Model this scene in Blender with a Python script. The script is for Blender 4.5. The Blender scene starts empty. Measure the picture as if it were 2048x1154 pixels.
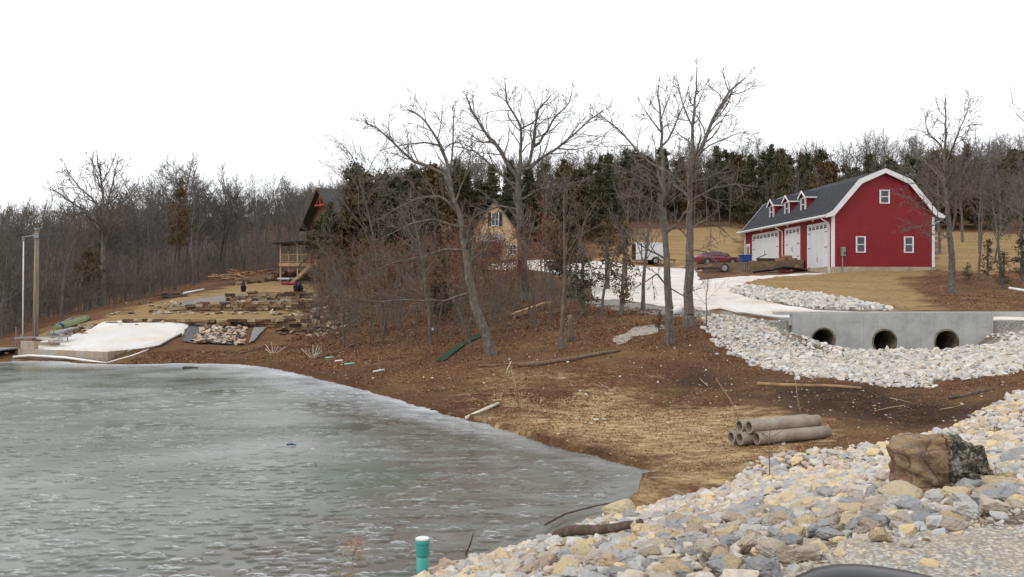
import bpy, bmesh, math, random
import numpy as np
from mathutils import Vector, Matrix, Quaternion

# ------------------------------------------------------------------ camera, sky, light, exposure
scene = bpy.context.scene
COL = scene.collection
F = 1774.0; HZ = 587.0; EYE = 3.2            # focal length in photo pixels, horizon row, eye height above the ice
cam = bpy.data.cameras.new("camera"); camo = bpy.data.objects.new("camera", cam); COL.objects.link(camo)
cam.sensor_width = 36; cam.lens = 36 * F / 2048; cam.shift_y = (HZ - 577.0) / 2048
cam.clip_start = 0.05; cam.clip_end = 3000
camo.location = (0, 0, EYE); camo.rotation_euler = (math.radians(90), 0, 0)
scene.camera = camo
SUN_EL, SUN_AZ = math.radians(42), math.radians(235)     # high behind an even overcast
world = bpy.data.worlds.new("World"); scene.world = world; world.use_nodes = True
nt = world.node_tree; nt.nodes.clear()
wo = nt.nodes.new("ShaderNodeOutputWorld"); bg = nt.nodes.new("ShaderNodeBackground")
sky = nt.nodes.new("ShaderNodeTexSky"); sky.sky_type = 'NISHITA'; sky.sun_disc = False
sky.sun_elevation = SUN_EL; sky.sun_rotation = SUN_AZ; sky.air_density = 1.0; sky.dust_density = 6.0; sky.ozone_density = 1
hs = nt.nodes.new("ShaderNodeHueSaturation"); hs.inputs['Saturation'].default_value = 0.12
mixw = nt.nodes.new("ShaderNodeMix"); mixw.data_type = 'RGBA'; mixw.inputs[0].default_value = 0.80
mixw.inputs[7].default_value = (14.2, 14.5, 15.0, 1)       # the overcast deck itself
nt.links.new(sky.outputs[0], hs.inputs['Color']); nt.links.new(hs.outputs[0], mixw.inputs[6])
nt.links.new(mixw.outputs[2], bg.inputs[0]); bg.inputs[1].default_value = 0.10
nt.links.new(bg.outputs[0], wo.inputs[0])
sl = bpy.data.lights.new("sun", 'SUN'); sl.energy = 0.9; sl.angle = math.radians(25); sl.color = (1, .97, .93)
so = bpy.data.objects.new("sun", sl); COL.objects.link(so)
so.rotation_euler = (math.radians(90) - SUN_EL, 0, math.radians(180) - SUN_AZ)
scene.view_settings.view_transform = 'Standard'; scene.view_settings.look = 'None'
scene.view_settings.exposure = 0.0; scene.view_settings.gamma = 1.0
scene.render.engine = 'CYCLES'
scene.cycles.max_bounces = 5; scene.cycles.diffuse_bounces = 3; scene.cycles.glossy_bounces = 2
scene.cycles.transparent_max_bounces = 6; scene.cycles.use_denoising = True

# ------------------------------------------------------------------ helpers
R = math.radians
rng = np.random.default_rng(7); random.seed(7)

def P(u, v, D):
    """World point seen at photo pixel (u, v) at depth D."""
    return Vector(((u - 1024) / F * D, D, EYE - (v - HZ) / F * D))

def tag(o, label=None, cat=None, group=None, kind=None):
    if label: o['label'] = label
    if cat: o['category'] = cat
    if group: o['group'] = group
    if kind: o['kind'] = kind
    return o

def empty(name, loc=(0, 0, 0), rz=0.0, label=None, cat=None, group=None):
    o = bpy.data.objects.new(name, None); COL.objects.link(o)
    o.empty_display_size = .2; o.location = loc; o.rotation_euler = (0, 0, rz)
    return tag(o, label, cat, group)

class MB:
    def __init__(s): s.v = []; s.f = []; s.m = []; s.mi = 0
    def add(s, vs, fs):
        b = len(s.v); s.v += [tuple(p) for p in vs]
        for f in fs: s.f.append(tuple(b + i for i in f)); s.m.append(s.mi)
        return s
    def box(s, x0, x1, y0, y1, z0, z1, M=None):
        vs = [Vector(p) for p in ((x0,y0,z0),(x1,y0,z0),(x1,y1,z0),(x0,y1,z0),(x0,y0,z1),(x1,y0,z1),(x1,y1,z1),(x0,y1,z1))]
        if M is not None: vs = [M @ p for p in vs]
        return s.add(vs, [(0,3,2,1),(4,5,6,7),(0,1,5,4),(1,2,6,5),(2,3,7,6),(3,0,4,7)])
    def beam(s, a, b, w, h, up=(0,0,1)):
        """rectangular bar from a to b"""
        a = Vector(a); b = Vector(b); d = (b - a); L = d.length; d.normalize(); up = Vector(up)
        if abs(d.dot(up)) > .98: up = Vector((0,1,0))
        r = d.cross(up).normalized(); n = r.cross(d)
        M = Matrix((( r.x,d.x,n.x,a.x),(r.y,d.y,n.y,a.y),(r.z,d.z,n.z,a.z),(0,0,0,1)))
        return s.box(-w/2, w/2, 0, L, -h/2, h/2, M)
    def tube(s, pts, rad, n=8, caps=True):
        pts = [Vector(p) for p in pts]
        if not hasattr(rad, '__len__'): rad = [rad] * len(pts)
        b = len(s.v); k = len(pts)
        t = (pts[1] - pts[0]).normalized()
        ref = Vector((0,0,1)) if abs(t.z) < .9 else Vector((1,0,0))
        r = t.cross(ref).normalized()
        for i in range(k):
            t = (pts[min(i+1,k-1)] - pts[max(i-1,0)]).normalized()
            r = (r - t * r.dot(t)).normalized(); q = t.cross(r)
            for j in range(n):
                a = 2*math.pi*j/n
                s.v.append(tuple(pts[i] + (r*math.cos(a) + q*math.sin(a)) * rad[i]))
        for i in range(k-1):
            for j in range(n):
                j2 = (j+1) % n
                s.f.append((b+i*n+j, b+i*n+j2, b+(i+1)*n+j2, b+(i+1)*n+j)); s.m.append(s.mi)
        if caps:
            s.f.append(tuple(b+j for j in range(n))[::-1]); s.m.append(s.mi)
            s.f.append(tuple(b+(k-1)*n+j for j in range(n))); s.m.append(s.mi)
        return s
    def prism(s, poly, axis, c0, c1, M=None):
        """poly: list of 2D points; axis 'y' -> (x,z) polygon pushed along y; 'x' -> (y,z); 'z' -> (x,y)"""
        def mk(p, c):
            q = {'y': (p[0], c, p[1]), 'x': (c, p[0], p[1]), 'z': (p[0], p[1], c)}[axis]
            return (M @ Vector(q)) if M is not None else Vector(q)
        n = len(poly)
        vs = [mk(p, c0) for p in poly] + [mk(p, c1) for p in poly]
        fs = [tuple(range(n)), tuple(range(n, 2*n))[::-1]] + [(i, n+i, n+(i+1) % n, (i+1) % n) for i in range(n)]
        return s.add(vs, fs)
    def build(s, name, mats, parent=None, smooth=False, loc=None, bevel=0, **kw):
        me = bpy.data.meshes.new(name); me.from_pydata(s.v, [], s.f)
        for m in (mats if isinstance(mats, (list, tuple)) else [mats]): me.materials.append(m)
        if any(s.m): me.polygons.foreach_set('material_index', s.m)
        bm = bmesh.new(); bm.from_mesh(me); bmesh.ops.recalc_face_normals(bm, faces=bm.faces); bm.to_mesh(me); bm.free()
        if smooth: me.polygons.foreach_set('use_smooth', [True]*len(me.polygons))
        me.update()
        o = bpy.data.objects.new(name, me); COL.objects.link(o)
        if parent: o.parent = parent
        if loc is not None: o.location = loc
        if bevel:
            b = o.modifiers.new('bevel', 'BEVEL'); b.width = bevel; b.segments = 2; b.limit_method = 'ANGLE'
        return tag(o, **kw)

def np_mesh(name, V, Fc, mats, attrs=None, smooth=False):
    """fast mesh from numpy: V (n,3), Fc (m,k)"""
    me = bpy.data.meshes.new(name); V = np.asarray(V, np.float32); Fc = np.asarray(Fc, np.int32)
    m, k = Fc.shape
    me.vertices.add(len(V)); me.vertices.foreach_set('co', V.ravel())
    me.loops.add(m*k); me.loops.foreach_set('vertex_index', Fc.ravel())
    me.polygons.add(m); me.polygons.foreach_set('loop_start', np.arange(0, m*k, k, dtype=np.int32))
    me.update(calc_edges=True)
    me.polygons.foreach_set('use_smooth', np.full(m, smooth))
    for mt in (mats if isinstance(mats, (list, tuple)) else [mats]): me.materials.append(mt)
    for nm, arr in (attrs or {}).items():
        arr = np.asarray(arr, np.float32)
        if arr.ndim == 1: me.attributes.new(nm, 'FLOAT', 'POINT').data.foreach_set('value', arr)
        else: me.attributes.new(nm, 'FLOAT_COLOR', 'POINT').data.foreach_set('color', arr.ravel())
    return me

def obj(name, me, parent=None, loc=None, rot=None, scale=None, **kw):
    o = bpy.data.objects.new(name, me); COL.objects.link(o)
    if parent: o.parent = parent
    if loc is not None: o.location = loc
    if rot is not None: o.rotation_euler = rot
    if scale is not None: o.scale = scale if hasattr(scale, '__len__') else (scale,)*3
    return tag(o, **kw)

# ------------------------------------------------------------------ materials
class NT:
    def __init__(s, name, rough=.8, spec=.3, metal=0.0):
        s.m = bpy.data.materials.new(name); s.m.use_nodes = True; s.t = s.m.node_tree
        s.b = s.t.nodes['Principled BSDF']; s.b.inputs['Roughness'].default_value = rough
        s.b.inputs['Specular IOR Level'].default_value = spec; s.b.inputs['Metallic'].default_value = metal
    def n(s, t, **kw):
        x = s.t.nodes.new('ShaderNode' + t)
        for k, v in kw.items(): setattr(x, k, v)
        return x
    def l(s, a, b): s.t.links.new(a, b)
    def pos(s, obj=False, sc=(1,1,1), rot=(0,0,0)):
        o = s.n('TexCoord').outputs['Object'] if obj else s.n('NewGeometry').outputs['Position']
        if sc == (1,1,1) and rot == (0,0,0): return o
        mp = s.n('Mapping'); mp.inputs['Scale'].default_value = sc; mp.inputs['Rotation'].default_value = rot
        s.l(o, mp.inputs['Vector']); return mp.outputs[0]
    def noise(s, vec, scale, detail=4, rough=.55, out=0, dist=0):
        x = s.n('TexNoise'); x.inputs['Scale'].default_value = scale; x.inputs['Detail'].default_value = detail
        x.inputs['Roughness'].default_value = rough; x.inputs['Distortion'].default_value = dist
        s.l(vec, x.inputs['Vector']); return x.outputs[out]
    def vor(s, vec, scale, feature='F1', out='Distance', rnd=1):
        x = s.n('TexVoronoi'); x.feature = feature; x.inputs['Scale'].default_value = scale
        x.inputs['Randomness'].default_value = rnd
        s.l(vec, x.inputs['Vector']); return x.outputs[out]
    def ramp(s, fac, stops, interp='LINEAR'):
        x = s.n('ValToRGB'); cr = x.color_ramp; cr.interpolation = interp
        while len(cr.elements) < len(stops): cr.elements.new(.5)
        for e, (p, c) in zip(cr.elements, stops):
            e.position = p; e.color = (*c, 1) if hasattr(c, '__len__') else (c, c, c, 1)
        s.l(fac, x.inputs[0]); return x.outputs[0]
    def mix(s, fac, a, b, mode='MIX'):
        x = s.n('Mix'); x.data_type = 'RGBA'; x.blend_type = mode
        for sock, val in ((x.inputs[0], fac), (x.inputs[6], a), (x.inputs[7], b)):
            if isinstance(val, (int, float)): sock.default_value = val
            elif isinstance(val, tuple): sock.default_value = (*val, 1)
            else: s.l(val, sock)
        return x.outputs[2]
    def math(s, op, a, b=0.0, clamp=False):
        x = s.n('Math'); x.operation = op; x.use_clamp = clamp
        for sock, val in ((x.inputs[0], a), (x.inputs[1], b)):
            if isinstance(val, (int, float)): sock.default_value = val
            else: s.l(val, sock)
        return x.outputs[0]
    def attr(s, name, out='Fac'):
        x = s.n('Attribute'); x.attribute_name = name; return x.outputs[out]
    def rand(s): return s.n('ObjectInfo').outputs['Random']
    def col(s, c):
        if isinstance(c, tuple): s.b.inputs['Base Color'].default_value = (*c, 1)
        else: s.l(c, s.b.inputs['Base Color'])
        return s
    def rough(s, r): s.l(r, s.b.inputs['Roughness']); return s
    def bump(s, h, strength=.5, dist=.05):
        x = s.n('Bump'); x.inputs['Strength'].default_value = strength; x.inputs['Distance'].default_value = dist
        s.l(h, x.inputs['Height']); s.l(x.outputs[0], s.b.inputs['Normal']); return s

def plain(name, c, rough=.7, var=.15, scale=3.0, spec=.3, metal=0.0, bump=0.0, obj=True):
    m = NT(name, rough, spec, metal); p = m.pos(obj)
    n = m.noise(p, scale, 6, .65)
    lo = tuple(x*(1-var*1.6) for x in c); hi = tuple(min(1, x*(1+var)) for x in c)
    m.col(m.ramp(n, [(.3, lo), (.7, hi)]))
    if bump: m.bump(m.noise(p, scale*6, 4), bump, .03)
    return m.m

# ------------------------------------------------------------------ terrain: height of the ground at any world x, y
CT = []   # (u, v, D)
def ct(u, *vd):
    for v, D in vd: CT.append((u, v, D))
ct(-900, (719,45),(700,52),(670,75),(640,100),(560,180),(500,260),(455,380),(470,500))
ct(-300, (719,45),(700,52),(672,70),(640,100),(560,180),(500,260),(455,380),(470,500))
ct(0, (722,42),(700,47),(690,52),(668,66),(640,100),(550,180),(500,260),(462,380),(475,500))
ct(100, (718,43),(690,46),(676,50),(655,58),(640,66),(630,100),(560,170),(500,260),(460,380),(475,500))
ct(200, (716,42),(700,43),(668,49),(650,54),(636,60),(618,70),(612,100),(565,160),(505,260),(458,380),(470,500))
ct(300, (712,42.5),(690,45),(665,50),(648,55),(632,61),(612,67),(596,76),(590,95),(560,150),(505,260),(455,380),(470,500))
ct(420, (716,42.5),(700,44.5),(672,49),(655,54),(632,61),(612,66),(590,74),(572,88),(562,105),(545,140),(500,260),(450,380))
ct(520, (715,40),(700,43),(680,48),(655,55),(635,61),(608,66),(590,73),(572,85),(550,105),(540,125),(500,240),(440,380),(430,500))
ct(620, (725,37),(700,42.5),(680,47),(660,53),(636,60),(608,66),(588,75),(570,90),(540,112),(515,140),(470,240),(425,380),(425,500))
ct(750, (750,32),(720,36),(690,41),(650,48),(610,60),(578,80),(570,92),(540,115),(500,140),(440,200),(418,290),(420,500))
ct(900, (800,25.5),(760,29.5),(720,35),(680,41),(640,49),(590,63),(555,82),(530,98),(500,120),(430,180),(395,270),(408,350),(420,500))
ct(1050, (840,21.5),(800,24.5),(760,28),(735,30.5),(700,34.5),(660,41),(620,49),(580,62),(540,84),(522,98),(490,118),(430,170),(388,255),(400,340),(420,500))
ct(1200, (880,18.6),(840,21.5),(800,24.5),(760,27.5),(720,31),(690,34),(650,39.5),(620,46),(597,54),(560,70),(532,88),(520,95),(495,108),(460,130),(425,170),(384,250),(395,330),(415,500))
ct(1340, (930,16.6),(880,19),(840,21.5),(790,25),(740,29),(700,32.5),(685,34),(650,38),(625,42.5),(600,50),(570,65),(545,82),(533,93),(500,108),(470,125),(452,142),(420,180),(380,255),(392,330),(412,500))
ct(1500, (925,15.2),(890,17.5),(850,20),(800,23.5),(770,26),(730,29.5),(690,33.5),(660,36.5),(635,40),(615,44),(600,48),(575,58),(560,68),(550,78),(535,95),(490,112),(452,140),(415,180),(376,250),(388,330),(410,500))
ct(1620, (890,17),(840,20),(790,23.5),(750,27),(725,31),(625,42),(615,48),(590,58),(565,68),(552,76))
ct(1700, (880,17.2),(830,20.5),(780,24),(745,28),(722,32),(628,42),(606,52),(585,61),(560,70),(545,78),(520,96),(470,130),(420,180),(374,250),(386,330),(410,500))
ct(1850, (850,19),(800,22),(770,24.5),(740,28),(718,32),(630,43),(608,52),(585,61),(562,70),(542,78),(510,98),(472,120),(420,170),(372,250),(384,330),(410,500))
ct(1950, (850,17.5),(800,20.5),(760,24),(730,27.5),(712,31),(634,43),(600,54),(575,63),(548,74),(535,85),(478,116),(430,160),(370,250),(382,330),(410,500))
ct(2048, (812,18),(770,22),(740,25),(706,30),(680,35),(650,39.5),(634,44),(605,53),(580,62),(558,74),(535,88),(478,116),(430,160),(370,250),(382,330),(410,500))
ct(2400, (812,18),(770,22),(740,25),(700,30),(670,35),(648,39.5),(630,45),(600,55),(575,66),(550,80),(520,95),(470,120),(425,170),(370,250),(382,330),(410,500))
ct(3300, (812,18),(740,25),(670,35),(620,50),(575,68),(520,95),(470,120),(425,170),(370,250),(382,330),(410,500))
_c = np.array(CT, float)
def _ab(x, y):
    y = np.maximum(y, 8.0)
    return x / y * 2.2, np.log(y)
_ca, _cb = _ab((_c[:,0]-1024)/F*_c[:,2], _c[:,2]); _cv = _c[:,1]
def _phi(r2): return np.sqrt(r2 + 0.0009)
_A = _phi((_ca[:,None]-_ca[None])**2 + (_cb[:,None]-_cb[None])**2)
_n = len(_cv); _Pm = np.stack([np.ones(_n), _ca, _cb], 1)
_K = np.zeros((_n+3, _n+3)); _K[:_n,:_n] = _A - np.eye(_n)*0.004; _K[:_n,_n:] = _Pm; _K[_n:,:_n] = _Pm.T
_W = np.linalg.solve(_K, np.concatenate([_cv, np.zeros(3)]))
def tps(x, y):
    a, b = _ab(x, y); out = np.empty(a.size)
    af, bf = a.ravel(), b.ravel()
    for i in range(0, af.size, 40000):
        s = slice(i, i+40000)
        ph = _phi((af[s,None]-_ca)**2 + (bf[s,None]-_cb)**2)
        out[s] = ph @ _W[:_n] + _W[_n] + af[s]*_W[_n+1] + bf[s]*_W[_n+2]
    return EYE - (out.reshape(a.shape) - HZ) / F * y

def seg_dist(px, py, poly, closed=True):
    d = np.full(px.shape, 1e9); n = len(poly)
    for i in range(n if closed else n-1):
        (ax, ay), (bx, by) = poly[i], poly[(i+1) % n]
        dx, dy = bx-ax, by-ay; L = dx*dx+dy*dy+1e-12
        t = np.clip(((px-ax)*dx+(py-ay)*dy)/L, 0, 1)
        d = np.minimum(d, np.hypot(px-ax-t*dx, py-ay-t*dy))
    return d
def inside(px, py, poly):
    r = np.zeros(px.shape, bool); n = len(poly)
    for i in range(n):
        (ax, ay), (bx, by) = poly[i], poly[(i+1) % n]
        c = ((ay > py) != (by > py)) & (px < (bx-ax)*(py-ay)/(by-ay+1e-12)+ax); r ^= c
    return r
def sdist(px, py, poly):
    px = np.asarray(px, float); py = np.asarray(py, float)
    d = seg_dist(px, py, poly); return np.where(inside(px, py, poly), d, -d)

def smooth_noise(x, y, s, seed=0):
    """cheap value noise, -1..1"""
    x = np.asarray(x)/s + seed*17.3; y = np.asarray(y)/s + seed*9.1
    xi = np.floor(x); yi = np.floor(y); fx = x-xi; fy = y-yi
    fx = fx*fx*(3-2*fx); fy = fy*fy*(3-2*fy)
    def h(a, b): 
        t = np.sin(a*127.1+b*311.7+seed*74.7)*43758.5453; return (t-np.floor(t))*2-1
    return (h(xi,yi)*(1-fx)+h(xi+1,yi)*fx)*(1-fy) + (h(xi,yi+1)*(1-fx)+h(xi+1,yi+1)*fx)*fy

def ice_pt(u, v):
    D = F*EYE/(v-HZ); return ((u-1024)/F*D, D)
_sh = [(-250,723),(0,724),(60,722),(110,722),(165,727),(250,729),(350,727),(430,727),(480,728),(520,732),(560,739),(600,748),(640,757),(680,768),(730,780),(780,795),
       (830,809),(870,822),(910,832),(950,842),(1000,855),(1060,875),(1110,893),(1180,908),(1240,925),(1290,937),(1320,943),(1305,958),(1290,975),(1275,1000),(1200,1045)]
POND = [ice_pt(*p) for p in _sh] + [(0.1, 10.95), (-1.2, 9.4), (-2.3, 7.75), (-8, 3.2), (-14, -1.4), (-30, -10), (-70, 0), (-70, 42)]
NRM = (-.615, .789)
CULV = [(8.5,2.2),(10.5,2.1),(12,1.34),(12.9,.72),(13.8,.58),(19.3,.56),(20.55,1.5),(22,1.95),(24,2.1),(60,2.2)]
SANDW = [(-23.95, 43.75), (-18.95, 41.42), (-18.3, 43.2), (-18.4, 45.1), (-20, 48), (-26.5, 50), (-25.5, 45)]
def height(x, y, fine=True):
    x = np.asarray(x, float); y = np.asarray(y, float)
    z = np.minimum(tps(x, y), .06 + .17*np.maximum(y-13.2, 0))
    # culvert channel in front of the headwall, road bed behind it
    ch = np.interp(x, [c[0] for c in CULV], [c[1] for c in CULV])
    w = np.clip((y-33.5)/3.5, 0, 1)*(y < 38.15)*(x > 8.5)*(x < 26)
    z = np.where(w > 0, z*(1-w) + np.minimum(z, ch)*w, z)
    rb = np.clip((x-10.2)/1.5, 0, 1)*(y >= 38.15)*np.clip((48-y)/4, 0, 1)
    z = z*(1-rb) + rb*(2.02 + np.clip((15-x)/6, 0, 1)*.08)
    # barn yard: level bench for the barn
    # dam the photographer stands on
    s = x*NRM[0] + y*NRM[1]
    s = s + .25*smooth_noise(x, y, 3.1, 3)
    s = s + 1.35*np.clip((1.2-x)/4, 0, 1)
    dam = np.where(s < 2.6, 1.86, 1.86-.27*(s-2.6))
    z = np.where((y < 45) & (s < 12), np.maximum(z, dam), z)
    z = np.where(s < 4.0, dam, z)
    # pond
    d = sdist(x, y, POND) + .10*smooth_noise(x, y, .5, 5) + .06*smooth_noise(x, y, .17, 6)
    out = np.maximum(z, np.minimum(.015 + .05*np.maximum(-d, 0), .25))
    z = np.where(d > 0, -np.minimum(.5, .10*d+.01), np.where((s < 7.8) | (y < 13), np.maximum(z, .02), out))
    z = np.where(inside(x, y, SANDW) & (z < .44), .44, z)
    if fine:
        k = np.clip((-d)/1.0, 0, 1)*np.clip(y/60, .15, 1)
        z = z + k*(.05*smooth_noise(x, y, 1.3, 1) + .10*smooth_noise(x, y, 4.3, 2))
    return z

def hits(uv, fine=True, dmax=420):
    uv = np.asarray(uv, float)
    D = np.exp(np.arange(math.log(3.0), math.log(dmax), .006))
    X = (uv[:,0,None]-1024)/F*D; Y = np.broadcast_to(D, X.shape); Zr = EYE-(uv[:,1,None]-HZ)/F*D
    Z = height(X, Y, fine); Z = np.maximum(Z, 0)
    below = Z >= Zr; k = np.where(below.any(1), below.argmax(1), len(D)-1)
    res = []
    for i, kk in enumerate(k):
        if kk > 0 and below[i].any():
            a = Zr[i,kk-1]-Z[i,kk-1]; b = Z[i,kk]-Zr[i,kk]; t = a/(a+b+1e-9); d = D[kk-1]+(D[kk]-D[kk-1])*t
        else: d = D[kk]
        res.append(P(uv[i,0], uv[i,1], d))
    return res
def hit(u, v): return hits([(u, v)])[0]
def gz(x, y): return float(max(height(np.array([x]), np.array([y]))[0], -1))
def onground(u, D, dz=0.0):
    x = (u-1024)/F*D; return Vector((x, D, gz(x, D)+dz))
def poly_uv(uv): return [(p.x, p.y) for p in hits(uv, False)]
# ------------------------------------------------------------------ ground zones (polygons on the ground itself)
drive_low = [(1585,638),(1500,628),(1414,622),(1332,613),(1226,600),(1187,594),(1177,567),(1150,550),(1068,540),(975,538)]
drive_up = [(972,529),(1065,521),(1193,521),(1252,529),(1367,537),(1392,541),(1400,561),(1515,551),(1565,550),(1612,546),(1658,546),
            (1565,553),(1500,563),(1473,570),(1463,578),(1470,590),(1515,601),(1573,613),(1600,616)]
Z_DRIVE = poly_uv(drive_low) + poly_uv(drive_up) + [(16, 46.5), (30, 46), (60, 44), (60, 39.5), (23.5, 39.0), (12.2, 38.6)]
Z_SAND = [(-23.9, 43.8), (-18.98, 41.45)] + poly_uv([(300,694),(345,680),(368,662),(385,645),(300,643),(200,646),(165,668),(120,676),(72,688)])
Z_PATH = poly_uv([(1222,688),(1240,665),(1275,652),(1320,648),(1345,650),(1322,658),(1285,668),(1262,682),(1240,690)])
CR_W = [(0.2, 2.0), (.9, 4.0), (1.75, 4.75), (3.0, 5.25), (4.4, 6.0), (8.3, 7.2), (14, 11.3), (30, 24)]
Z_ROAD = CR_W + [(45, 20), (12, -4), (0, -3)]
Z_WING = [(20.4, 38.8), (28, 40.2), (28, 35), (20.4, 34.5)]
Z_TIP = [(1.2, 11.5), (2.2, 16.6), (3.2, 16.2), (6.5, 15.6), (5, 13.5)]
Z_LAWN1 = poly_uv([(60,676),(120,655),(200,640),(260,622),(330,600),(420,585),(480,566),(560,558),(640,560),(660,572),(600,582),(470,588),(430,590),(350,604),(330,615),(560,618),(620,628),(600,640),(330,643),(180,648),(110,668)])
Z_GRAV1 = poly_uv([(370,600),(450,588),(640,590),(640,606),(480,606),(350,612)])
Z_LAWN2 = poly_uv([(1190,520),(1230,505),(1255,470),(1275,458),(1480,452),(1480,520),(1500,528),(1400,528),(1392,540),(1252,527)])
Z_LAWN3 = poly_uv([(1565,553),(1658,544),(1870,541),(1985,548),(2048,535),(2200,520),(2200,470),(2048,470),(1870,462),(1870,541),(1820,556),(1800,565),(1850,595),(1890,621),(1777,621),(1700,600),(1560,580),(1473,570),(1500,563)])
Z_STRAWSHORE = poly_uv([(930,800),(1010,780),(1090,800),(1200,790),(1300,820),(1450,830),(1600,850),(1700,880),(1720,905),(1500,930),(1330,960),(1320,940),(1180,905),(1060,872)])
Z_MUD = poly_uv([(1520,760),(1600,768),(1750,775),(1850,790),(1960,800),(1850,860),(1740,850),(1600,820),(1500,790)])
Z_MUD2 = poly_uv([(1300,745),(1420,740),(1480,760),(1450,790),(1330,775)])
Z_CGRAV = poly_uv([(1440,622),(1585,640),(1585,676),(1621,696),(1685,704),(1938,702),(1985,655),(2100,645),(2100,690),(1900,720),(1650,715),(1530,690),(1420,650)])
Z_EDGE = poly_uv([(1177,600),(1226,601),(1332,615),(1440,626),(1430,645),(1330,630),(1230,618),(1165,608)])
RIP1 = poly_uv([(1425,632),(1480,636),(1530,650),(1565,675),(1621,699),(1685,706),(1800,709),(1938,706),(1990,694),(2048,676),(2200,665),(2200,730),(2048,738),(2020,748),(1874,764),(1868,778),(1795,776),(1700,762),(1621,756),(1558,743),(1510,731),(1470,708),(1432,686),(1414,658)])
RIP1b = [(12.6, 37.95), (20.6, 37.95), (21.5, 34.5), (20, 32), (13, 32), (11.5, 35)]
RIP2 = poly_uv([(1465,576),(1490,571),(1560,579),(1640,588),(1720,602),(1780,620),(1640,620),(1573,612),(1515,601),(1472,590)])
Z_TAN = poly_uv([(1240,735),(1160,760),(1010,770),(930,800),(1000,745),(1100,745)])
BARN_O = P(1665, 543, 78); BARN_O.z = 5.14; BARN_RZ = math.atan(.094)

def zone(px, py, poly, feather, amp=.5, s=1.2, seed=0):
    d = sdist(px, py, poly)
    d = d + amp*smooth_noise(px, py, s, seed+11) + amp*.5*smooth_noise(px, py, s*.35, seed+12)
    return np.clip(d/feather*.5+.5, 0, 1)

us = np.concatenate([np.arange(-1800, -60, 30), np.arange(-60, 2110, 4.0), np.arange(2110, 4200, 30)])
Ds = np.exp(np.arange(math.log(2.0), math.log(560), .0075))
ia = np.searchsorted(Ds, 38.15); Ds = np.concatenate([Ds[:ia], [38.12, 38.18], Ds[ia:]])
GX = (us[None]-1024)/F*Ds[:,None]; GY = np.broadcast_to(Ds[:,None], GX.shape)
GZ = height(GX, GY)
nr, nc = GX.shape
V = np.stack([GX, GY, GZ], -1).reshape(-1, 3)
idx = np.arange(nr*nc).reshape(nr, nc)
Q = np.stack([idx[:-1,:-1], idx[:-1,1:], idx[1:,1:], idx[1:,:-1]], -1).reshape(-1, 4)
cen = V[Q].mean(1)
# leave the mouth of the culvert open: the step of the ground is inside the headwall there
kill = (cen[:,1] > 38.10) & (cen[:,1] < 38.19) & (cen[:,0] > 12.3) & (cen[:,0] < 20.3)
gx, gy = V[:,0].copy(), V[:,1].copy()
straw = np.maximum.reduce([zone(gx, gy, Z_LAWN1, 1.2, .9, 2, 1), zone(gx, gy, Z_LAWN2, 1.5, 1.2, 3, 2), zone(gx, gy, Z_LAWN3, 1.2, .9, 2.5, 3)])
sst = zone(gx, gy, Z_STRAWSHORE, 1.6, 1.3, 2.2, 4)*1.0
sst = np.maximum(sst, zone(gx, gy, Z_TIP, 1.2, .8, 1.2, 14)*.62)
tan = np.maximum(sst, zone(gx, gy, Z_TAN, 1.5, 1.2, 2.0, 9)*.55)
sc_ = gx*NRM[0] + gy*NRM[1]
grav = np.maximum.reduce([zone(gx, gy, Z_GRAV1, 1, .7, 1.5, 5), zone(gx, gy, Z_CGRAV, .8, .4, 1, 6), zone(gx, gy, RIP1b, .8, .2, 1, 6), zone(gx, gy, Z_WING, .8, .2, 1, 6), zone(gx, gy, RIP1, .8, .2, 1, 6)*.55, zone(gx, gy, Z_EDGE, .6, .4, 1, 7),
                          np.clip((8.9-sc_)*1.5, 0, 1)*.55, zone(gx, gy, RIP2, 1, .3, 1, 8)])
mud = np.maximum(zone(gx, gy, Z_MUD, 1.8, 1.0, 1.6, 10), zone(gx, gy, Z_MUD2, 1.5, 1.0, 1.6, 13)*.8)
shore = np.clip(1-(-sdist(gx, gy, POND))/1.6, 0, 1)
mud = np.maximum(mud, shore*.40)
ug = gx/gy*F+1024
mud = np.maximum(mud, np.clip((gy-100)/20, 0, 1)*np.clip((1150-ug)/100, 0, 1)*.62)
mud = np.maximum(mud, np.clip((gy-140)/15, 0, 1)*.62)
wood = np.clip((gy-100)/60, 0, 1)
zones = np.stack([straw, tan, grav, mud], -1)

g = NT("ground_soil", .95, .1)
p = g.pos()
big = g.noise(p, .35, 5, .6); mid = g.noise(p, 2.2, 6, .7); fin = g.noise(p, 14, 4, .7)
leafc = g.ramp(mid, [(.25, (.045,.021,.011)), (.45, (.115,.047,.022)), (.6, (.19,.080,.037)), (.78, (.25,.14,.07))])
cellc = g.vor(p, 16, out='Color')
leafc = g.mix(.45, leafc, g.ramp(cellc, [(.1, (.035,.018,.012)), (.45, (.105,.046,.022)), (.75, (.19,.090,.045)), (.95, (.36,.25,.16))]), 'MIX')
leafc = g.mix(g.ramp(big, [(.40, 0.0), (.62, .65)]), leafc, (.20,.125,.055))
leafc = g.mix(g.ramp(g.noise(p, .22, 3), [(.42, .45), (.6, 0.0)]), leafc, (.075,.04,.024))
strawc = g.ramp(g.noise(g.pos(sc=(1,2.4,1)), 1.6, 7, .72), [(.28, (.19,.125,.055)), (.5, (.335,.225,.105)), (.72, (.44,.315,.165))])
strawc = g.mix(g.ramp(g.noise(g.pos(sc=(.18,1,1)), .55, 5, .6), [(.48, 0.0), (.64, .6)]), strawc, (.22,.145,.062))
strawc = g.mix(g.ramp(fin, [(.35, .55), (.6, 0.0)]), strawc, (.165,.10,.045))
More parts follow.
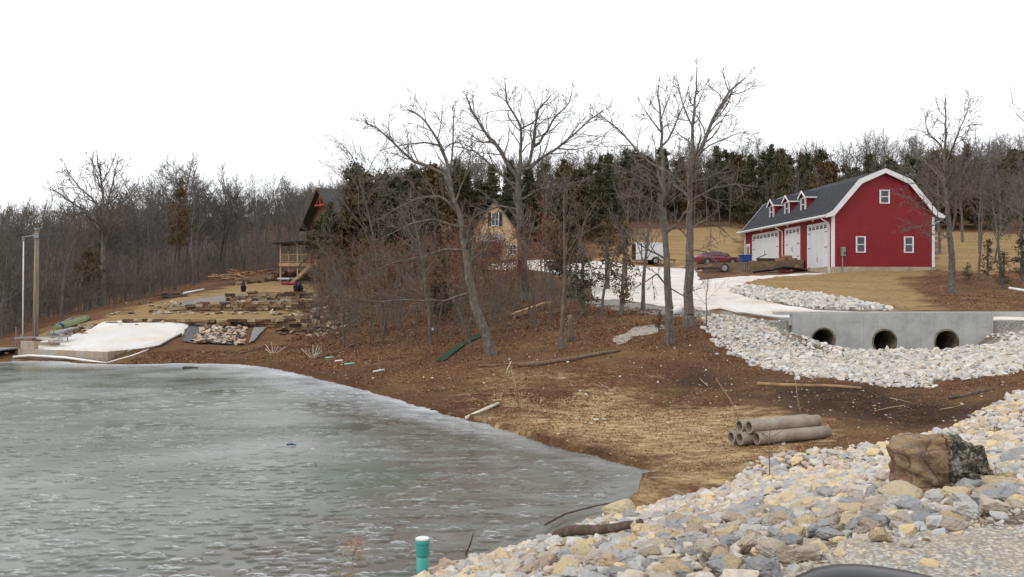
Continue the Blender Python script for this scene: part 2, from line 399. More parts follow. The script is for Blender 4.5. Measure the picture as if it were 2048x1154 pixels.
tanc = g.ramp(g.noise(g.pos(sc=(1,1.8,1)), 2.4, 8, .75), [(.25, (.10,.055,.026)), (.42, (.24,.15,.07)), (.58, (.46,.33,.18)), (.78, (.66,.54,.37))])
gv = g.vor(p, 26, out='Color'); gvd = g.vor(p, 26)
gravc = g.ramp(gv, [(.05, (.20,.19,.18)), (.4, (.36,.345,.32)), (.7, (.47,.45,.41)), (.95, (.60,.52,.38))])
gravc = g.mix(g.ramp(gvd, [(.25, 0.0), (.6, .75)]), gravc, (.10,.09,.075))
mudc = g.ramp(mid, [(.3, (.020,.013,.009)), (.55, (.05,.030,.019)), (.8, (.12,.075,.045))])
at = g.n('Attribute'); at.attribute_name = 'zones'
sp = g.n('SeparateColor'); g.l(at.outputs['Color'], sp.inputs[0])
def zf(sock, k=.8):
    return g.math('ADD', g.math('MULTIPLY', g.math('SUBTRACT', sock, .5), 2.2), g.math('ADD', g.math('MULTIPLY', g.math('SUBTRACT', mid, .5), k*2.4), .5), True)
c = g.mix(zf(at.outputs['Alpha'], 1.3), leafc, mudc)
c = g.mix(zf(sp.outputs[1], 1.6), c, tanc)
c = g.mix(zf(sp.outputs[0], .5), c, strawc)
c = g.mix(zf(sp.outputs[2], .4), c, gravc)
g.col(c)
hgt = g.math('ADD', g.math('MULTIPLY', fin, .6), g.math('MULTIPLY', g.noise(p, 45, 3, .7), .5))
hgt = g.math('ADD', hgt, g.math('MULTIPLY', mid, 1.2))
g.bump(hgt, .9, .06)
gm = np_mesh("ground", V, Q[~kill], g.m, {'zones': zones}, True)
obj("ground", gm, kind='structure')

def sheet(name, poly, dz, mat, amp=.25, s=1.0, seed=20, attrs=None):
    d = sdist(V[:,0], V[:,1], poly)
    d = d + amp*smooth_noise(V[:,0], V[:,1], s, seed) + amp*.4*smooth_noise(V[:,0], V[:,1], s*.3, seed+1)
    keep = (d[Q] > 0).sum(1) >= 2; keep &= ~kill
    q = Q[keep]; used = np.unique(q); mp = -np.ones(len(V), int); mp[used] = np.arange(len(used))
    vv = V[used].copy()
    vv[:,2] += dz*np.clip(d[used]/.25, -1.0, 1)
    me = np_mesh(name, vv, mp[q], mat, attrs, True)
    return obj(name, me, kind='structure')

cm = NT("drive_concrete", .85, .25); p = cm.pos()
cc = cm.ramp(cm.noise(p, .5, 6, .65), [(.3, (.46,.41,.36)), (.5, (.60,.565,.52)), (.7, (.68,.665,.64))])
cc = cm.mix(cm.ramp(cm.noise(cm.pos(sc=(.35,2,1)), .7, 5, .6), [(.5, 0.0), (.66, .55)]), cc, (.52,.37,.25))
cc = cm.mix(cm.ramp(cm.noise(p, 5, 6, .75), [(.55, 0.0), (.8, .3)]), cc, (.30,.25,.20))
cm.col(cc).bump(cm.noise(p, 12, 5, .7), .3, .03)
sheet("driveway", Z_DRIVE, .045, cm.m, .12, 1.0, 20)
sm = NT("sand_white", .9, .2); p = sm.pos()
sc2 = sm.ramp(sm.noise(p, .45, 4, .6), [(.40, (.84,.82,.79)), (.62, (.80,.74,.66)), (.78, (.76,.66,.55))])
sc2 = sm.mix(sm.ramp(sm.noise(p, 9, 6, .7), [(.62, 0.0), (.75, .35)]), sc2, (.50,.42,.34))
sm.col(sc2).bump(sm.math('ADD', sm.noise(p, 1.6, 6, .7), sm.noise(p, 9, 4, .7)), .9, .18)
o = sheet("sand_beach", Z_SAND, .10, sm.m, .12, 1.0, 22)
pm = NT("path_gravel", .95, .2); p = pm.pos()
pm.col(pm.ramp(pm.noise(p, 3, 8, .8), [(.3, (.20,.16,.12)), (.55, (.36,.32,.27)), (.75, (.46,.43,.38))])).bump(pm.noise(p, 18, 4), .6, .05)
sheet("path", Z_PATH, .02, pm.m, .25, 1.0, 24)

rm = NT("road_gravel", .95, .2); p = rm.pos()
gc_ = rm.ramp(rm.vor(p, 42, out='Color'), [(.05, (.24,.225,.205)), (.4, (.38,.37,.35)), (.7, (.50,.47,.42)), (.95, (.60,.55,.44))])
gc_ = rm.mix(rm.ramp(rm.vor(p, 42), [(.3, 0.0), (.65, .7)]), gc_, (.17,.15,.125))
gc_ = rm.mix(rm.ramp(rm.noise(p, 2.2, 5, .65), [(.45, 0.0), (.7, .55)]), gc_, (.36,.29,.20))
rm.col(gc_).bump(rm.vor(p, 42), .6, -.015)
sheet("gravel_road", Z_ROAD, .012, rm.m, .12, .7, 26)
# ------------------------------------------------------------------ the frozen pond
ux = np.concatenate([np.arange(-2600, -100, 60), np.arange(-100, 1360, 2.5), np.arange(1360, 1500, 5.0), np.arange(1500, 2600, 60)])
dd = np.concatenate([np.exp(np.arange(math.log(7.0), math.log(9.3), .004)), np.exp(np.arange(math.log(9.3), math.log(24), .0017)), np.exp(np.arange(math.log(24), math.log(30), .003))]); dd = np.concatenate([np.exp(np.arange(math.log(2.0), math.log(7.0), .01)), dd, np.exp(np.arange(math.log(30), math.log(52), .006))])
IX = (ux[None]-1024)/F*dd[:,None]; IY = np.broadcast_to(dd[:,None], IX.shape)
sd = sdist(IX, IY, POND)
# blisters of refrozen snow on the surface
rnd = np.random.default_rng(3)
IZ = np.zeros_like(IX)
nb = 1900
bxs = []
while len(bxs) < nb:
    D0 = math.exp(rnd.uniform(math.log(8.5), math.log(30))); u0 = rnd.uniform(-60, 1350)
    x0 = (u0-1024)/F*D0
    if sdist(np.array([x0]), np.array([D0]), POND)[0] < .5: continue
    bxs.append((x0, D0))
bump_glint = np.zeros_like(IX); bump_shade = np.zeros_like(IX)
for (x0, y0) in bxs:
    for sub in range(rnd.integers(1, 4)):
        cx = x0 + rnd.normal(0, .09); cy = y0 + rnd.normal(0, .03)
        rx = rnd.uniform(.045, .12); ry = rnd.uniform(.03, .065); h = rnd.uniform(.010, .024)
        r0, r1 = np.searchsorted(dd, cy-ry*2), np.searchsorted(dd, cy+ry*2)
        if r1 <= r0: continue
        ul, uh = (cx-rx*2)/cy*F+1024, (cx+rx*2)/cy*F+1024
        c0, c1 = np.searchsorted(ux, ul), np.searchsorted(ux, uh)
        if c1 <= c0: continue
        e = ((IX[r0:r1,c0:c1]-cx)/rx)**2 + ((IY[r0:r1,c0:c1]-cy)/ry)**2
        b = np.clip(1-e/2.2, 0, 1)
        IZ[r0:r1,c0:c1] = np.maximum(IZ[r0:r1,c0:c1], h*np.sqrt(b))
        # highlight painted on the far rim of each blister, shadow on the near rim
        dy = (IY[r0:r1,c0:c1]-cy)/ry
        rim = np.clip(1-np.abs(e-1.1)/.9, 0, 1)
        bump_glint[r0:r1,c0:c1] = np.maximum(bump_glint[r0:r1,c0:c1], rim*np.clip(dy*1.5, 0, 1))
        bump_shade[r0:r1,c0:c1] = np.maximum(bump_shade[r0:r1,c0:c1], rim*np.clip(-dy*1.5, 0, 1))
VI = np.stack([IX, IY, IZ], -1).reshape(-1, 3)
n1, n2 = IX.shape; idi = np.arange(n1*n2).reshape(n1, n2)
QI = np.stack([idi[:-1,:-1], idi[:-1,1:], idi[1:,1:], idi[1:,:-1]], -1).reshape(-1, 4)
keep = (sd.reshape(-1)[QI] > -1.3).all(1); QI = QI[keep]
edge = np.clip(1-sd/1.15 + .25*smooth_noise(IX, IY, .6, 31) + .15*smooth_noise(IX, IY, .2, 32), 0, 1)
im = NT("pond_ice", .3, .30); p = im.pos()
b1 = im.noise(im.pos(sc=(.8,1.3,1)), .17, 4, .5, dist=.4)
ic = im.ramp(b1, [(.32, (.045,.057,.036)), (.45, (.080,.094,.068)), (.57, (.135,.147,.122)), (.70, (.25,.260,.238))])
ic = im.mix(im.attr('thin'), ic, (.040,.062,.030))  # dark green tree reflections mixed into the ice colour
b2 = im.noise(im.pos(sc=(.35,1.5,1)), .8, 5, .6)
ic = im.mix(im.ramp(b2, [(.45, 0.0), (.75, .28)]), ic, (.29,.305,.31))
near = im.attr('shoreline')
silt = im.math('MULTIPLY', im.ramp(near, [(.0, 0.0), (.25, .95), (.80, .95), (.97, .55)]), im.ramp(im.noise(im.pos(sc=(.40,1.3,1)), 1.5, 8, .75), [(.38, 0.0), (.54, 1.0)]))
ic = im.mix(silt, ic, (.070,.048,.030))
eg = im.attr('edge')
ic = im.mix(im.math('MULTIPLY', im.ramp(eg, [(.0, 0.0), (.45, .6), (.8, .8)]), im.ramp(im.noise(im.pos(sc=(.6,1.3,1)), 2.2, 6, .7), [(.3, .3), (.6, 1.0)])), ic, (.42,.44,.455))
rimf = im.math('MULTIPLY', im.ramp(eg, [(.68, 0.0), (.92, 1.0)]), im.ramp(im.noise(p, 6, 8, .8), [(.36, .1), (.55, 1.0)]))
ic = im.mix(rimf, ic, (.52,.55,.58))
ic = im.mix(im.ramp(im.attr('crust'), [(.25, 0.0), (.8, .85)]), ic, (.46,.475,.475))  # bright arc painted as the glint of each blister
ic = im.mix(im.ramp(im.attr('crust_shade'), [(.25, 0.0), (.9, .75)]), ic, (.055,.060,.050))  # dark arc painted as the shadow side of each blister
leaf = im.ramp(im.vor(p, 4.5), [(.05, 1.0), (.07, 0.0)])
ic = im.mix(im.math('MULTIPLY', leaf, .75), ic, (.10,.065,.035))
im.col(ic)
im.rough(im.ramp(im.noise(p, .5, 5, .6), [(.35, .16), (.65, .36)]))
im.bump(im.math('ADD', im.noise(im.pos(sc=(1,1.6,1)), 3.2, 5, .6), im.math('MULTIPLY', im.noise(p, 22, 4, .7), .2)), .10, .04)
thin = np.zeros_like(IX)  # mask of painted tree reflections, the ice itself is no thinner here
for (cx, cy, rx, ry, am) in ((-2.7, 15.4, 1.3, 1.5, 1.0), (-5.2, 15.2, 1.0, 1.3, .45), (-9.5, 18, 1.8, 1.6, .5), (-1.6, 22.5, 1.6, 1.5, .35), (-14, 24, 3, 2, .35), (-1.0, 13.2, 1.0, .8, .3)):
    thin = np.maximum(thin, am*np.exp(-((IX-cx+.3*smooth_noise(IX, IY, .9, 51))/rx)**2-((IY-cy+.3*smooth_noise(IX, IY, 1.1, 52))/ry)**2))  # strength of the painted tree reflections
damside = np.clip((IX*NRM[0]+IY*NRM[1]-9.3)/1.2, 0, 1)*np.clip((1.6-IX)/3.0, .30, 1)
edge = np.clip(1-sd/np.interp(IX, [-25, -12, -5, 0, 3], [1.8, 3.2, 2.4, 1.0, .7]) + .12*smooth_noise(IX, IY, .9, 31) + .08*smooth_noise(IX, IY, .25, 32), 0, 1)*damside
shoreline = np.clip(1-sd/4.5, 0, 1)
# the sheltered cove at the right end holds most of the silt
cove = np.clip((IX+7)/7, .04, 1)
shoreline = np.maximum(shoreline, np.clip(1.15-np.hypot((IX-2.3)/4.2, (IY-15.2)/3.2), 0, .8))
ime = np_mesh("pond_ice", VI, QI, im.m, {'edge': edge.ravel(), 'crust': bump_glint.ravel(), 'shoreline': (shoreline*cove).ravel(), 'thin': thin.ravel(), 'crust_shade': bump_shade.ravel()}, True)  # crust: painted blister glint, thin: painted tree reflections
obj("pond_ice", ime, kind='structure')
# ------------------------------------------------------------------ paints and materials of built things
def siding(name, c, pitch, axis_z=True, var=.12):
    m = NT(name, .55, .3); p = m.pos(True)
    sep = m.n('SeparateXYZ'); m.l(p, sep.inputs[0])
    fr = m.math('FRACT', m.math('MULTIPLY', sep.outputs[2], 1/pitch))
    n = m.noise(p, .7, 5, .6); n2 = m.noise(m.pos(True, (1,1,6)), 2.5, 4, .6)
    base = m.ramp(n, [(.3, tuple(x*(1-var) for x in c)), (.7, tuple(min(1, x*(1+var)) for x in c))])
    base = m.mix(m.ramp(n2, [(.35, .25), (.6, 0.0)]), base, tuple(x*.7 for x in c))
    m.col(base); m.bump(m.ramp(fr, [(0, 0.0), (.12, .9), (1, 1.0)]), .5, .02); return m.m
RED = siding("red_siding", (.205,.010,.014), .15)
WHITE = plain("white_trim", (.66,.65,.65), .5, .06, 2)
DOORW = plain("white_door_paint", (.58,.585,.60), .45, .05, 1.2, bump=.05)
GLASSD = plain("window_glass", (.035,.042,.05), .12, .3, .6, spec=.6)
GREYM = plain("grey_metal", (.22,.23,.235), .4, .15, 4, metal=.3)
BLACKM = plain("black_metal", (.012,.012,.013), .45, .2, 5)
DARKW = plain("dark_wood", (.07,.045,.03), .85, .4, 3)
LIGHTW = plain("light_wood", (.46,.31,.17), .8, .25, 3, bump=.2)
CEDARW = plain("cedar_wood", (.33,.17,.085), .75, .25, 2.5, bump=.2)
sh = NT("roof_shingles", .92, .15); p = sh.pos(True)
bk = sh.n('TexBrick'); bk.inputs['Scale'].default_value = 1.0; bk.inputs['Brick Width'].default_value = .33; bk.inputs['Row Height'].default_value = .16
bk.inputs['Mortar Size'].default_value = .012; bk.inputs['Color1'].default_value = (.030,.031,.035,1); bk.inputs['Color2'].default_value = (.060,.062,.068,1); bk.inputs['Mortar'].default_value = (.015,.015,.017,1)
mp = sh.n('Mapping'); mp.inputs['Rotation'].default_value = (0, R(90), R(90)); sh.l(p, mp.inputs[0]); sh.l(mp.outputs[0], bk.inputs[0])
sc3 = sh.mix(.5, bk.outputs[0], sh.ramp(sh.noise(p, 8, 6, .8), [(.3, (.025,.026,.030)), (.7, (.072,.074,.082))]))
sh.col(sc3).bump(sh.noise(p, 20, 4, .7), .4, .02)
SHINGLE = sh.m
co = NT("poured_concrete", .85, .25); p = co.pos(True)
cc = co.ramp(co.noise(p, 1.1, 7, .7), [(.3, (.26,.262,.255)), (.5, (.355,.355,.345)), (.72, (.44,.44,.425))])
cc = co.mix(co.ramp(co.noise(co.pos(True, (3.2, 1, .35)), 1.6, 5, .7), [(.58, 0.0), (.75, .5)]), cc, (.20,.20,.195))
sx = co.n('SeparateXYZ'); co.l(p, sx.inputs[0])
seam = co.ramp(co.math('FRACT', co.math('MULTIPLY', sx.outputs[0], 1.64)), [(0, 1.0), (.014, 1.0), (.028, 0.0)])
cc = co.mix(co.math('MULTIPLY', seam, .45), cc, (.14,.14,.135))
seamz = co.ramp(co.math('FRACT', co.math('MULTIPLY', sx.outputs[2], 1.02)), [(0, 1.0), (.012, 0.0)])
cc = co.mix(co.math('MULTIPLY', seamz, .25), cc, (.18,.18,.175))
co.col(cc).bump(co.noise(p, 14, 5, .7), .2, .02)
CONC = co.m
cp = NT("pipe_concrete", .9, .2); p = cp.pos(True)
cc = cp.ramp(cp.noise(p, 3, 7, .7), [(.3, (.19,.155,.115)), (.55, (.29,.25,.195)), (.75, (.37,.33,.265))])
cc = cp.mix(cp.ramp(cp.noise(cp.pos(True,(1,4,4)), 3, 5, .7), [(.55, 0.0), (.72, .5)]), cc, (.13,.10,.07))
cp.col(cc).bump(cp.noise(p, 25, 4, .7), .4, .01)
PIPEC = cp.m
st = NT("terrace_stone", .9, .2); p = st.pos(True)
tv = st.attr('tint')
cc = st.ramp(tv, [(.0, (.060,.042,.030)), (.35, (.16,.098,.052)), (.65, (.27,.175,.095)), (.9, (.38,.29,.19))])
cc = st.mix(st.ramp(st.noise(p, 3.5, 6, .75), [(.45, 0.0), (.7, .55)]), cc, (.060,.042,.032))
st.col(cc).bump(st.noise(p, 9, 5, .7), .6, .05)
STONE = st.m

# ------------------------------------------------------------------ red gambrel barn garage
B = empty("barn", BARN_O, BARN_RZ, "red gambrel-roofed barn garage with three white overhead doors and three dormers", "barn")
GW, GL = 9.39, 21.6; EV = 5.0; KN = (2.4, 7.98); PK = (GW/2, 8.9)
def gam(off=0.0):
    return [(0, EV), KN, PK, (GW-KN[0], KN[1]), (GW, EV)]
m = MB(); m.prism([(0, .42), (0, EV)] + [KN, PK, (GW-KN[0], KN[1])] + [(GW, EV), (GW, .42)], 'y', 0, GL); m.build("wall", RED, B)
m = MB(); m.box(-.05, GW+.05, -.05, GL+.05, -.9, .42); m.build("foundation", plain("foundation_concrete", (.36,.30,.215), .9, .2, 1.5), B)
# roof skin with bell-cast eaves
prof = [(-.72, EV-.02), (-.12, EV+.30), (KN[0]-.12, KN[1]+.10), (PK[0], PK[1]+.16), (GW-KN[0]+.12, KN[1]+.10), (GW+.12, EV+.30), (GW+.72, EV-.02)]
inn = [(-.72, EV-.10), (-.02, EV+.14), (KN[0]-.03, KN[1]-.0), (PK[0], PK[1]+.03), (GW-KN[0]+.03, KN[1]-.0), (GW+.02, EV+.14), (GW+.72, EV-.10)]
m = MB()
for i in range(6): m.prism([prof[i], prof[i+1], inn[i+1], inn[i]], 'y', -.34, GL+.34)
m.build("roof", SHINGLE, B)
# rake boards
for y0, y1 in ((-.40, -.343), (GL+.343, GL+.40)):
    m = MB()
    lo = [(-.80, EV-.30), (-.0, EV-.13), (KN[0]+.12, KN[1]-.26), (PK[0], PK[1]-.22), (GW-KN[0]-.12, KN[1]-.26), (GW, EV-.13), (GW+.80, EV-.30)]
    hi = [(p[0]*1.0, p[1]+.03) for p in prof]
    for i in range(6): m.prism([hi[i], hi[i+1], lo[i+1], lo[i]], 'y', y0, y1)
    m.build("rake_board", WHITE, B)
m = MB()   # closed soffits and eave returns
for s, x0 in ((1, -.78), (-1, GW+.78)):
    xi = -.003 if s == 1 else GW+.003
    m.prism([(x0, EV-.28), (x0, EV-.05), (xi, EV+.18), (xi, EV-.12)], 'y', -.342, GL+.342)
m.build("soffit", WHITE, B)
for s, x0 in ((1, -.92), (-1, GW+.79)):
    m = MB(); m.prism([(x0, EV-.20), (x0, EV-.04), (x0+.13, EV-.04), (x0+.13, EV-.20)], 'y', -.40, GL+.40); m.build("gutter", WHITE, B, bevel=.02)
def downspout(x, y, side, z0=.15):
    m = MB(); w = .09
    pts = [(x+side*.78, y, EV-.2), (x+side*.75, y, EV-.38), (x+side*.12, y, EV-.72), (x+side*.09, y, EV-.95), (x+side*.09, y, z0)]
    m.tube(pts, .06, 8); m.tube([(x+side*.09, y, z0+.02), (x+side*.35, y-.02, z0-.08)], .06, 8)
    for zz in (1.4, 3.2): m.box(x+side*.09-.08, x+side*.09+.08, y-.075, y+.075, zz, zz+.05)
    m.build("downspout", WHITE, B)
downspout(0, .45, -1, -.25); downspout(0, 10.9, -1, 1.3); downspout(0, GL-.15, -1, 1.3); downspout(GW, .15, 1)
for (x0, x1, y0, y1) in ((-.035, .20, -.035, .001), (-.036, .001, -.034, .22), (GW-.20, GW+.035, -.035, .001), (GW-.001, GW+.036, -.034, .2), (-.036, .001, GL-.22, GL+.03)):
    m = MB(); m.box(x0, x1, y0, y1, .42, EV-.13); m.build("corner_board", WHITE, B)
def win(x, z0, z1, w, y=0.0):
    """double-hung window on the gable end"""
    fr = MB(); h = z1-z0; t = .09
    for a in ((x-w/2-t, x+w/2+t, z1, z1+t), (x-w/2-t, x+w/2+t, z0-t, z0), (x-w/2-t, x-w/2, z0, z1), (x+w/2, x+w/2+t, z0, z1)):
        fr.box(a[0], a[1], y-.06, y-.002, a[2], a[3])
    f = fr.build("window", WHITE, B)
    p_ = MB(); p_.box(x-w/2, x+w/2, y-.025, y-.003, z0, z1); p_.build("pane", GLASSD, f)
    s_ = MB(); zc = (z0+z1)/2; s_.box(x-w/2+.001, x+w/2-.001, y-.05, y-.026, zc-.035, zc+.035)
    for sx_ in (-1, 1): s_.box(x+sx_*(w/2-.02)-.02, x+sx_*(w/2-.02)+.02, y-.045, y-.026, z0+.001, z1-.001)
    s_.build("sash", WHITE, f)
win(2.58, 1.76, 3.02, .72); win(7.02, 1.76, 3.02, .72); win(4.78, 6.1, 7.14, .76)
ARCH = [(math.cos(a)*.5, math.sin(a)) for a in np.linspace(math.pi, 0, 9)]
def garage_door(y0, y1, z0, z1, n, nm="garage_door"):
    m = MB(); t = .14
    m.box(-.05, -.002, y0-t, y0, z0, z1+t); m.box(-.05, -.002, y1, y1+t, z0, z1+t); m.box(-.05, -.002, y0+.001, y1-.001, z1, z1+t)
    fr = m.build("door_frame", WHITE, B)
    m = MB(); nsec = max(4, round((z1-z0)/.55)); hh = (z1-z0)/nsec; npan = n
    for i in range(nsec): m.box(-.030, -.003, y0, y1, z0+i*hh+.006, z0+(i+1)*hh-.006)
    m.box(-.024, -.002, y0+.001, y1-.001, z0, z1-.001)
    pw = (y1-y0)/npan
    for i in range(nsec-1):
        for j in range(npan):
            m.box(-.036, -.031, y0+j*pw+.10, y0+(j+1)*pw-.10, z0+i*hh+.10, z0+(i+1)*hh-.10)
    d = m.build(nm, DOORW, B)
    zt = z0+(nsec-1)*hh + hh*.22
    for j in range(npan):
        g_ = MB(); yc = y0+(j+.5)*pw; w2 = pw*.64; hz = hh*.5
        g_.prism([(yc+a*w2, zt+.18+b*.14) for a, b in ARCH] + [(yc+w2/2, zt), (yc-w2/2, zt)], 'x', -.040, -.031)
        gg = g_.build("window", GLASSD, d)
        g_ = MB(); g_.box(-.046, -.041, yc-.015, yc+.015, zt, zt+.31); g_.box(-.046, -.041, yc-w2/2, yc+w2/2, zt+.15, zt+.175); g_.build("muntin", WHITE, gg)
    h_ = MB()
    yc = (y0+y1)/2
    h_.tube([(-.035, yc-.06, z0+.9), (-.10, yc-.06, z0+.95), (-.10, yc-.06, z0+1.25), (-.035, yc-.06, z0+1.3)], .022, 6)
    h_.build("handle", BLACKM, d)
    for zz in (z0+.35, z0+(z1-z0)*.5, z0+(z1-z0)*.82):
        for ys, ye in ((y0+.05, y0+.55), (y1-.05, y1-.55)):
            q = MB(); q.box(-.045, -.037, min(ys, ye), max(ys, ye), zz, zz+.07); q.build("hinge", BLACKM, d)
garage_door(.95, 5.0, .05, 4.32, 5)
garage_door(6.9, 10.3, 1.26, 4.38, 4)
garage_door(12.1, 19.2, 1.26, 4.36, 7)
# side entry door
m = MB()
for a in ((20.15, 20.25, 1.26, 3.4), (21.0, 21.1, 1.26, 3.4), (20.05, 21.2, 3.4, 3.55)): m.box(-.05, -.003, *a)
d = m.build("entry_door", WHITE, B); m = MB(); m.box(-.03, -.003, 20.25, 21.0, 1.26, 3.4); dd_ = m.build("door_leaf", DOORW, d)
m = MB(); m.box(-.04, -.031, 20.38, 20.86, 2.1, 3.25); m.build("door_glass", GLASSD, d)
for yy in (3.0, 8.8, 15.6):
    m = MB(); m.tube([(-.45, yy, EV-.16), (-.45, yy, EV-.25)], .05, 8); m.tube([(-.45, yy-.001, EV-.25), (-.45, yy, EV-.30), (-.45, yy, EV-.40)], [.04, .10, .05], 8); m.build("flood_light", WHITE, B)
m = MB(); m.box(.72, 1.12, -.22, -.003, 1.35, 2.15); e = m.build("electric_box", GREYM, B, bevel=.02)
m = MB(); m.tube([(1.02, -.27, 1.62), (1.02, -.22, 1.62)], .10, 12); m.build("meter", GLASSD, e)
m = MB(); m.tube([(.86, -.11, -.2), (.86, -.11, 1.35)], .06, 8); m.build("conduit", GREYM, e)
# dormers
for yc in (7.5, 11.4, 15.4):
    d = MB(); xf = .62; zb = 6.02; ze = 7.40; zp = 7.86; hw = .62
    d.prism([(yc-hw, zb-.5), (yc-hw, ze), (yc, zp), (yc+hw, ze), (yc+hw, zb-.5)], 'x', xf, 3.2)
    D = d.build("dormer", RED, B)
    r_ = MB()
    for s in (-1, 1):
        r_.prism([(yc, zp+.12), (yc+s*(hw+.22), ze-.07), (yc+s*(hw+.22), ze-.15), (yc, zp+.04)], 'x', xf-.20, 3.6)
    r_.build("dormer_roof", SHINGLE, D)
    t_ = MB()
    for s in (-1, 1):
        t_.prism([(yc, zp+.13), (yc+s*(hw+.25), ze-.09), (yc+s*(hw+.25), ze-.27), (yc+s*.002, zp-.09)], 'x', xf-.25, xf-.203)
        t_.box(xf-.2, 3.0, min(yc+s*(hw+.225), yc+s*(hw+.26)), max(yc+s*(hw+.225), yc+s*(hw+.26)), ze-.20, ze-.07)
        t_.box(xf-.03, xf-.002, min(yc+s*(hw-.1), yc+s*(hw+.03)), max(yc+s*(hw-.1), yc+s*(hw+.03)), zb-.38, ze-.1)
    t_.box(xf-.032, xf-.001, yc-hw+.1, yc+hw-.1, zb-.38, zb-.20)
    t_.build("trim", WHITE, D)
    w_ = MB(); w_.box(xf-.03, xf-.001, yc-.34, yc+.34, zb-.02, ze-.1); w = w_.build("window", WHITE, D)
    g_ = MB(); g_.box(xf-.037, xf-.031, yc-.25, yc+.25, zb+.08, zb+.58); g_.box(xf-.037, xf-.031, yc-.25, yc+.25, zb+.65, ze-.18); g_.build("pane", GLASSD, w)
# panels racked on the far roof slope
for (xa, za, xb, zb_) in ((5.2, 8.93, 6.75, 8.35), (7.35, 7.75, 8.6, 6.2)):
    m = MB(); n = Vector((zb_-za, 0, xa-xb)).normalized()*-1
    if n.z < 0: n = -n
    a = Vector((xa, 0, za))+n*.22; b = Vector((xb, 0, zb_))+n*.22
    m.prism([(a.x, a.z), (b.x, b.z), (b.x+n.x*.07, b.z+n.z*.07), (a.x+n.x*.07, a.z+n.z*.07)], 'y', 1.0, 16.0)
    for yy in np.arange(1.3, 16, 2.4): 
        for q in (a, b): m.tube([(q.x, yy, q.z), (q.x-n.x*.2, yy, q.z-n.z*.2)], .03, 5)
    m.build("solar_panel", GREYM, B)

BM = B.matrix_world if False else (Matrix.Translation(BARN_O) @ Matrix.Rotation(BARN_RZ, 4, 'Z'))
def bw(x, y, z=0): return BM @ Vector((x, y, z))

# raised pad with its block retaining wall
PADT = 1.20
padpoly = [(-.10, 5.9), (-5.4, 6.4), (-9.3, 9.4), (-9.6, 15), (-11, 24), (-.10, 24)]
def padz(x): return PADT - .035*(-x)
m = MB(); n = len(padpoly)
m.add([bw(x, y, padz(x)) for x, y in padpoly] + [bw(x, y, padz(x)-.15) for x, y in padpoly], [tuple(range(n))[::-1], tuple(range(n, 2*n))] + [(i, (i+1)%n, n+(i+1)%n, n+i) for i in range(n)])
m.build("parking_pad", plain("pad_gravel", (.42,.34,.24), .95, .25, .8, obj=False), kind='structure')
rb = NT("wall_block_brown", .92, .2); p = rb.pos(True)
tv = rb.attr('tint'); cc = rb.ramp(tv, [(0, (.12,.080,.050)), (.5, (.175,.12,.075)), (1, (.24,.17,.11))])
rb.col(rb.mix(.3, cc, rb.ramp(rb.noise(p, 4, 6, .7), [(.3, (.10,.065,.04)), (.7, (.26,.19,.13))]))).bump(rb.noise(p, 12, 4), .4, .03)
RBLK = rb.m
def block_run(name, pts, tops, bots, bl, bh, th, mat, label=None, cat=None, jit=.01, seed=1, irregular=0.0, parent=None, **kw):
    """a wall of coursed blocks along a polyline; tops/bots are heights at each point"""
    rn = random.Random(seed); m = MB(); tint = []
    tot = 0; L = [0]
    for a, b in zip(pts, pts[1:]): tot += math.hypot(b[0]-a[0], b[1]-a[1]); L.append(tot)
    def at(s):
        s = min(max(s, 0), tot)
        for i in range(len(pts)-1):
            if s <= L[i+1] + 1e-9:
                t = (s-L[i])/(L[i+1]-L[i]+1e-9); a, b = pts[i], pts[i+1]
                d = Vector((b[0]-a[0], b[1]-a[1])).normalized()
                return Vector((a[0]+(b[0]-a[0])*t, a[1]+(b[1]-a[1])*t)), d, tops[i]+(tops[i+1]-tops[i])*t, bots[i]+(bots[i+1]-bots[i])*t
    zmin, zmax = min(bots), max(tops)
    z = zmin; row = 0
    while z < zmax:
        hh = bh*(1+irregular*rn.uniform(-.45, .45)); s = -bl*.5*(row % 2)
        while s < tot:
            w = bl*(1+irregular*rn.uniform(-.6, .8)); a = max(s, 0); b = min(s+w, tot); s += w
            if b-a < .04: continue
            p0, d, tp, bt = at((a+b)/2)
            if z + hh*.5 > tp or z + hh < bt: continue
            nrm = Vector((-d.y, d.x)); o_ = rn.uniform(-jit, jit); g_ = .006 if not irregular else rn.uniform(.0, .03)
            tl = rn.uniform(-.06, .06)*irregular
            x0, x1 = -(b-a)/2+g_, (b-a)/2-g_
            M = Matrix.Translation((p0.x+nrm.x*o_, p0.y+nrm.y*o_, z)) @ Matrix.Rotation(math.atan2(d.y, d.x), 4, 'Z') @ Matrix.Rotation(tl, 4, 'Y')
            b0 = len(m.v)
            m.box(x0, x1, -th/2, th/2, .004, hh-.006, M)
            if irregular:
                for i in range(b0, len(m.v)):
                    v = m.v[i]; m.v[i] = (v[0]+rn.uniform(-.03, .03)*irregular*2, v[1]+rn.uniform(-.03, .03)*irregular*2, v[2]+rn.uniform(-.02, .02)*irregular*2)
            tint += [rn.random()]*(len(m.v)-b0)
        z += hh; row += 1
    o = m.build(name, mat, parent, **kw)
    at_ = o.data.attributes.new('tint', 'FLOAT', 'POINT'); at_.data.foreach_set('value', tint)
    if label: tag(o, label, cat)
    return o
rp = [(-.12, 5.85), (-2.7, 6.08), (-5.45, 6.34), (-7.4, 7.85), (-9.36, 9.36), (-9.66, 12)]
wpts = [bw(*q) for q in rp]
block_run("retaining_wall", [(w.x, w.y) for w in wpts], [w.z+padz(q[0])+.06 for w, q in zip(wpts, rp)], [min(gz(w.x, w.y), w.z+.6)-.15 for w in wpts], .32, .12, .28, RBLK,
          "brown block retaining wall below the raised pad beside the barn doors", "wall", jit=.01, seed=4)
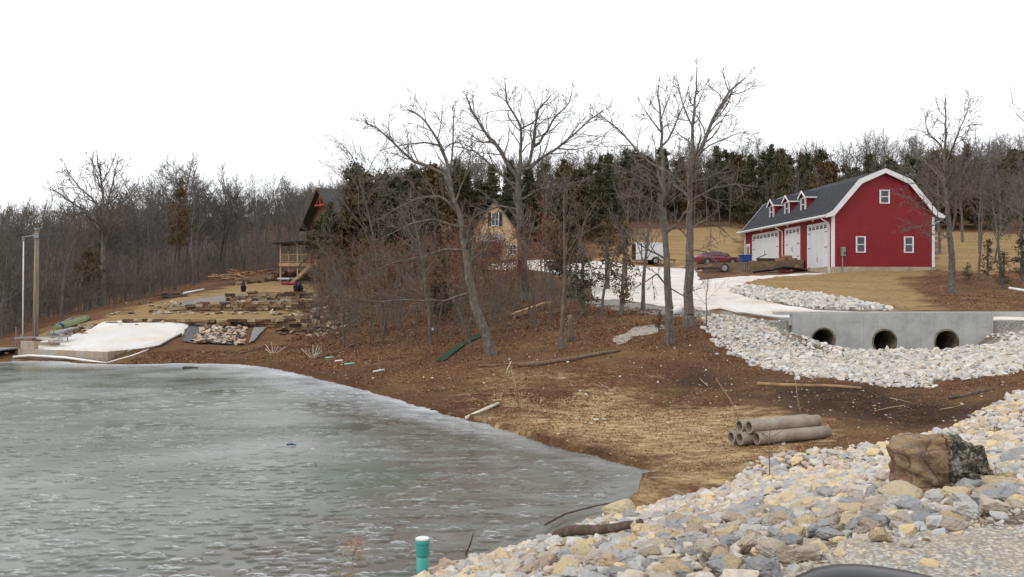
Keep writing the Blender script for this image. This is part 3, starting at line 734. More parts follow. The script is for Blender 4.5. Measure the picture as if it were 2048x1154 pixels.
# straw bales along the top of the retaining wall
STRAW = plain("straw_bale", (.28,.185,.085), .95, .35, 9, bump=.8)
for i, (x, y, w) in enumerate(((-.9, 6.6, .95), (-1.95, 6.75, .95), (-1.4, 6.65, .9))):
    m = MB(); m.box(-w/2, w/2, -.24, .24, 0, .26)
    q = bw(x, y, padz(x) + (.27 if i == 2 else 0.005))
    m.build("straw_bale", STRAW, loc=q, bevel=.05, label=["straw bale nearest the tall white barn door on the retaining wall", "straw bale farther from the tall white door on the retaining wall", "straw bale on top of the two others by the barn"][i], cat="straw bale", group="straw bales on the barn retaining wall").rotation_euler = (0, 0, BARN_RZ + (.03, -.06, .05)[i])

# concrete steps at the left end of the wall
e_ = P(1418, 556, 86.5)
ST = empty("concrete_steps", (P(1400, 556, 86).x, 86.4, gz(P(1400, 556, 86).x, 86.4)), .1, "white concrete steps climbing to the parked red car", "steps")
for i in range(4):
    m = MB(); m.box(-1.0+i*.75, 2.6, -.4+i*.4, .8+i*.4, -.3 + (i*.2 if i else 0), .16+i*.20); 
    m.build("step", plain("step_concrete", (.66,.63,.58), .85, .08, 2) if i == 0 else ST.children[0].data.materials[0], ST)

# ------------------------------------------------------------------ culvert headwall
SHADEC = plain("shaded_pipe_concrete", (.17,.135,.10), .9, .5, 2.5, bump=.3)  # mottled concrete, darkened overall to carry the shade inside the pipes
def headwall():
    H = empty("culvert_headwall", (12.0, 38.0, 0), 0, "grey poured concrete headwall with three round culvert pipes", "headwall")
    x1 = 8.62; zt0, zt1 = 2.345, 2.40
    holes = [(1.35, 1.20, .54), (3.97, 1.14, .55), (6.62, 1.13, .55)]
    m = MB(); zb = .25
    top = lambda x: zt0+(zt1-zt0)*x/x1
    cuts = [0, 2.6, 5.3, x1]; NN = 32
    for y in (0.0, .34):
        for (cx, cz, r), xa, xb in zip(holes, cuts, cuts[1:]):
            angs = [2*math.pi*k/NN for k in range(NN)]
            cor = [math.atan2(z-cz, x-cx) % (2*math.pi) for x, z in ((xa, zb), (xb, zb), (xb, top(xb)), (xa, top(xa)))]
            angs = sorted(angs+cor); vi, vo = [], []
            for a in angs:
                c, s_ = math.cos(a), math.sin(a); t = 1e9
                if c > 1e-9: t = min(t, (xb-cx)/c)
                if c < -1e-9: t = min(t, (xa-cx)/c)
                if s_ < -1e-9: t = min(t, (zb-cz)/s_)
                if s_ > 1e-9:
                    k = (zt1-zt0)/x1; t = min(t, (top(cx)-cz)/(s_-k*c))
                vi.append((cx+r*c, y, cz+r*s_)); vo.append((cx+t*c, y, cz+t*s_))
            n = len(angs); m.add(vi+vo, [(i, (i+1) % n, n+(i+1) % n, n+i) for i in range(n)])
    m.add([(0,0,zt0),(x1,0,zt1),(x1,.34,zt1),(0,.34,zt0)], [(0,1,2,3)])
    m.add([(0,0,zb),(0,0,zt0),(0,.34,zt0),(0,.34,zb)], [(0,1,2,3)]); m.add([(x1,0,zb),(x1,0,zt1),(x1,.34,zt1),(x1,.34,zb)], [(0,1,2,3)])
    for cx, cz, r in holes:
        b0 = len(m.v); pts = [(math.cos(2*math.pi*k/NN), math.sin(2*math.pi*k/NN)) for k in range(NN)]
        m.add([(cx+r*c, 0, cz+r*s_) for c, s_ in pts]+[(cx+r*c, .34, cz+r*s_) for c, s_ in pts], [(i, (i+1) % NN, NN+(i+1) % NN, NN+i) for i in range(NN)])
    w = m.build("wall", CONC, H)
    bv = [(.0), ]
    for i, (cx, cz, r) in enumerate(holes):
        m = MB(); ro = r-.004; ri = r-.07
        prof = [(ro, .02), (ri, -.015 if i else .02), (ri, 5.0)]
        for (ra, ya), (rb_, yb) in zip(prof, prof[1:]):
            m.add([(cx+ra*c, ya, cz+ra*s_) for c, s_ in pts]+[(cx+rb_*c, yb, cz+rb_*s_) for c, s_ in pts], [(k, (k+1) % NN, NN+(k+1) % NN, NN+k) for k in range(NN)])
        m.add([(cx+ro*c, .02, cz+ro*s_) for c, s_ in pts]+[(cx+ro*c, 5.0, cz+ro*s_) for c, s_ in pts], [(k, (k+1) % NN, NN+(k+1) % NN, NN+k) for k in range(NN)])
        m.add([(cx+ri*c, 4.98, cz+ri*s_) for c, s_ in pts], [tuple(range(NN))])  # added end disc, keeps sky light from showing through the pipe
        m.build("culvert_pipe", SHADEC, H)
headwall()
m = MB(); m.box(13.0, 42, 44.0, 44.28, 1.5, 2.30); m.build("parapet_wall", CONC, label="long low concrete parapet on the far side of the culvert crossing", cat="wall")
m = MB()
kp = [hit(u, v) for u, v in ((1480,627),(1525,633),(1560,638))] + [Vector((11.97, 38.05, 2.10))]
for a, b in zip(kp, kp[1:]): m.beam(a+Vector((0,0,-.10)), b+Vector((0,0,-.10)), .16, .34)
m.build("kerb", CONC, kind='structure')

# ------------------------------------------------------------------ log house at the top of the terraces
LOG = siding("log_siding", (.13,.065,.036), .26, var=.3)
TANS = siding("tan_siding", (.50,.35,.20), .18, var=.1)
A_ = Vector((-17.6, 92.0, 0)); ang = math.atan2(5.1, 7.0)
Hs = empty("log_house", (A_.x, A_.y, 4.1), ang, "log house with steep dark roof and raised deck above the stone terraces", "house")
Wd, Ln = 8.6, 12.6; e0, ap = 6.6, 10.35
m = MB(); m.prism([(0, -.6), (0, e0), (Wd/2, ap-.12), (Wd, e0), (Wd, -.6)], 'x', 0, Ln); m.build("wall", LOG, Hs)
m = MB()
for s, yy in ((-1, -.55), (1, Wd+.55)):
    k = (ap-e0)/(Wd/2); ze_ = e0-k*.55
    m.prism([(Wd/2, ap+.1), (yy, ze_+.1), (yy, ze_-.08), (Wd/2, ap-.08)], 'x', -.9, Ln+.6)
rf = m.build("roof", plain("house_shingles", (.075,.07,.066), .95, .3, 5), Hs)
m = MB()
for s, yy in ((-1, -.6), (1, Wd+.6)):
    m.prism([(Wd/2, ap+.13), (yy, ze_+.09), (yy, ze_-.22), (Wd/2, ap-.18)], 'x', -.97, -.905)
m.build("rake_board", DARKW, Hs)
m = MB(); m.beam((-.5, Wd/2, ap-.2), (-.5, Wd/2, ap-2.0), .18, .18); m.beam((-.5, Wd/2, ap-.6), (-.5, Wd/2-1.2, ap-1.7), .14, .14); m.beam((-.5, Wd/2, ap-.6), (-.5, Wd/2+1.2, ap-1.7), .14, .14); m.beam((-.5, Wd/2-1.5, ap-1.75), (-.5, Wd/2+1.5, ap-1.75), .16, .16)
m.build("gable_truss", plain("red_timber", (.33,.075,.04), .7, .2, 3), Hs)
def hwin(x0, x1, z0, z1, y=0.0, parent=Hs, mat=WHITE):
    m = MB(); t = .08
    for a in ((x0-t, x1+t, z1, z1+t), (x0-t, x1+t, z0-t, z0), (x0-t, x0, z0, z1), (x1, x1+t, z0, z1), ((x0+x1)/2-.03, (x0+x1)/2+.03, z0, z1), (x0, x1, (z0+z1)/2-.02, (z0+z1)/2+.02)):
        m.box(a[0], a[1], y-.07, y-.004, a[2], a[3])
    f = m.build("window", mat, parent); g_ = MB(); g_.box(x0, x1, y-.03, y-.005, z0, z1); g_.build("pane", GLASSD, f)
for x0, x1 in ((2.0, 2.9), (3.1, 4.0), (5.6, 6.4), (6.8, 7.7), (10.4, 11.6)): hwin(x0, x1, 3.2, 5.0)
hwin(9.0, 9.9, .6, 1.9)
# deck along the front with posts and stairs
m = MB(); m.box(-.5, 9.5, -2.6, -.01, 2.0, 2.22); m.box(-.5, 9.5, -2.66, -2.601, 1.9, 2.25); m.build("deck", CEDARW, Hs)
for x in (-.3, 2.1, 4.5, 6.9, 9.3):
    m = MB(); m.box(x-.09, x+.09, -2.55, -2.37, -.9, 2.0); m.build("post", CEDARW, Hs)
m = MB(); m.box(-.5, 9.5, -2.62, -2.54, 3.15, 3.24); m.box(-.5, 9.5, -2.61, -2.55, 2.35, 2.41)
for x in np.arange(-.4, 9.5, .16): m.box(x-.015, x+.015, -2.60, -2.56, 2.41, 3.15)
m.build("railing", CEDARW, Hs)
PO = empty("covered_porch", (-24.3, 92.6, 4.15), 0, "open timber porch with dark roof and outside stairs on the house's left end", "porch")
m = MB(); m.box(0, 5.0, 0, 3.6, 2.0, 2.2); m.box(-.04, 5.04, -.06, -.001, 1.9, 2.24); m.build("deck", LIGHTW, PO)
for x, y in ((.12, .1), (1.9, .1), (3.7, .1), (.12, 3.4), (3.7, 3.4)):
    m = MB(); m.box(x-.08, x+.08, y-.08, y+.08, -.5, 2.0); m.box(x-.08, x+.08, y-.08, y+.08, 2.2, 4.25); m.build("post", LIGHTW, PO)
m = MB(); m.prism([(-.6, 4.22), (-.6, 4.32), (4.6, 4.62), (4.6, 4.5)], 'y', -.7, 4.2); m.build("roof", BLACKM, PO)
m = MB(); m.box(.1, 3.7, .05, .13, 3.1, 3.18); m.box(.1, 3.7, .06, .12, 2.35, 2.4)
for x in np.arange(.2, 3.7, .14): m.box(x-.015, x+.015, .07, .11, 2.4, 3.1)
m.build("railing", LIGHTW, PO)
m = MB()
for yy in (-.15, -1.15): m.beam((3.6, yy, 2.1), (1.35, yy, -.05), .07, .28)
for i in range(9): f = (i+.5)/9; x = 3.6-2.25*f; m.box(x-.14, x+.14, -1.12, -.18, 2.02-2.15*f, 2.06-2.15*f)
m.build("stairs", LIGHTW, PO)
m = MB(); m.beam((3.6, -1.15, 3.1), (1.4, -1.15, .95), .06, .08); m.beam((1.4, -1.15, 0), (1.4, -1.15, 1.0), .08, .08); m.beam((3.6, -1.15, 2.0), (3.6, -1.15, 3.15), .08, .08)
for i in range(12): f = (i+.5)/12; x = 3.6-2.2*f; m.beam((x, -1.15, 2.1-2.15*f), (x, -1.15, 3.05-2.15*f), .03, .03)
m.build("stair_rail", DARKW, PO)

# garage wing with tan gable
Gg = empty("garage_house", (-4.3, 100, 6.75), 0, "tan-sided house gable with shuttered window and brown wooden garage door", "house")
m = MB(); m.prism([(0, -.5), (0, 3.6), (2.35, 6.9), (5.1, 3.1), (5.1, -.5)], 'y', 0, 9); m.build("wall", TANS, Gg)
m = MB()
for a, b in (((2.35, 7.02), (-.45, 3.1)), ((2.35, 7.02), (5.6, 2.6))):
    m.prism([a, b, (b[0], b[1]-.14), (a[0], a[1]-.14)], 'y', -.35, 9.2)
m.build("roof", plain("grey_shingles", (.13,.115,.11), .95, .3, 5), Gg)
hwin(2.05, 2.75, 4.15, 5.5, 0, Gg)
for x0 in (1.6, 2.86):
    m = MB(); m.box(x0, x0+.34, -.06, -.004, 4.05, 5.6); m.build("shutter", BLACKM, Gg)
hwin(4.1, 4.7, .9, 1.9, 0, Gg)
m = MB(); m.prism([(-1.5, 3.15), (0, 2.25), (0, 2.12), (-1.5, 3.0)][::1], 'x', -.4, 3.4, Matrix.Translation((0, .3, 0)) @ Matrix.Rotation(math.pi, 4, 'Z') @ Matrix.Translation((-3.0, 1.5, 0))) if False else m.add([(-.4, -1.1, 2.3), (3.3, -1.1, 2.3), (3.3, -.01, 3.15), (-.4, -.01, 3.15), (-.4, -1.1, 2.18), (3.3, -1.1, 2.18), (3.3, -.01, 3.0), (-.4, -.01, 3.0)], [(0,1,2,3),(7,6,5,4),(0,4,5,1),(1,5,6,2),(3,7,4,0),(2,6,7,3)])
m.build("porch_roof", plain("pinkish_shingles", (.25,.20,.19), .95, .2, 4), Gg)
m = MB()
for i in range(4): m.box(.15, 3.0, -.06, -.004, .05+i*.53, .05+i*.53+.5)
m.build("garage_door", plain("brown_wood_door", (.30,.115,.035), .6, .25, 2), Gg)
# ------------------------------------------------------------------ trees
def bark(name, a, b, lichen=None, sc=1.0):
    m = NT(name, .95, .1); p = m.pos(True, (1, 1, .22))
    c = m.ramp(m.noise(p, 9*sc, 6, .75), [(.32, a), (.68, b)])
    if lichen: c = m.mix(m.ramp(m.noise(m.pos(True), 5*sc, 6, .75), [(.52, 0.0), (.66, .7)]), c, lichen)
    m.col(m.mix(.25, c, m.ramp(m.rand(), [(0, a), (1, b)]))).bump(m.noise(p, 16*sc, 5, .7), .9, .04); return m.m
BARK = bark("tree_bark", (.060,.050,.042), (.19,.165,.14), (.28,.27,.24))
TWIG = bark("twig_bark", (.085,.068,.058), (.19,.16,.138))
FARBARK = bark("far_bark", (.070,.062,.055), (.185,.168,.152), (.26,.25,.235))
FARTWIG = bark("far_twig", (.092,.082,.072), (.178,.158,.140))  # slightly lightened, distance haze put into the twig colour
def foliage_mat(name, stops, rough=.85, rv=.35):
    m = NT(name, rough, .15); t = m.attr('tint')
    f = m.math('ADD', m.math('MULTIPLY', t, 1-rv), m.math('MULTIPLY', m.rand(), rv))
    m.col(m.ramp(f, stops)); return m.m
CEDAR = foliage_mat("cedar_needles", [(.0, (.032,.035,.022)), (.35, (.060,.061,.035)), (.62, (.098,.086,.050)), (.9, (.145,.110,.068))])  # lighter and lower in contrast, some haze painted into the needles
CEDARB = foliage_mat("cedar_needles_brown", [(.0, (.034,.030,.015)), (.4, (.080,.062,.028)), (.7, (.13,.080,.038)), (.95, (.19,.10,.05))])
RUST = foliage_mat("dead_oak_leaves", [(.0, (.065,.024,.015)), (.4, (.125,.050,.030)), (.75, (.19,.085,.050)), (1., (.27,.15,.09))])

def seg_mesh(segs, n):
    """segs: (k,8) array of p0,p1,r0,r1 -> vertices, quads"""
    S = np.asarray(segs, float); p0, p1, r0, r1 = S[:,0:3], S[:,3:6], S[:,6], S[:,7]
    d = p1-p0; d /= np.linalg.norm(d, axis=1, keepdims=True)+1e-9
    ref = np.where(np.abs(d[:,2:3]) < .9, np.array([[0,0,1.]]), np.array([[1.,0,0]]))
    a = np.cross(d, ref); a /= np.linalg.norm(a, axis=1, keepdims=True)+1e-9; b = np.cross(d, a)
    th = np.arange(n)*2*np.pi/n
    ring = a[:,None]*np.cos(th)[None,:,None] + b[:,None]*np.sin(th)[None,:,None]
    v0 = p0[:,None]+ring*r0[:,None,None]; v1 = p1[:,None]+ring*r1[:,None,None]
    V_ = np.concatenate([v0, v1], 1).reshape(-1, 3)
    base = np.arange(len(S))[:,None]*2*n; j = np.arange(n); j2 = (j+1) % n
    Q_ = np.stack([base+j, base+j2, base+n+j2, base+n+j], -1).reshape(-1, 4)
    return V_, Q_

def join_np(parts):
    vs, qs, o = [], [], 0
    for v, q in parts: vs.append(v); qs.append(q+o); o += len(v)
    return np.concatenate(vs), np.concatenate(qs)

class Grow:
    def __init__(s, seed, nl, ang, ratio, wig, trop, seg, tmin, rmin=.006, taper=.45, lean=(0,0), kink=0.0):
        s.r = random.Random(seed); s.nl = nl; s.ang = ang; s.ratio = ratio; s.wig = wig; s.trop = trop; s.seg = seg
        s.wig = (*wig, wig[-1], wig[-1]); s.trop = (*trop, trop[-1], trop[-1]); s.seg = (*seg, seg[-1], seg[-1])
        s.tmin = tmin; s.rmin = rmin; s.taper = taper; s.lean = lean; s.S = [[] for _ in nl]+[[]]; s.tips = []; s.kink = kink
    def rv(s): return Vector((s.r.gauss(0,1), s.r.gauss(0,1), s.r.gauss(0,1)))
    def go(s, p, d, L, r, lv):
        n = max(2, int(round(L/s.seg[lv]))); h = L/n; ps = [(p.copy(), r, d.copy())]
        for i in range(n):
            d = (d + s.rv()*s.wig[lv] + Vector((0,0,1))*s.trop[lv]).normalized()
            if lv == 0: d = (d + Vector((s.lean[0], s.lean[1], 0))*h*.06).normalized()
            q = p + d*h; t = (i+1)/n
            r2 = max(s.rmin, r*(1-(1-s.taper)*t) if lv < len(s.nl) else r*(1-.5*t))
            s.S[lv].append((*p, *q, ps[-1][1], r2)); p = q; ps.append((p.copy(), r2, d.copy()))
        if lv >= len(s.nl): s.tips.append(p.copy()); return
        k = s.nl[lv]; k = max(1, int(round(k*s.r.uniform(.75, 1.25)))) if lv else k
        az = s.r.uniform(0, 6.28)
        for j in range(k):
            t = s.tmin[lv] + (1-s.tmin[lv])*((j+s.r.uniform(.1, .9))/k)
            if j == k-1: t = 1.0
            f = t*n; i = min(int(f), n-1); a = ps[i][0].lerp(ps[i+1][0], f-i); dd = ps[i+1][2]; rr = ps[i][1]+(ps[i+1][1]-ps[i][1])*(f-i)
            az += 2.4 + s.r.uniform(-.6, .6)
            an = s.ang[lv]*s.r.uniform(.6, 1.3)*(0.45 if j == k-1 else 1)
            ref = Vector((0,0,1)) if abs(dd.z) < .95 else Vector((1,0,0))
            x = dd.cross(ref).normalized(); y = dd.cross(x)
            nd = (dd*math.cos(an) + (x*math.cos(az)+y*math.sin(az))*math.sin(an)).normalized()
            Lc = L*s.ratio[lv]*(1-.45*(t-s.tmin[lv])/(1-s.tmin[lv]+.001))*s.r.uniform(.65, 1.15)
            s.go(a, nd, Lc, max(s.rmin, rr*(.78 if j == k-1 else s.r.uniform(.25, .46))), lv+1)

def make_tree_meshes(name, seed, H, r0, style='forest', lean=(0,0), dense=1.0, rmin=.006, far=False):
    if style == 'oak':
        G = Grow(seed, (15, 8, 6, max(3, int(3*dense))), (.80, .7, .65, .6), (.56, .52, .48, .42), (.04, .17, .20, .22), (.02, .07, .05, .03), (.5, .4, .3, .2), (.30, .25, .2, .1), rmin, .40, lean)
        L = H*.78
    elif style == 'fan':
        G = Grow(seed, (9, 9, 7, 5, 3), (.62, .62, .6, .6, .6), (1.05, .50, .48, .45, .42), (.03, .10, .14, .18, .2), (.02, .035, .03, .02, .02), (.5, .45, .35, .25, .2), (.42, .22, .2, .15, .1), rmin, .55, lean)
        L = H*.46
    elif style == 'forest':
        G = Grow(seed, (14, 6, 4, max(3, int(3*dense))), (.62, .6, .6, .55), (.42, .5, .5, .5), (.04, .12, .16, .2), (.03, .10, .06, .04), (.9, .6, .4, .3), (.42, .3, .2, .1), rmin, .30, lean)
        L = H*.88
    elif style == 'low':
        G = Grow(seed, (9, 4, 3), (.62, .6, .6), (.42, .5, .5), (.04, .12, .18), (.03, .10, .05), (1.6, 1.2, .9), (.35, .3, .2), rmin, .30, lean)
        L = H*.88
    elif style == 'sapling':
        G = Grow(seed, (12, 4, 3), (.8, .7, .6), (.42, .5, .45), (.08, .17, .2), (.03, .03, .02), (.35, .25, .18), (.36, .2, .1), rmin, .3, lean)
        L = H*.9
    elif style == 'brush':
        G = Grow(seed, (7, 4), (.7, .7), (.6, .5), (.10, .2), (.02, .02), (.5, .4), (.15, .2), rmin, .4, lean)
        L = H*.9
    G.go(Vector((0, 0, -.25)), Vector((0, 0, 1)), L+.25, r0, 0)
    # root flare
    s0 = list(G.S[0][0]); s0[6] = r0*1.35; G.S[0][0] = tuple(s0)
    big = 1 if style in ('low', 'brush') else 2
    tn = 9 if not far else 5
    tr = [seg_mesh(G.S[0], tn)] + ([seg_mesh(G.S[1], 6 if not far else 4)] if big == 2 else [])
    v, q = join_np(tr); mt = np_mesh(name+"_trunk", v, q, FARBARK if far else BARK, smooth=True)
    cr = [seg_mesh(S, 3) for S in G.S[big:] if S]
    v2, q2 = join_np(cr); mc = np_mesh(name+"_crown", v2, q2, FARTWIG if far else TWIG)
    return mt, mc, G, (v, q, v2, q2)

def leaf_quads(pts, n, spread, size, seed=0, droop=0.0):
    r = np.random.default_rng(seed); pts = np.asarray(pts)
    c = pts[r.integers(0, len(pts), n)] + r.normal(0, spread, (n, 3))
    return quads_at(c, size*r.uniform(.6, 1.3, n), r)
def quads_at(c, sz, r, flat=0.0):
    n = len(c); a = r.normal(size=(n, 3)); a /= np.linalg.norm(a, axis=1, keepdims=True)
    b = np.cross(a, r.normal(size=(n, 3))); b /= np.linalg.norm(b, axis=1, keepdims=True)
    if flat: a[:,2] *= (1-flat); b[:,2] *= (1-flat)
    a = a*sz[:,None]; b = b*(sz*.6)[:,None]
    V_ = np.stack([c-a, c+b*.9, c+a, c-b*.9], 1).reshape(-1, 3); Q_ = np.arange(4*n).reshape(n, 4)
    return V_, Q_

def place_tree(meshes, loc, s, rz, label, group=None, name="bare_tree", cat="tree", leaves=None, tilt=(0, 0), foliage='crown'):
    T = empty(name, loc, rz, label, cat, group); T.scale = (s, s, s*1.0); T.rotation_euler = (tilt[0], tilt[1], rz)
    obj("trunk", meshes[0], T)
    obj("crown", meshes[1], T)
    if leaves: obj("dead_leaves" if foliage == 'crown' else foliage, leaves, T)
    return T

def by_pix(u, v, vtop, D):
    """base point on the ground under pixel column u at depth D, and the height that reaches row vtop"""
    p = onground(u, D); z = EYE-(vtop-HZ)/F*D
    return p, z-p.z

# --- the trees one can tell apart, each grown on its own
HERO = [
 # u, D, vtop, r0, style, lean, label, dense
 (122, 63, 425, .13, 'forest', (.5, 0), "slender bare tree with peeling pale trunk behind the green canoe", 1.2),
 (1203, 42, 405, .09, 'sapling', (.1, 0), "slim dark tree at the lower drive edge, left of the thin straggly cedar", 1.0),
 (1286, 44.5, 330, .13, 'forest', (.3, 0), "slim straight tree between the white trailer and the cedar sapling", 1.2),
 (1122, 33.5, 330, .10, 'forest', (-.4, 0), "slim pale-based tree rising right of the lumber stack", 1.3),
 (1412, 37.5, 470, .035, 'sapling', (.1, 0), "thin twiggy sapling at the left edge of the riprap", 1.0),
 (770, 44, 245, .11, 'oak', (-.5, 0), "bare tree with wide low limbs in front of the log house", 1.6),
 (690, 43, 420, .07, 'oak', (-.8, 0), "crooked bare tree leaning over the right end of the terraces", 1.4),
 (860, 40.5, 345, .095, 'oak', (-1.0, 0), "bare tree with long drooping limbs above the brown thicket", 1.6),
 (1255, 52, 330, .11, 'forest', (.2, 0), "slender bare tree standing above the curve of the drive", 1.2),
 (2003, 66, 330, .14, 'forest', (0, 0), "dark double-stemmed tree near the white pipe on the far right", 1.2),
 (1956, 68, 330, .12, 'forest', (.1, 0), "slim reddish-trunked tree among young cedars right of the barn", 1.2),
 (2165, 26, 30, .14, 'oak', (.1, 0), "bare tree reaching twigs into the top corner of the sky", 1.0),
]
for i, (u, D, vt, r0, sty, ln, lab, dn) in enumerate(HERO):
    p, Hh = by_pix(u, 0, vt, D)
    ms = make_tree_meshes("hero%d" % i, 100+i*7, Hh, r0, sty, (ln[0], 0), dn, rmin=max(.0045, .00028*D*.45))
    zt = max(t.z for t in ms[2].tips); s = Hh/zt
    T = place_tree(ms, p, 1.0, 0, lab); T.scale = (max(.85, s), max(.85, s), s)

def hero_skel(name, D, trunk, r0, r1, limbs, lab, seed, tw=1.0, rmin=.008, back=3):
    """a tree whose trunk and main limbs follow the real ones; boughs and twigs grow from them"""
    rr_ = random.Random(seed)
    G = Grow(seed, (1, 7, 5, 4), (.9, .75, .65, .6), (.5, .45, .5, .45), (.03, .12, .17, .20), (.02, .035, .03, .02), (.5, .35, .25, .16), (.3, .15, .2, .1), rmin, .4)
    base = onground(trunk[0][0], D); B0 = Vector((base.x, base.y, base.z))
    def wpts(px, dy, lim=True, s_=None):
        W = [P(u, v, D) - B0 for u, v in px]; tot = sum((b-a).length for a, b in zip(W, W[1:])); out = []; acc = 0
        for i, w in enumerate(W):
            if i: acc += (W[i]-W[i-1]).length
            out.append(w + Vector((0, dy*acc/max(tot, .1), 0)))
        q = [out[0]]
        for a, b in zip(out, out[1:]):
            n = max(1, int((b-a).length/.4)); 
            for k in range(1, n+1): q.append(a.lerp(b, k/n) + (G.rv()*.022*min(1, tot/3) if k < n else Vector((0,0,0))))
        return q
    def lay(q, ra, rb, lv):
        n = len(q)-1
        for i in range(n): G.S[lv].append((*q[i], *q[i+1], max(rmin, ra+(rb-ra)*i/n), max(rmin, ra+(rb-ra)*(i+1)/n)))
    T_ = wpts(trunk, 0); T_[0].z = -.3; T_[0].x += 0; lay(T_, r0, r1, 0)
    s0 = list(G.S[0][0]); s0[6] = r0*1.4; G.S[0][0] = tuple(s0)
    def grow_from(q, ra, rb, dens, scale, t0=.15):
        L = sum((b-a).length for a, b in zip(q, q[1:])); k = max(2, int(L*dens)); az = rr_.uniform(0, 6.28)
        for j in range(k+1):
            t = t0 + (1-t0)*(j+rr_.uniform(.1, .9))/(k+1); 
            if j == k: t = .999
            f = t*(len(q)-1); i = int(f); p = q[i].lerp(q[i+1], f-i); d = (q[i+1]-q[i]).normalized(); r_ = ra+(rb-ra)*t
            az += 2.4+rr_.uniform(-.5, .5); an = (.75 if j < k else .15)*rr_.uniform(.7, 1.25)
            ref = Vector((0,0,1)) if abs(d.z) < .95 else Vector((1,0,0)); x = d.cross(ref).normalized(); y = d.cross(x)
            nd = (d*math.cos(an)+(x*math.cos(az)+y*math.sin(az))*math.sin(an)).normalized()
            G.go(p, nd, scale*(1-.35*t)*rr_.uniform(.6, 1.2)*(.4 if j == k else (1.0 if t < .8 else .7)), max(rmin, r_*rr_.uniform(.40, .62)), 2)
    PTS = list(T_)
    for px, ra, dy in limbs:
        q = wpts(px, dy); near_ = min(PTS, key=lambda w: (w.x-q[0].x)**2+(w.z-q[0].z)**2)
        q = [w+Vector((0, near_.y, 0)) for w in q]; q[0] = near_.copy(); PTS += q; rb = max(rmin*1.3, ra*.28)
        L = sum((b-a).length for a, b in zip(q, q[1:])); lay(q, ra, rb, 1); grow_from(q, ra, rb, 2.1*tw, .34*L+.45)
    grow_from(T_[len(T_)//2:], r0*.6, r1, 1.2*tw, 1.15)
    for i in range(back):            # limbs towards and away from the pond
        f = int(len(T_)*rr_.uniform(.35, .62)); L = (T_[-1]-T_[0]).length*.24
        G.go(T_[min(f, len(T_)-2)], Vector((rr_.uniform(-.4, .4), (-1)**i, .9)).normalized(), L, r0*.35, 1)
    tr = [seg_mesh(G.S[0], 10), seg_mesh(G.S[1], 7)]; v, q = join_np(tr); mt = np_mesh(name+"_trunk", v, q, BARK, smooth=True)
    v2, q2 = join_np([seg_mesh(S, 3) for S in G.S[2:] if S]); mc = np_mesh(name+"_crown", v2, q2, TWIG)
    place_tree((mt, mc), B0, 1.0, 0, lab); return G, B0
hero_skel("twin_west", 34, [(1340,685),(1337,600),(1334,520),(1329,440),(1327,363),(1322,294),(1320,214),(1317,170)], .175, .02,
  [([(1322,343),(1282,308),(1237,252),(1212,232),(1196,216)], .055, .6), ([(1325,384),(1282,360),(1244,343),(1212,334)], .05, -.8), ([(1326,300),(1355,239),(1372,200),(1382,166)], .045, .3),
   ([(1320,263),(1299,239),(1278,212)], .035, -.4), ([(1336,470),(1358,447),(1375,422),(1398,402)], .06, .8), ([(1334,520),(1300,500),(1265,470),(1243,440)], .045, .9), ([(1338,565),(1312,548),(1290,562),(1260,578)], .04, -.7),
   ([(1339,580),(1365,592),(1388,622)], .03, -.6), ([(1330,430),(1300,400),(1270,395),(1240,402)], .04, -.9), ([(1321,240),(1335,205),(1345,180)], .025, .3), ([(1331,410),(1362,385),(1390,372)], .035, -1.0)],
  "tall bare tree with dark trunk at the gravel path's end, left of its twin", 5, 1.25)
hero_skel("twin_east", 38, [(1377,652),(1378,560),(1380,480),(1379,420),(1381,363),(1386,308),(1385,252),(1389,221),(1393,180),(1394,133)], .225, .018,
  [([(1387,322),(1400,305),(1413,273),(1427,239),(1441,214),(1462,180),(1480,164),(1497,150)], .10, .5), ([(1462,180),(1458,158),(1456,133)], .03, .5), ([(1420,262),(1448,237),(1474,203)], .035, .6),
   ([(1382,372),(1427,351),(1462,345)], .045, -.8), ([(1380,405),(1424,378),(1462,372),(1500,379)], .055, -1.0), ([(1384,262),(1365,214),(1354,183),(1348,172)], .045, -.4), ([(1389,225),(1407,183),(1414,166)], .025, .2),
   ([(1379,452),(1412,440),(1445,452),(1470,470)], .05, .9), ([(1379,470),(1350,450),(1318,448)], .04, .8), ([(1381,375),(1352,350),(1330,322)], .04, 1.0), ([(1400,300),(1440,282),(1475,268),(1500,272)], .035, -.5),
   ([(1379,500),(1410,505),(1430,530)], .03, -.8)],
  "tallest bare tree, thick grey trunk between gravel path and riprap", 6, 1.2)
hero_skel("leaning", 34.5, [(985,705),(968,660),(949,610),(938,560),(931,500),(920,430),(903,385),(890,350)], .215, .07,
  [([(903,385),(897,335),(881,290),(867,266),(850,241),(836,227),(812,215)], .085, .3), ([(892,352),(860,335),(829,324),(808,307),(784,283),(756,259),(733,249)], .075, -.4), ([(898,360),(904,300),(905,250),(908,208)], .05, .5),
   ([(915,420),(880,392),(840,392),(800,408),(755,432)], .06, .9), ([(940,585),(890,602),(820,600),(760,604),(700,592)], .05, -.8), ([(930,500),(890,498),(850,512),(800,520),(745,540)], .05, .8),
   ([(925,455),(870,440),(820,452),(770,480)], .05, -1.0), ([(881,290),(850,285),(815,290),(775,300)], .04, -.5), ([(850,335),(800,345),(750,350),(715,362)], .04, .6), ([(932,520),(965,480),(985,430)], .045, .6), ([(910,400),(935,350),(945,300)], .04, -.6)],
  "old bare tree leaning far to the left behind the fallen logs", 7, 1.3)
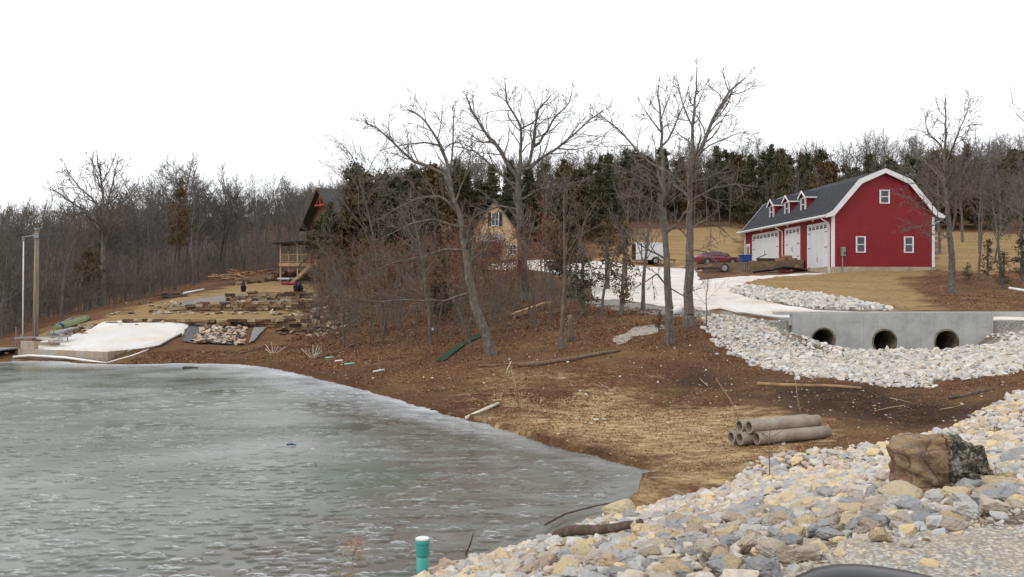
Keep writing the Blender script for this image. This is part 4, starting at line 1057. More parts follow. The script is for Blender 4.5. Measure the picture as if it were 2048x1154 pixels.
hero_skel("broad_oak", 56, [(1047,602),(1046,540),(1043,480),(1038,420),(1036,370),(1040,328)], .37, .16,
  [([(1037,362),(1020,335),(1006,311),(985,279),(968,259),(947,227),(932,190)], .14, .6), ([(1040,335),(1042,290),(1042,259),(1030,234),(1013,207),(1010,170)], .12, -.6), ([(1042,259),(1061,248),(1080,232),(1090,215)], .06, .8),
   ([(1042,340),(1060,322),(1068,276),(1071,248),(1078,214),(1103,184)], .12, .9), ([(1068,290),(1080,284),(1106,241),(1137,210),(1142,190)], .09, -1.2), ([(1050,345),(1082,318),(1113,300),(1148,272),(1175,248),(1202,230)], .11, -1.5),
   ([(1032,372),(1000,345),(968,314),(947,297),(923,288),(900,286)], .10, 1.4), ([(1040,400),(1080,380),(1120,375),(1165,370)], .08, -2.0), ([(1040,420),(1000,410),(965,420),(930,440)], .08, 2.0), ([(985,279),(965,285),(940,270),(925,262)], .05, -.8),
   ([(1113,300),(1150,300),(1185,290)], .05, .8), ([(1013,207),(1000,195),(985,180)], .035, .4), ([(1044,470),(1080,450),(1110,440)], .07, 2.0)],
  "broad spreading bare oak with the thickest trunk in front of the tan gable", 8, 1.15, .010, 5)
hero_skel("barn_side", 60, [(1905,586),(1904,520),(1901,480),(1895,416),(1889,360),(1888,319),(1892,263),(1891,195)], .24, .03,
  [([(1903,470),(1910,440),(1916,402),(1933,346),(1950,318),(1958,290)], .10, .8), ([(1899,450),(1863,432),(1833,418),(1805,402),(1775,395)], .07, -1.5), ([(1901,480),(1869,466),(1843,459)], .04, -1.0), ([(1892,400),(1865,380),(1845,350),(1832,320)], .07, 1.2),
   ([(1889,330),(1910,277),(1927,230),(1931,203)], .06, -.5), ([(1889,320),(1885,291),(1860,260),(1857,222)], .06, .6), ([(1912,280),(1933,266),(1950,251)], .03, .5), ([(1897,430),(1860,452),(1825,456),(1790,462)], .04, -1.8),
   ([(1916,402),(1945,390),(1975,370)], .05, -1.0), ([(1894,395),(1925,375),(1945,330)], .06, 1.6), ([(1890,350),(1868,325),(1850,300)], .05, -1.2), ([(1891,240),(1880,220),(1876,200)], .03, .3)],
  "bare tree with lichen-spotted trunk right of the red barn", 9, 1.35, .011, 5)
hero_skel("left_edge", 76, [(208,622),(207,560),(206,493),(208,434),(206,389),(201,354),(194,308)], .27, .04,
  [([(207,440),(229,416),(250,389),(258,374)], .10, 1.0), ([(207,430),(187,396),(166,378),(146,347),(140,330)], .11, -1.0), ([(206,460),(173,423),(139,406),(114,389),(86,370)], .12, 1.2), ([(208,430),(225,382),(235,350),(244,322)], .10, -.8),
   ([(206,490),(222,470),(240,440),(252,425)], .07, -1.5), ([(206,495),(187,465),(160,442)], .07, 1.5), ([(203,370),(215,335),(222,312)], .06, .8), ([(205,385),(185,350),(172,320)], .07, 1.2), ([(173,423),(150,430),(118,425)], .05, -1.2), ([(203,360),(190,335),(180,312)], .05, -.5), ([(229,416),(255,410),(275,400)], .05, .5)],
  "large pale-trunked bare tree with rounded crown at the left wood edge", 10, 1.1, .014, 5)
# --- prototypes, then copies
PF = [make_tree_meshes("wood%d" % i, 300+i, 14, .15+.03*(i % 3), 'oak' if i % 2 else 'forest', (random.uniform(-.3, .3), 0), 1.0, .014, True) for i in range(7)]
PL = [make_tree_meshes("low%d" % i, 400+i, 11, .13, 'low', (0, 0), 1.0, .035, True) for i in range(5)]
SAPTWIG = bark("sapling_twig", (.105,.068,.050), (.21,.145,.11))
PS = [make_tree_meshes("sap%d" % i, 500+i, 5.5, .055, 'sapling', (random.uniform(-.4, .4), 0), 1.0, .007) for i in range(6)]
for ms in PS: ms[1].materials[0] = SAPTWIG
def top_of(ms): return max(t.z for t in ms[2].tips)
TF = [top_of(m_) for m_ in PF]; TS = [top_of(m_) for m_ in PS]
rt = random.Random(11)
NUM = []     # (object, column, height, kind phrase, list of (column limit, place phrase))
taken = []
def spaced(x, y, dmin):
    for a, b in taken:
        if (a-x)**2+(b-y)**2 < dmin*dmin: return False
    taken.append((x, y)); return True
# left wood: edge row and depth
ULINE = [(-150, 695, 56), (0, 690, 56), (60, 668, 64), (130, 642, 66), (200, 617, 72), (300, 590, 82), (400, 568, 98), (520, 545, 115), (620, 533, 120), (760, 520, 124), (900, 500, 130)]
def edgeD(u): return float(np.interp(u, [a[0] for a in ULINE], [a[2] for a in ULINE]))
SKY_L = [(-150, 420), (0, 415), (80, 405), (130, 385), (240, 345), (280, 330), (360, 300), (400, 300), (450, 322), (530, 308), (600, 338), (660, 325), (720, 330), (830, 330)]
SKY_C = [(700, 325), (900, 312), (1000, 325), (1130, 318), (1240, 300), (1400, 292), (1570, 286), (1700, 315), (1850, 300), (2048, 290), (2150, 290)]
SKY_B = [(850, 320), (1000, 300), (1200, 292), (1300, 285), (1480, 262), (1560, 262), (1600, 280), (1700, 255), (1760, 238), (1850, 262), (2048, 255), (2150, 255)]
def cap(H, u, D, p, sky, lo=.86, hi=1.03):
    lim = EYE-(float(np.interp(u, [a[0] for a in sky], [a[1] for a in sky]))-HZ)/F*D-p.z
    return max(2.5, min(H, lim*rt.uniform(lo, hi)))
HL = [(-150, 11.5), (0, 12), (100, 12.5), (250, 14), (380, 16), (520, 15.5), (640, 14), (900, 13)]
n = 0
while n < 125:
    u = rt.uniform(-120, 830); D = edgeD(u)*math.exp(abs(rt.gauss(0, .38))+.02)
    if D > 230: continue
    p = onground(u, D)
    if not spaced(p.x, p.y, 1.6): continue
    k = rt.randrange(7); H_ = np.interp(u, [a[0] for a in HL], [a[1] for a in HL])*rt.uniform(.78, 1.12)*(1 if D < 150 else .9)
    H_ = cap(H_, u, D, p, SKY_L, .8)
    lab = "bare grey tree standing in the dense wood behind the stone terraces" if u > 240 else "bare grey tree in the low wood behind the utility pole"
    T = place_tree(PF[k], p, H_/TF[k], rt.uniform(0, 6.28), lab, "bare trees of the wood on the left" if u > 240 else "bare trees behind the utility pole"); n += 1
    NUM.append((T, u, H_, 'bare grey tree', [(70, 'left of the utility pole'), (200, 'between the utility pole and large pale-trunked tree'), (300, 'above the white sand beach'), (400, 'behind the dark brush pile'), (490, 'behind the split firewood heap'), (580, 'left of the covered porch'), (900, 'behind the log house')]))
# crest trees behind the cedars on the right
n = 0
while n < 62:
    u = rt.uniform(850, 2120); D = rt.uniform(185, 260); p = onground(u, D)
    if not spaced(p.x, p.y, 3): continue
    k = rt.randrange(7); H_ = cap(rt.uniform(13, 19), u, D, p, SKY_B, .8)
    T = place_tree(PF[k], p, H_/TF[k], rt.uniform(0, 6.28), "bare tree on the hill crest rising behind the dark cedars", "bare trees on the crest behind the cedars"); n += 1
    NUM.append((T, u, H_, 'crest-top bare tree', [(1050, 'above the tan gable'), (1300, 'above the white trailer'), (1480, 'above the red car'), (1650, 'above the barn dormers'), (1870, 'above the barn gable'), (2300, 'right of the barn')]))
# wood right of the barn
for u, D, H_ in ((1880,100,11),(1925,112,12),(1960,100,11),(2000,120,13),(2040,105,12),(2075,118,12),(1990,92,9),(2045,84,10),(2110,95,12),(1850,128,12),(1910,135,12),(1415,135,9),(1250,118,11),(1225,130,11),(1300,150,10),(1180,125,10),(1130,118,11),(1090,112,10),(1350,140,9),(2020,140,13),(1530,124,9),(1585,126,10),(1640,128,10),(1700,128,11),(1745,127,11),(1800,126,11),(1460,138,10),(1440,142,11),(1390,143,11),(1320,144,11),(1275,138,11),(1215,128,11)):
    p = onground(u, D); k = rt.randrange(7)
    T = place_tree(PF[k], p, H_/TF[k], rt.uniform(0, 6.28), "bare tree at the foot of the hill beyond the barn's lawns", "bare trees at the edge of the upper lawn")
    NUM.append((T, u, H_, 'hill-foot bare tree', [(1300, 'left of the white trailer'), (1500, 'above the red car'), (2300, 'right of the barn')]))
# thicket of saplings on the knoll
n = 0
TH = poly_uv([(600,672),(640,600),(760,588),(900,575),(1040,560),(1180,585),(1190,640),(1100,660),(1010,690),(960,700),(870,690),(760,710),(680,690)])
xs = [q[0] for q in TH]; ys = [q[1] for q in TH]
PR = []
for i in range(4):
    ms = PS[i]; tips = [tuple(t) for t in ms[2].tips]
    vv, qq = leaf_quads(tips, 620, .16, .068, i); PR.append(np_mesh("rust%d" % i, vv, qq, RUST, {'tint': np.repeat(rng.random(len(qq)), 4)}))
while n < 84:
    x = rt.uniform(min(xs), max(xs)); y = rt.uniform(min(ys), max(ys))
    if not inside(np.array([x]), np.array([y]), TH)[0] or not spaced(x, y, .55): continue
    u = x/y*F+1024
    k = rt.randrange(6); H_ = rt.uniform(2.6, 5.6) if rt.random() < .7 else rt.uniform(5, 7); H_ *= .75 if 940 < u < 1060 else 1; H_ = min(H_, 4.6) if u < 880 else H_; lf = k < 4 and (rt.random() < (.85 if 860 < u < 1090 else .45))
    T = place_tree(PS[k], (x, y, gz(x, y)), H_/TS[k], rt.uniform(0, 6.28),
               "thin sapling keeping rusty dead leaves on the brown knoll" if lf else "thin leafless sapling in the thicket on the brown knoll",
               "saplings with dead leaves on the knoll" if lf else "leafless saplings on the knoll", "sapling", leaves=PR[k] if lf else None); n += 1
    NUM.append((T, u, H_, 'rusty-leaved sapling' if lf else 'leafless sapling', [(720, 'right of the terraces'), (800, 'below the log house windows'), (870, 'left of the wide bare oak'), (950, 'below the tan gable'), (1040, 'behind the leaning tree'), (1300, 'around the lumber rack')]))
# low branches with dead leaves by the red car
for (u, D, H_) in ((1085, 60, 6.5), (1010, 66, 5.2), (945, 70, 5.5)):
    p = onground(u, D); k = rt.randrange(4)
    place_tree(PS[k], p, H_/TS[k], rt.uniform(0, 6), "%s young oak holding rust-red leaves in front of the tan gable" % {1085: 'rightmost', 1010: 'middle', 945: 'leftmost'}[u], "young oaks before the tan gable", "young_oak", leaves=PR[k])

# --- cedars
def cedar(name, seed, H, rad, n, sz, mat, bare=.12, dens=1.0):
    r = np.random.default_rng(seed); G = []
    G.append((0, 0, -.2, 0, 0, H*.5, .14, .09)); G.append((0, 0, H*.5, 0, 0, H*.97, .09, .02))
    nb = int(90*dens); cs = []; tint = []
    for i in range(nb):
        t = r.beta(1.15, 1.25); z = H*(bare + (1-bare)*t)*.985
        f = (1-t)**.75*(.55+.45*min(1, t/.22)); L = rad*f*r.uniform(.65, 1.2)+.15
        az = r.uniform(0, 6.28); up = r.uniform(.15, .8)
        tipz = z + L*up*.6
        G.append((0, 0, z, L*math.cos(az), L*math.sin(az), tipz, .03, .01))
        k = int(n/nb*(.5+L/rad)); s_ = r.random(k)**.6
        c = np.stack([s_*L*math.cos(az), s_*L*math.sin(az), z+(tipz-z)*s_], 1) + r.normal(0, 1, (k, 3))*np.array([.16, .16, .13])*(.5+rad*.35)
        cs.append(c); tint += [np.clip(r.normal(.42, .16)+r.normal(0, .08, k), 0, 1)]
    c = np.concatenate(cs); tn = np.concatenate(tint)
    v, q = quads_at(c, sz*r.uniform(.6, 1.4, len(c)), r)
    tv, tq = seg_mesh(G, 5)
    return np_mesh(name+"_trunk", tv, tq, BARK), np_mesh(name+"_crown", v, q, mat, {'tint': np.repeat(tn, 4)})
PC = [cedar("cedar%d" % i, 600+i, 9, (1.9, 2.3, 1.7, 2.1)[i], 6000, .125, CEDAR if i != 3 else CEDARB, .06) for i in range(4)]
def pc(u, D, H_, k=None, label=None, group=None, w=1.0, meshes=None, base=9.0):
    p = onground(u, D); k = rt.randrange(4) if k is None else k; s = H_/base
    T = place_tree(meshes or PC[k], p, s, rt.uniform(0, 6.28), label, group, "cedar_tree", "cedar tree", tilt=(rt.uniform(-.05, .05), rt.uniform(-.05, .05)))
    T.scale = (s*w, s*w, s); return T
THIN = cedar("thin_cedar", 640, 9, 2.0, 1500, .12, CEDARB, .35, .6); THIN2 = cedar("brown_cedar", 641, 9, 2.6, 1700, .14, CEDARB, .3, .6)
pc(664, 88, 8.4, 0, "dark cedar standing directly in front of the log house gable", w=.85)
pc(712, 90, 12.5, 1, "tall cedar right of the house gable, topping the roof")
pc(352, 86, 11.0, 2, "thin-crowned cedar on a long bare trunk at the edge of the terraces", w=.62, meshes=THIN)
pc(178, 72, 5.6, 3, "brownish young cedar beside the pale-trunked tree on the left", w=.9, meshes=THIN2)
pc(1128, 62, 8.2, 0, "dark cedar between the broad oak and the drive")
pc(880, 49, 3.6, 1, "low dark cedar bush deep in the thicket")
PCb = [cedar("bare_cedar%d" % i, 650+i, 9, (2.4, 2.0, 2.6)[i], 5200, .15, (CEDAR, CEDARB, CEDAR)[i], .34) for i in range(3)]
for i, (u, D, H_, lab) in enumerate(((646, 89.5, 7.4, "olive cedar hiding the left corner of the log house"), (735, 87, 11.5, "tall cedar before the log house, left of its paired windows"), (775, 88, 11.0, "cedar before the middle of the log house roof"),
       (822, 90, 11.5, "cedar crowding the right half of the log house roof"), (868, 93, 11.5, "cedar at the right end of the log house"))):
    pc(u, D, H_, i % 3, lab, None, 1.15, PCb[i % 3])
CB = "cedars massed behind the log house"
n = 0
for (u0, u1, D0, D1, N, h0, h1, lab, grp) in (
    (700, 900, 92, 118, 15, 8.5, 13, "dark cedar in the clump hiding the log house", "cedars in front of and behind the log house"),
    (860, 1240, 112, 155, 34, 8, 12, "dark cedar on the slope behind the tan gable", "cedars behind the tan gable"),
    (1200, 1500, 145, 185, 34, 9, 14.5, "dark cedar along the top of the upper lawn", "cedars along the top of the upper lawn"),
    (1480, 1880, 132, 178, 44, 9, 13.5, "dark cedar in the row behind the red barn", "cedars behind the red barn"),
    (1870, 2120, 128, 170, 26, 9, 14, "dark cedar on the hillside right of the barn", "cedars on the hillside right of the barn")):
    k = 0
    while k < N:
        u = rt.uniform(u0, u1); D = rt.uniform(D0, D1); p = onground(u, D)
        if D < 140 and 1240 < u < 1480: continue
        if not spaced(p.x, p.y, 1.9): continue
        hc = cap(rt.uniform(h0, h1), u, D, p, SKY_C, .78, 1.04)
        T = pc(u, D, hc, None, lab, grp, w=rt.uniform(1.1, 1.7)*9/max(hc, 6)); k += 1
        NUM.append((T, u, hc, 'dark cedar', [(800, 'behind the log house'), (930, 'between log house and tan gable'), (1040, 'behind the tan gable'), (1150, 'behind the broad oak'), (1260, 'left of the white trailer'), (1380, 'above the white trailer'), (1500, 'above the red car'), (1640, 'behind the barn dormers'), (1760, 'behind the barn roof'), (1880, 'behind the barn gable'), (2300, 'on the hillside right of the barn')]))
# slight young cedars near the drive and beyond the culvert
PCs = [cedar("young_cedar%d" % i, 700+i, 4, .8, 900, .07, (CEDAR, CEDARB)[i % 2], .12, .45) for i in range(3)]
for u, D, H_, w, lab in ((1243, 43.5, 4.6, .75, "thin straggly cedar at the lower edge of the drive"), (1165, 45, 3.6, 1.3, "wide low cedar under the slim trees by the drive"),
                (1318, 36, .95, 1.0, "tiny cedar seedling beside the gravel path"), (1975, 70, 3.2, 1.0, "young cedar between two slim trees right of the barn"),
                (2042, 68, 4.0, 1.1, "young cedar at the far right behind the white pipe"), (1935, 66, 1.6, 1.3, "low cedar shrub behind the lichen-spotted tree"),
                (2005, 62, 2.6, 1.2, "bushy young cedar over brown leaves right of the barn"), (1215, 60, 4.6, 1.3, "dense young cedar standing against the white drive")):
    pc(u, D, H_, 0, lab, None, w, PCs[rt.randrange(3)], 4.0)

# --- the far wooded hills as one mass, and brush on the wood floor
def mass(name, protos, spots, label, cat):
    parts = []; r = random.Random(5); mats_i = []
    for (x, y, z, s) in spots:
        v, q, v2, q2 = protos[r.randrange(len(protos))][3]
        a = r.uniform(0, 6.28); M_ = np.array([[math.cos(a), -math.sin(a), 0], [math.sin(a), math.cos(a), 0], [0, 0, 1]])*s
        for vv, qq in ((v, q), (v2, q2)): parts.append((vv @ M_.T + np.array([x, y, z]), qq))
    v, q = join_np(parts)
    return obj(name, np_mesh(name, v, q, FARTWIG), kind='stuff', label=label, category=cat) if False else tag(obj(name, np_mesh(name, v, q, FARTWIG)), label, cat, None, 'stuff')
sp_ = []
while len(sp_) < 900:
    u = rt.uniform(-350, 900); D = rt.uniform(150, 400)
    if u > 500 and D < 170: continue
    p = onground(u, D); sp_.append((p.x, p.y, p.z, rt.uniform(.75, 1.1)))
while len(sp_) < 1250:
    u = rt.uniform(850, 2500); D = rt.uniform(180, 280)
    p = onground(u, D); sp_.append((p.x, p.y, p.z, rt.uniform(.8, 1.1)))
mass("distant_wood", PL, sp_, "leafless grey wood covering the far hills", "woodland")
PB = [make_tree_meshes("brush%d" % i, 800+i, 3.2, .03, 'brush', (0, 0), 1, .012, True) for i in range(4)]
sp_ = []
while len(sp_) < 1100:
    u = rt.uniform(-120, 850); D = edgeD(u)*math.exp(rt.uniform(.0, .5)); p = onground(u, D); sp_.append((p.x, p.y, p.z, rt.uniform(.5, 1.3)))
mass("undergrowth", PB, sp_, "leafless brush on the floor of the wood behind the terraces", "undergrowth")
PB2 = [make_tree_meshes("twigs%d" % i, 850+i, 1.3, .010, 'brush', (0, 0), 1, .004, True) for i in range(4)]
sp_ = []
while len(sp_) < 520:
    x = rt.uniform(min(xs), max(xs)); y = rt.uniform(min(ys), max(ys))
    if inside(np.array([x]), np.array([y]), TH)[0]: sp_.append((x, y, gz(x, y), rt.uniform(.5, 1.6)))
mass("brushwood", PB2, sp_, "knee-high leafless shoots between the saplings on the knoll", "undergrowth")

ORD = ['zeroth','first','second','third','fourth','fifth','sixth','seventh','eighth','ninth','tenth','eleventh','twelfth','thirteenth','fourteenth','fifteenth','sixteenth','seventeenth','eighteenth','nineteenth','twentieth']
def ordw(i):
    return ORD[i] if i <= 20 else 'twenty-'+ORD[i-20]
def relabel():
    cells = {}
    for T, u, h, kind, marks in NUM:
        pl = next(p_ for lim, p_ in marks if u <= lim or lim == marks[-1][0]); cells.setdefault((kind, pl), []).append((u, h, T))
    for (kind, pl), L in cells.items():
        hs_ = sorted(h for _, h, _ in L); med = hs_[len(hs_)//2]
        for nm, sub in (('taller', [x for x in L if x[1] >= med]), ('shorter', [x for x in L if x[1] < med])):
            sub.sort(key=lambda x: x[0]); n_ = len(sub)
            for i, (_, _, T) in enumerate(sub):
                k = i+1 if i < (n_+1)//2 else n_-i; side = 'left' if i < (n_+1)//2 else 'right'
                if n_ == 1: T['label'] = '%s %s, the only such one %s' % (nm, kind, pl)
                else: T['label'] = '%s %s %s, %s' % (nm, kind, pl, (side+'most' if k == 1 else ordw(k)+' from '+side))
relabel()
# ------------------------------------------------------------------ stone
def rock_mat(name, by_obj, palette, sc=1.0, rv=.5):
    m = NT(name, .85, .25); p = m.pos(by_obj)
    t = m.rand() if by_obj else m.attr('tint')
    c = m.ramp(t, palette, 'CONSTANT')
    t2 = m.math('FRACT', m.math('MULTIPLY', t, 7.31))
    c = m.mix(.22, c, m.ramp(t2, [(0, (.36,.33,.29)), (.5, (.52,.49,.44)), (1, (.60,.56,.50))]))
    k = 1.0 if by_obj else 2.2
    c = m.mix(m.ramp(m.noise(p, 2.6*sc*k, 6, .75), [(.47, 0.0), (.62, .3 if by_obj else .55)]), c, (.60,.46,.28))
    c = m.mix(m.ramp(m.noise(p, 4.2*sc*k, 6, .8), [(.52, 0.0), (.66, .35 if by_obj else .6)]), c, (.33,.28,.23) if not by_obj else (.40,.34,.28))
    c = m.mix(m.ramp(m.noise(p, 7*sc*k, 5, .8), [(.56, 0.0), (.70, .55)]), c, (.74,.72,.69))
    m.col(c).bump(m.math('ADD', m.noise(p, 5*sc*k, 6, .75), m.math('MULTIPLY', m.vor(m.pos(by_obj, (1, 1, 2.0)), 6*sc*k), .6)), 1.0, .05 if by_obj else .03); return m.m
PALF = [(.0, (.50,.465,.41)), (.15, (.31,.33,.36)), (.29, (.64,.48,.23)), (.40, (.62,.60,.57)), (.52, (.44,.355,.26)), (.60, (.42,.44,.47)), (.72, (.68,.55,.31)), (.82, (.60,.52,.45)), (.94, (.38,.31,.24))]
PALW = [(.0, (.52,.51,.48)), (.2, (.36,.37,.39)), (.38, (.62,.61,.59)), (.58, (.48,.43,.37)), (.68, (.42,.43,.45)), (.84, (.58,.52,.42)), (.92, (.66,.65,.64))]
ROCKI = rock_mat("limestone_rock", True, PALF); ROCKF = rock_mat("limestone_rock_small", False, PALF)
ROCKW = rock_mat("riprap_white", False, PALW, .8)
def hull(seed, n=15, flat=.72, bev=.05):
    r = random.Random(seed); bm = bmesh.new()
    for i in range(n):
        v = Vector((r.gauss(0,1), r.gauss(0,1), r.gauss(0,1))).normalized()*r.uniform(.8, 1.05)
        bm.verts.new((v.x*.62, v.y*.5, v.z*.5*flat))
    res = bmesh.ops.convex_hull(bm, input=bm.verts)
    bmesh.ops.delete(bm, geom=[g_ for g_ in res['geom_interior'] if isinstance(g_, bmesh.types.BMVert)], context='VERTS')
    if bev: 
        bmesh.ops.bevel(bm, geom=bm.edges[:], offset=bev, segments=1, affect='EDGES', profile=.6, clamp_overlap=True)
    bmesh.ops.triangulate(bm, faces=bm.faces[:]); bmesh.ops.recalc_face_normals(bm, faces=bm.faces[:])
    V_ = np.array([v.co[:] for v in bm.verts]); bm.verts.index_update(); Q_ = np.array([[v.index for v in f.verts] for f in bm.faces]); bm.free(); return V_, Q_
HB = [hull(i, 13+i % 5, .6+.1*(i % 4), .045) for i in range(12)]      # bevelled, seen close
HS = [hull(40+i, 11, .65+.1*(i % 3), 0) for i in range(10)]             # plain, seen small
def rough_hull(seed, v, q):
    """break up the facets of a big rock"""
    from mathutils import noise as mn
    bm = bmesh.new(); vs = [bm.verts.new(x) for x in v]
    for f in q: bm.faces.new([vs[i] for i in f])
    bmesh.ops.subdivide_edges(bm, edges=[e for e in bm.edges if e.calc_length() > .10], cuts=2, use_grid_fill=True)
    bmesh.ops.subdivide_edges(bm, edges=[e for e in bm.edges if e.calc_length() > .10], cuts=1, use_grid_fill=True)
    for w in bm.verts:
        d = w.co.normalized(); s_ = Vector((seed*3.1, 0, 0)); step = mn.noise(w.co*3.2+s_)
        w.co += d*(mn.noise(w.co*2.5+s_)*.03 + (math.floor(step*5)/5)*.035 + mn.noise(w.co*9+s_)*.012)
    bmesh.ops.triangulate(bm, faces=bm.faces[:]); bm.verts.index_update()
    V_ = np.array([x.co[:] for x in bm.verts]); Q_ = np.array([[x.index for x in f.verts] for f in bm.faces]); bm.free(); return V_, Q_
def rot_np(r, n):
    a = r.uniform(0, 2*np.pi, n); b = r.normal(0, .35, n); c = r.normal(0, .35, n)
    ca, sa, cb, sb, cc_, s_c = np.cos(a), np.sin(a), np.cos(b), np.sin(b), np.cos(c), np.sin(c)
    Z = np.zeros(n); O = np.ones(n)
    Rz = np.stack([ca,-sa,Z, sa,ca,Z, Z,Z,O], -1).reshape(n,3,3); Rx = np.stack([O,Z,Z, Z,cb,-sb, Z,sb,cb], -1).reshape(n,3,3); Ry = np.stack([cc_,Z,s_c, Z,O,Z, -s_c,Z,cc_], -1).reshape(n,3,3)
    return Rz @ Rx @ Ry
def rock_field(name, xy, size, sink, mat, protos, seed, lift=None, **kw):
    r = np.random.default_rng(seed); n = len(xy); z = height(xy[:,0], xy[:,1]); z = np.maximum(z, 0)
    k = r.integers(0, len(protos), n); Rm = rot_np(r, n); parts = []; tint = []
    for j, (hv, hq) in enumerate(protos):
        s = np.where(k == j)[0]
        if not len(s): continue
        sc = size[s][:,None,None]*(hv[None]*np.ones((len(s),1,1)))
        v = np.einsum('nij,nkj->nki', Rm[s], sc)
        v[:,:,0] += xy[s,0][:,None]; v[:,:,1] += xy[s,1][:,None]; v[:,:,2] += (z[s]+size[s]*sink + (lift[s] if lift is not None else 0))[:,None]
        q = hq[None] + (np.arange(len(s))*len(hv))[:,None,None]
        parts.append((v.reshape(-1,3), q.reshape(-1,3))); tint.append(np.repeat(r.random(len(s)), len(hv)))
    v, q = join_np(parts)
    return tag(obj(name, np_mesh(name, v, q, mat, {'tint': np.concatenate(tint)})), **kw)
def fill(poly, step, seed, grow=lambda D: 1.0):
    r = np.random.default_rng(seed); P_ = np.array(poly); x0, y0 = P_.min(0); x1, y1 = P_.max(0)
    gx_, gy_ = np.meshgrid(np.arange(x0, x1, step), np.arange(y0, y1, step)); n = gx_.size
    xy = np.stack([gx_.ravel()+r.uniform(-.5, .5, n)*step, gy_.ravel()+r.uniform(-.5, .5, n)*step], 1)
    d = sdist(xy[:,0], xy[:,1], poly) + .35*smooth_noise(xy[:,0], xy[:,1], .9, seed) + r.normal(0, .12, n)
    return xy[d > 0]
r = np.random.default_rng(21)
# riprap around the culvert outlet
xy = np.concatenate([fill(RIP1, .145, 31), fill(RIP1b, .17, 39)]); xy = xy[~((xy[:,1] > 36.6) & (xy[:,0] > 12.3) & (xy[:,0] < 20.3))]; xy = xy[~((xy[:,1] > 37.95) & (xy[:,0] > 11.7) & (xy[:,0] < 20.9))]; sz = r.lognormal(math.log(.185), .34, len(xy)).clip(.08, .42)
rock_field("riprap_stones", xy, sz, .12, ROCKW, HS, 32, label="bed of white and grey riprap rock sweeping below the concrete headwall", cat="riprap", kind='stuff')
xy = fill(RIP2, .26, 33); sz = r.lognormal(math.log(.30), .25, len(xy)).clip(.15, .5)
rock_field("riprap_stones", xy, sz, .12, ROCKW, HS, 34, label="strip of white riprap rock between the drive and the barn's straw bank", cat="riprap", kind='stuff')
# the rock face of the dam in the foreground
DAM = [(-16, -3.2), (9, 16), (30, 33), (34, 28), (14, 11.5), (8.5, 7.4), (4.6, 6.2), (3.1, 5.35), (1.75, 4.85), (1.0, 4.0), (.8, 2.4), (-2, 1.0), (-10, -5)]
def toe(x, y): return x*NRM[0]+y*NRM[1]
tmp = []
P_ = np.array([(-14, -4), (34, 36)])
gx_, gy_ = np.meshgrid(np.arange(-9, 32, .108), np.arange(2.2, 32, .108)); n_ = gx_.size
xy = np.stack([gx_.ravel()+r.uniform(-.5, .5, n_)*.108, gy_.ravel()+r.uniform(-.5, .5, n_)*.108], 1)
s_ = toe(xy[:,0], xy[:,1]); uu = xy[:,0]/xy[:,1]*F+1024; vv = HZ+F*(EYE-np.maximum(height(xy[:,0], xy[:,1]), 0))/xy[:,1]
CREST = [(0.2, 2.0), (.9, 4.0), (1.75, 4.75), (3.0, 5.25), (4.4, 6.0), (8.3, 7.2), (14, 11.3), (30, 24)]
ux_ = (xy[:,0]*.789+xy[:,1]*.615)                    # distance along the dam
cr_s = np.interp(ux_, [c_[0]*.789+c_[1]*.615 for c_ in CREST], [toe(*c_) for c_ in CREST])
toe_s = np.interp(uu, [640, 960, 1180, 1320, 1500, 1640, 1800, 1900, 2048, 2300], [6.3, 8.45, 8.6, 8.6, 9.2, 9.0, 8.25, 8.4, 8.7, 8.7])
okk = (s_ > cr_s + r.normal(0, .15, n_)) & (s_ < toe_s + .25*smooth_noise(xy[:,0], xy[:,1], .8, 9) + r.normal(0, .08, n_)) & ((uu > 1420) | (vv > np.interp(uu, [700, 800, 830, 900, 1000, 1100, 1200, 1320, 1420], [1300, 1185, 1160, 1140, 1110, 1082, 1048, 1006, 960]))) & (uu < 2500) & (vv < 1500)
xy = xy[okk]
BLD = P(1862, 985, 7.2)
xy = xy[np.hypot(xy[:,0]-BLD.x, (xy[:,1]-BLD.y-.05)*.8) > .34]
sz = r.lognormal(math.log(.128), .32, len(xy)).clip(.055, .235)*np.interp(xy[:,1], [4, 7, 14], [.82, 1.0, 1.2])
D_ = xy[:,1]; uu = xy[:,0]/D_*F+1024; vv = HZ+F*(EYE-np.maximum(height(xy[:,0], xy[:,1]), 0))/D_
vis = (uu > 0) & (uu < 2048) & (vv < 1165) & (D_ > 3)
app = np.where(vis, sz/D_, 0); order = np.argsort(-app); big = order[:290]; rest = np.setdiff1d(np.arange(len(xy)), big)
rock_field("rock_bank_stones", xy[rest], sz[rest], .14, ROCKF, HB, 36, label="smaller broken limestone covering the foreground dam face", cat="riprap", kind='stuff')
HM = [np_mesh("rock_shape%d" % i, v, q, ROCKI) for i, (v, q) in enumerate(HB)]
zz = np.maximum(height(xy[big,0], xy[big,1]), 0)
KINDC = [("yellow", (.76,.59,.32)), ("blue-grey", (.40,.42,.455)), ("whitish", (.74,.72,.69)), ("tan", (.68,.58,.46)), ("brown-stained", (.50,.38,.27)), ("light grey", (.58,.58,.58))]
KM = [rock_mat(nm_.replace('-', '_').replace(' ', '_')+"_limestone", True, [(0, c_), (.5, tuple(x*.86 for x in c_))]) for nm_, c_ in KINDC]
HR = [rough_hull(i, v, q) for i, (v, q) in enumerate(HB)]
HK = [[np_mesh("rock_shape", v, q, KM[c]) for (v, q) in HR] for c in range(6)]
LM = [("the big boulder", 1860, 960), ("the rotten brown log", 1190, 1075), ("the turquoise standpipe", 845, 1110), ("the black car mirror", 1740, 1140), ("the concrete pipe stack", 1560, 900),
      ("the tip of the pond", 1310, 960), ("the middle of the bottom edge", 1330, 1145), ("the far right edge", 2040, 850)]
cells = {}
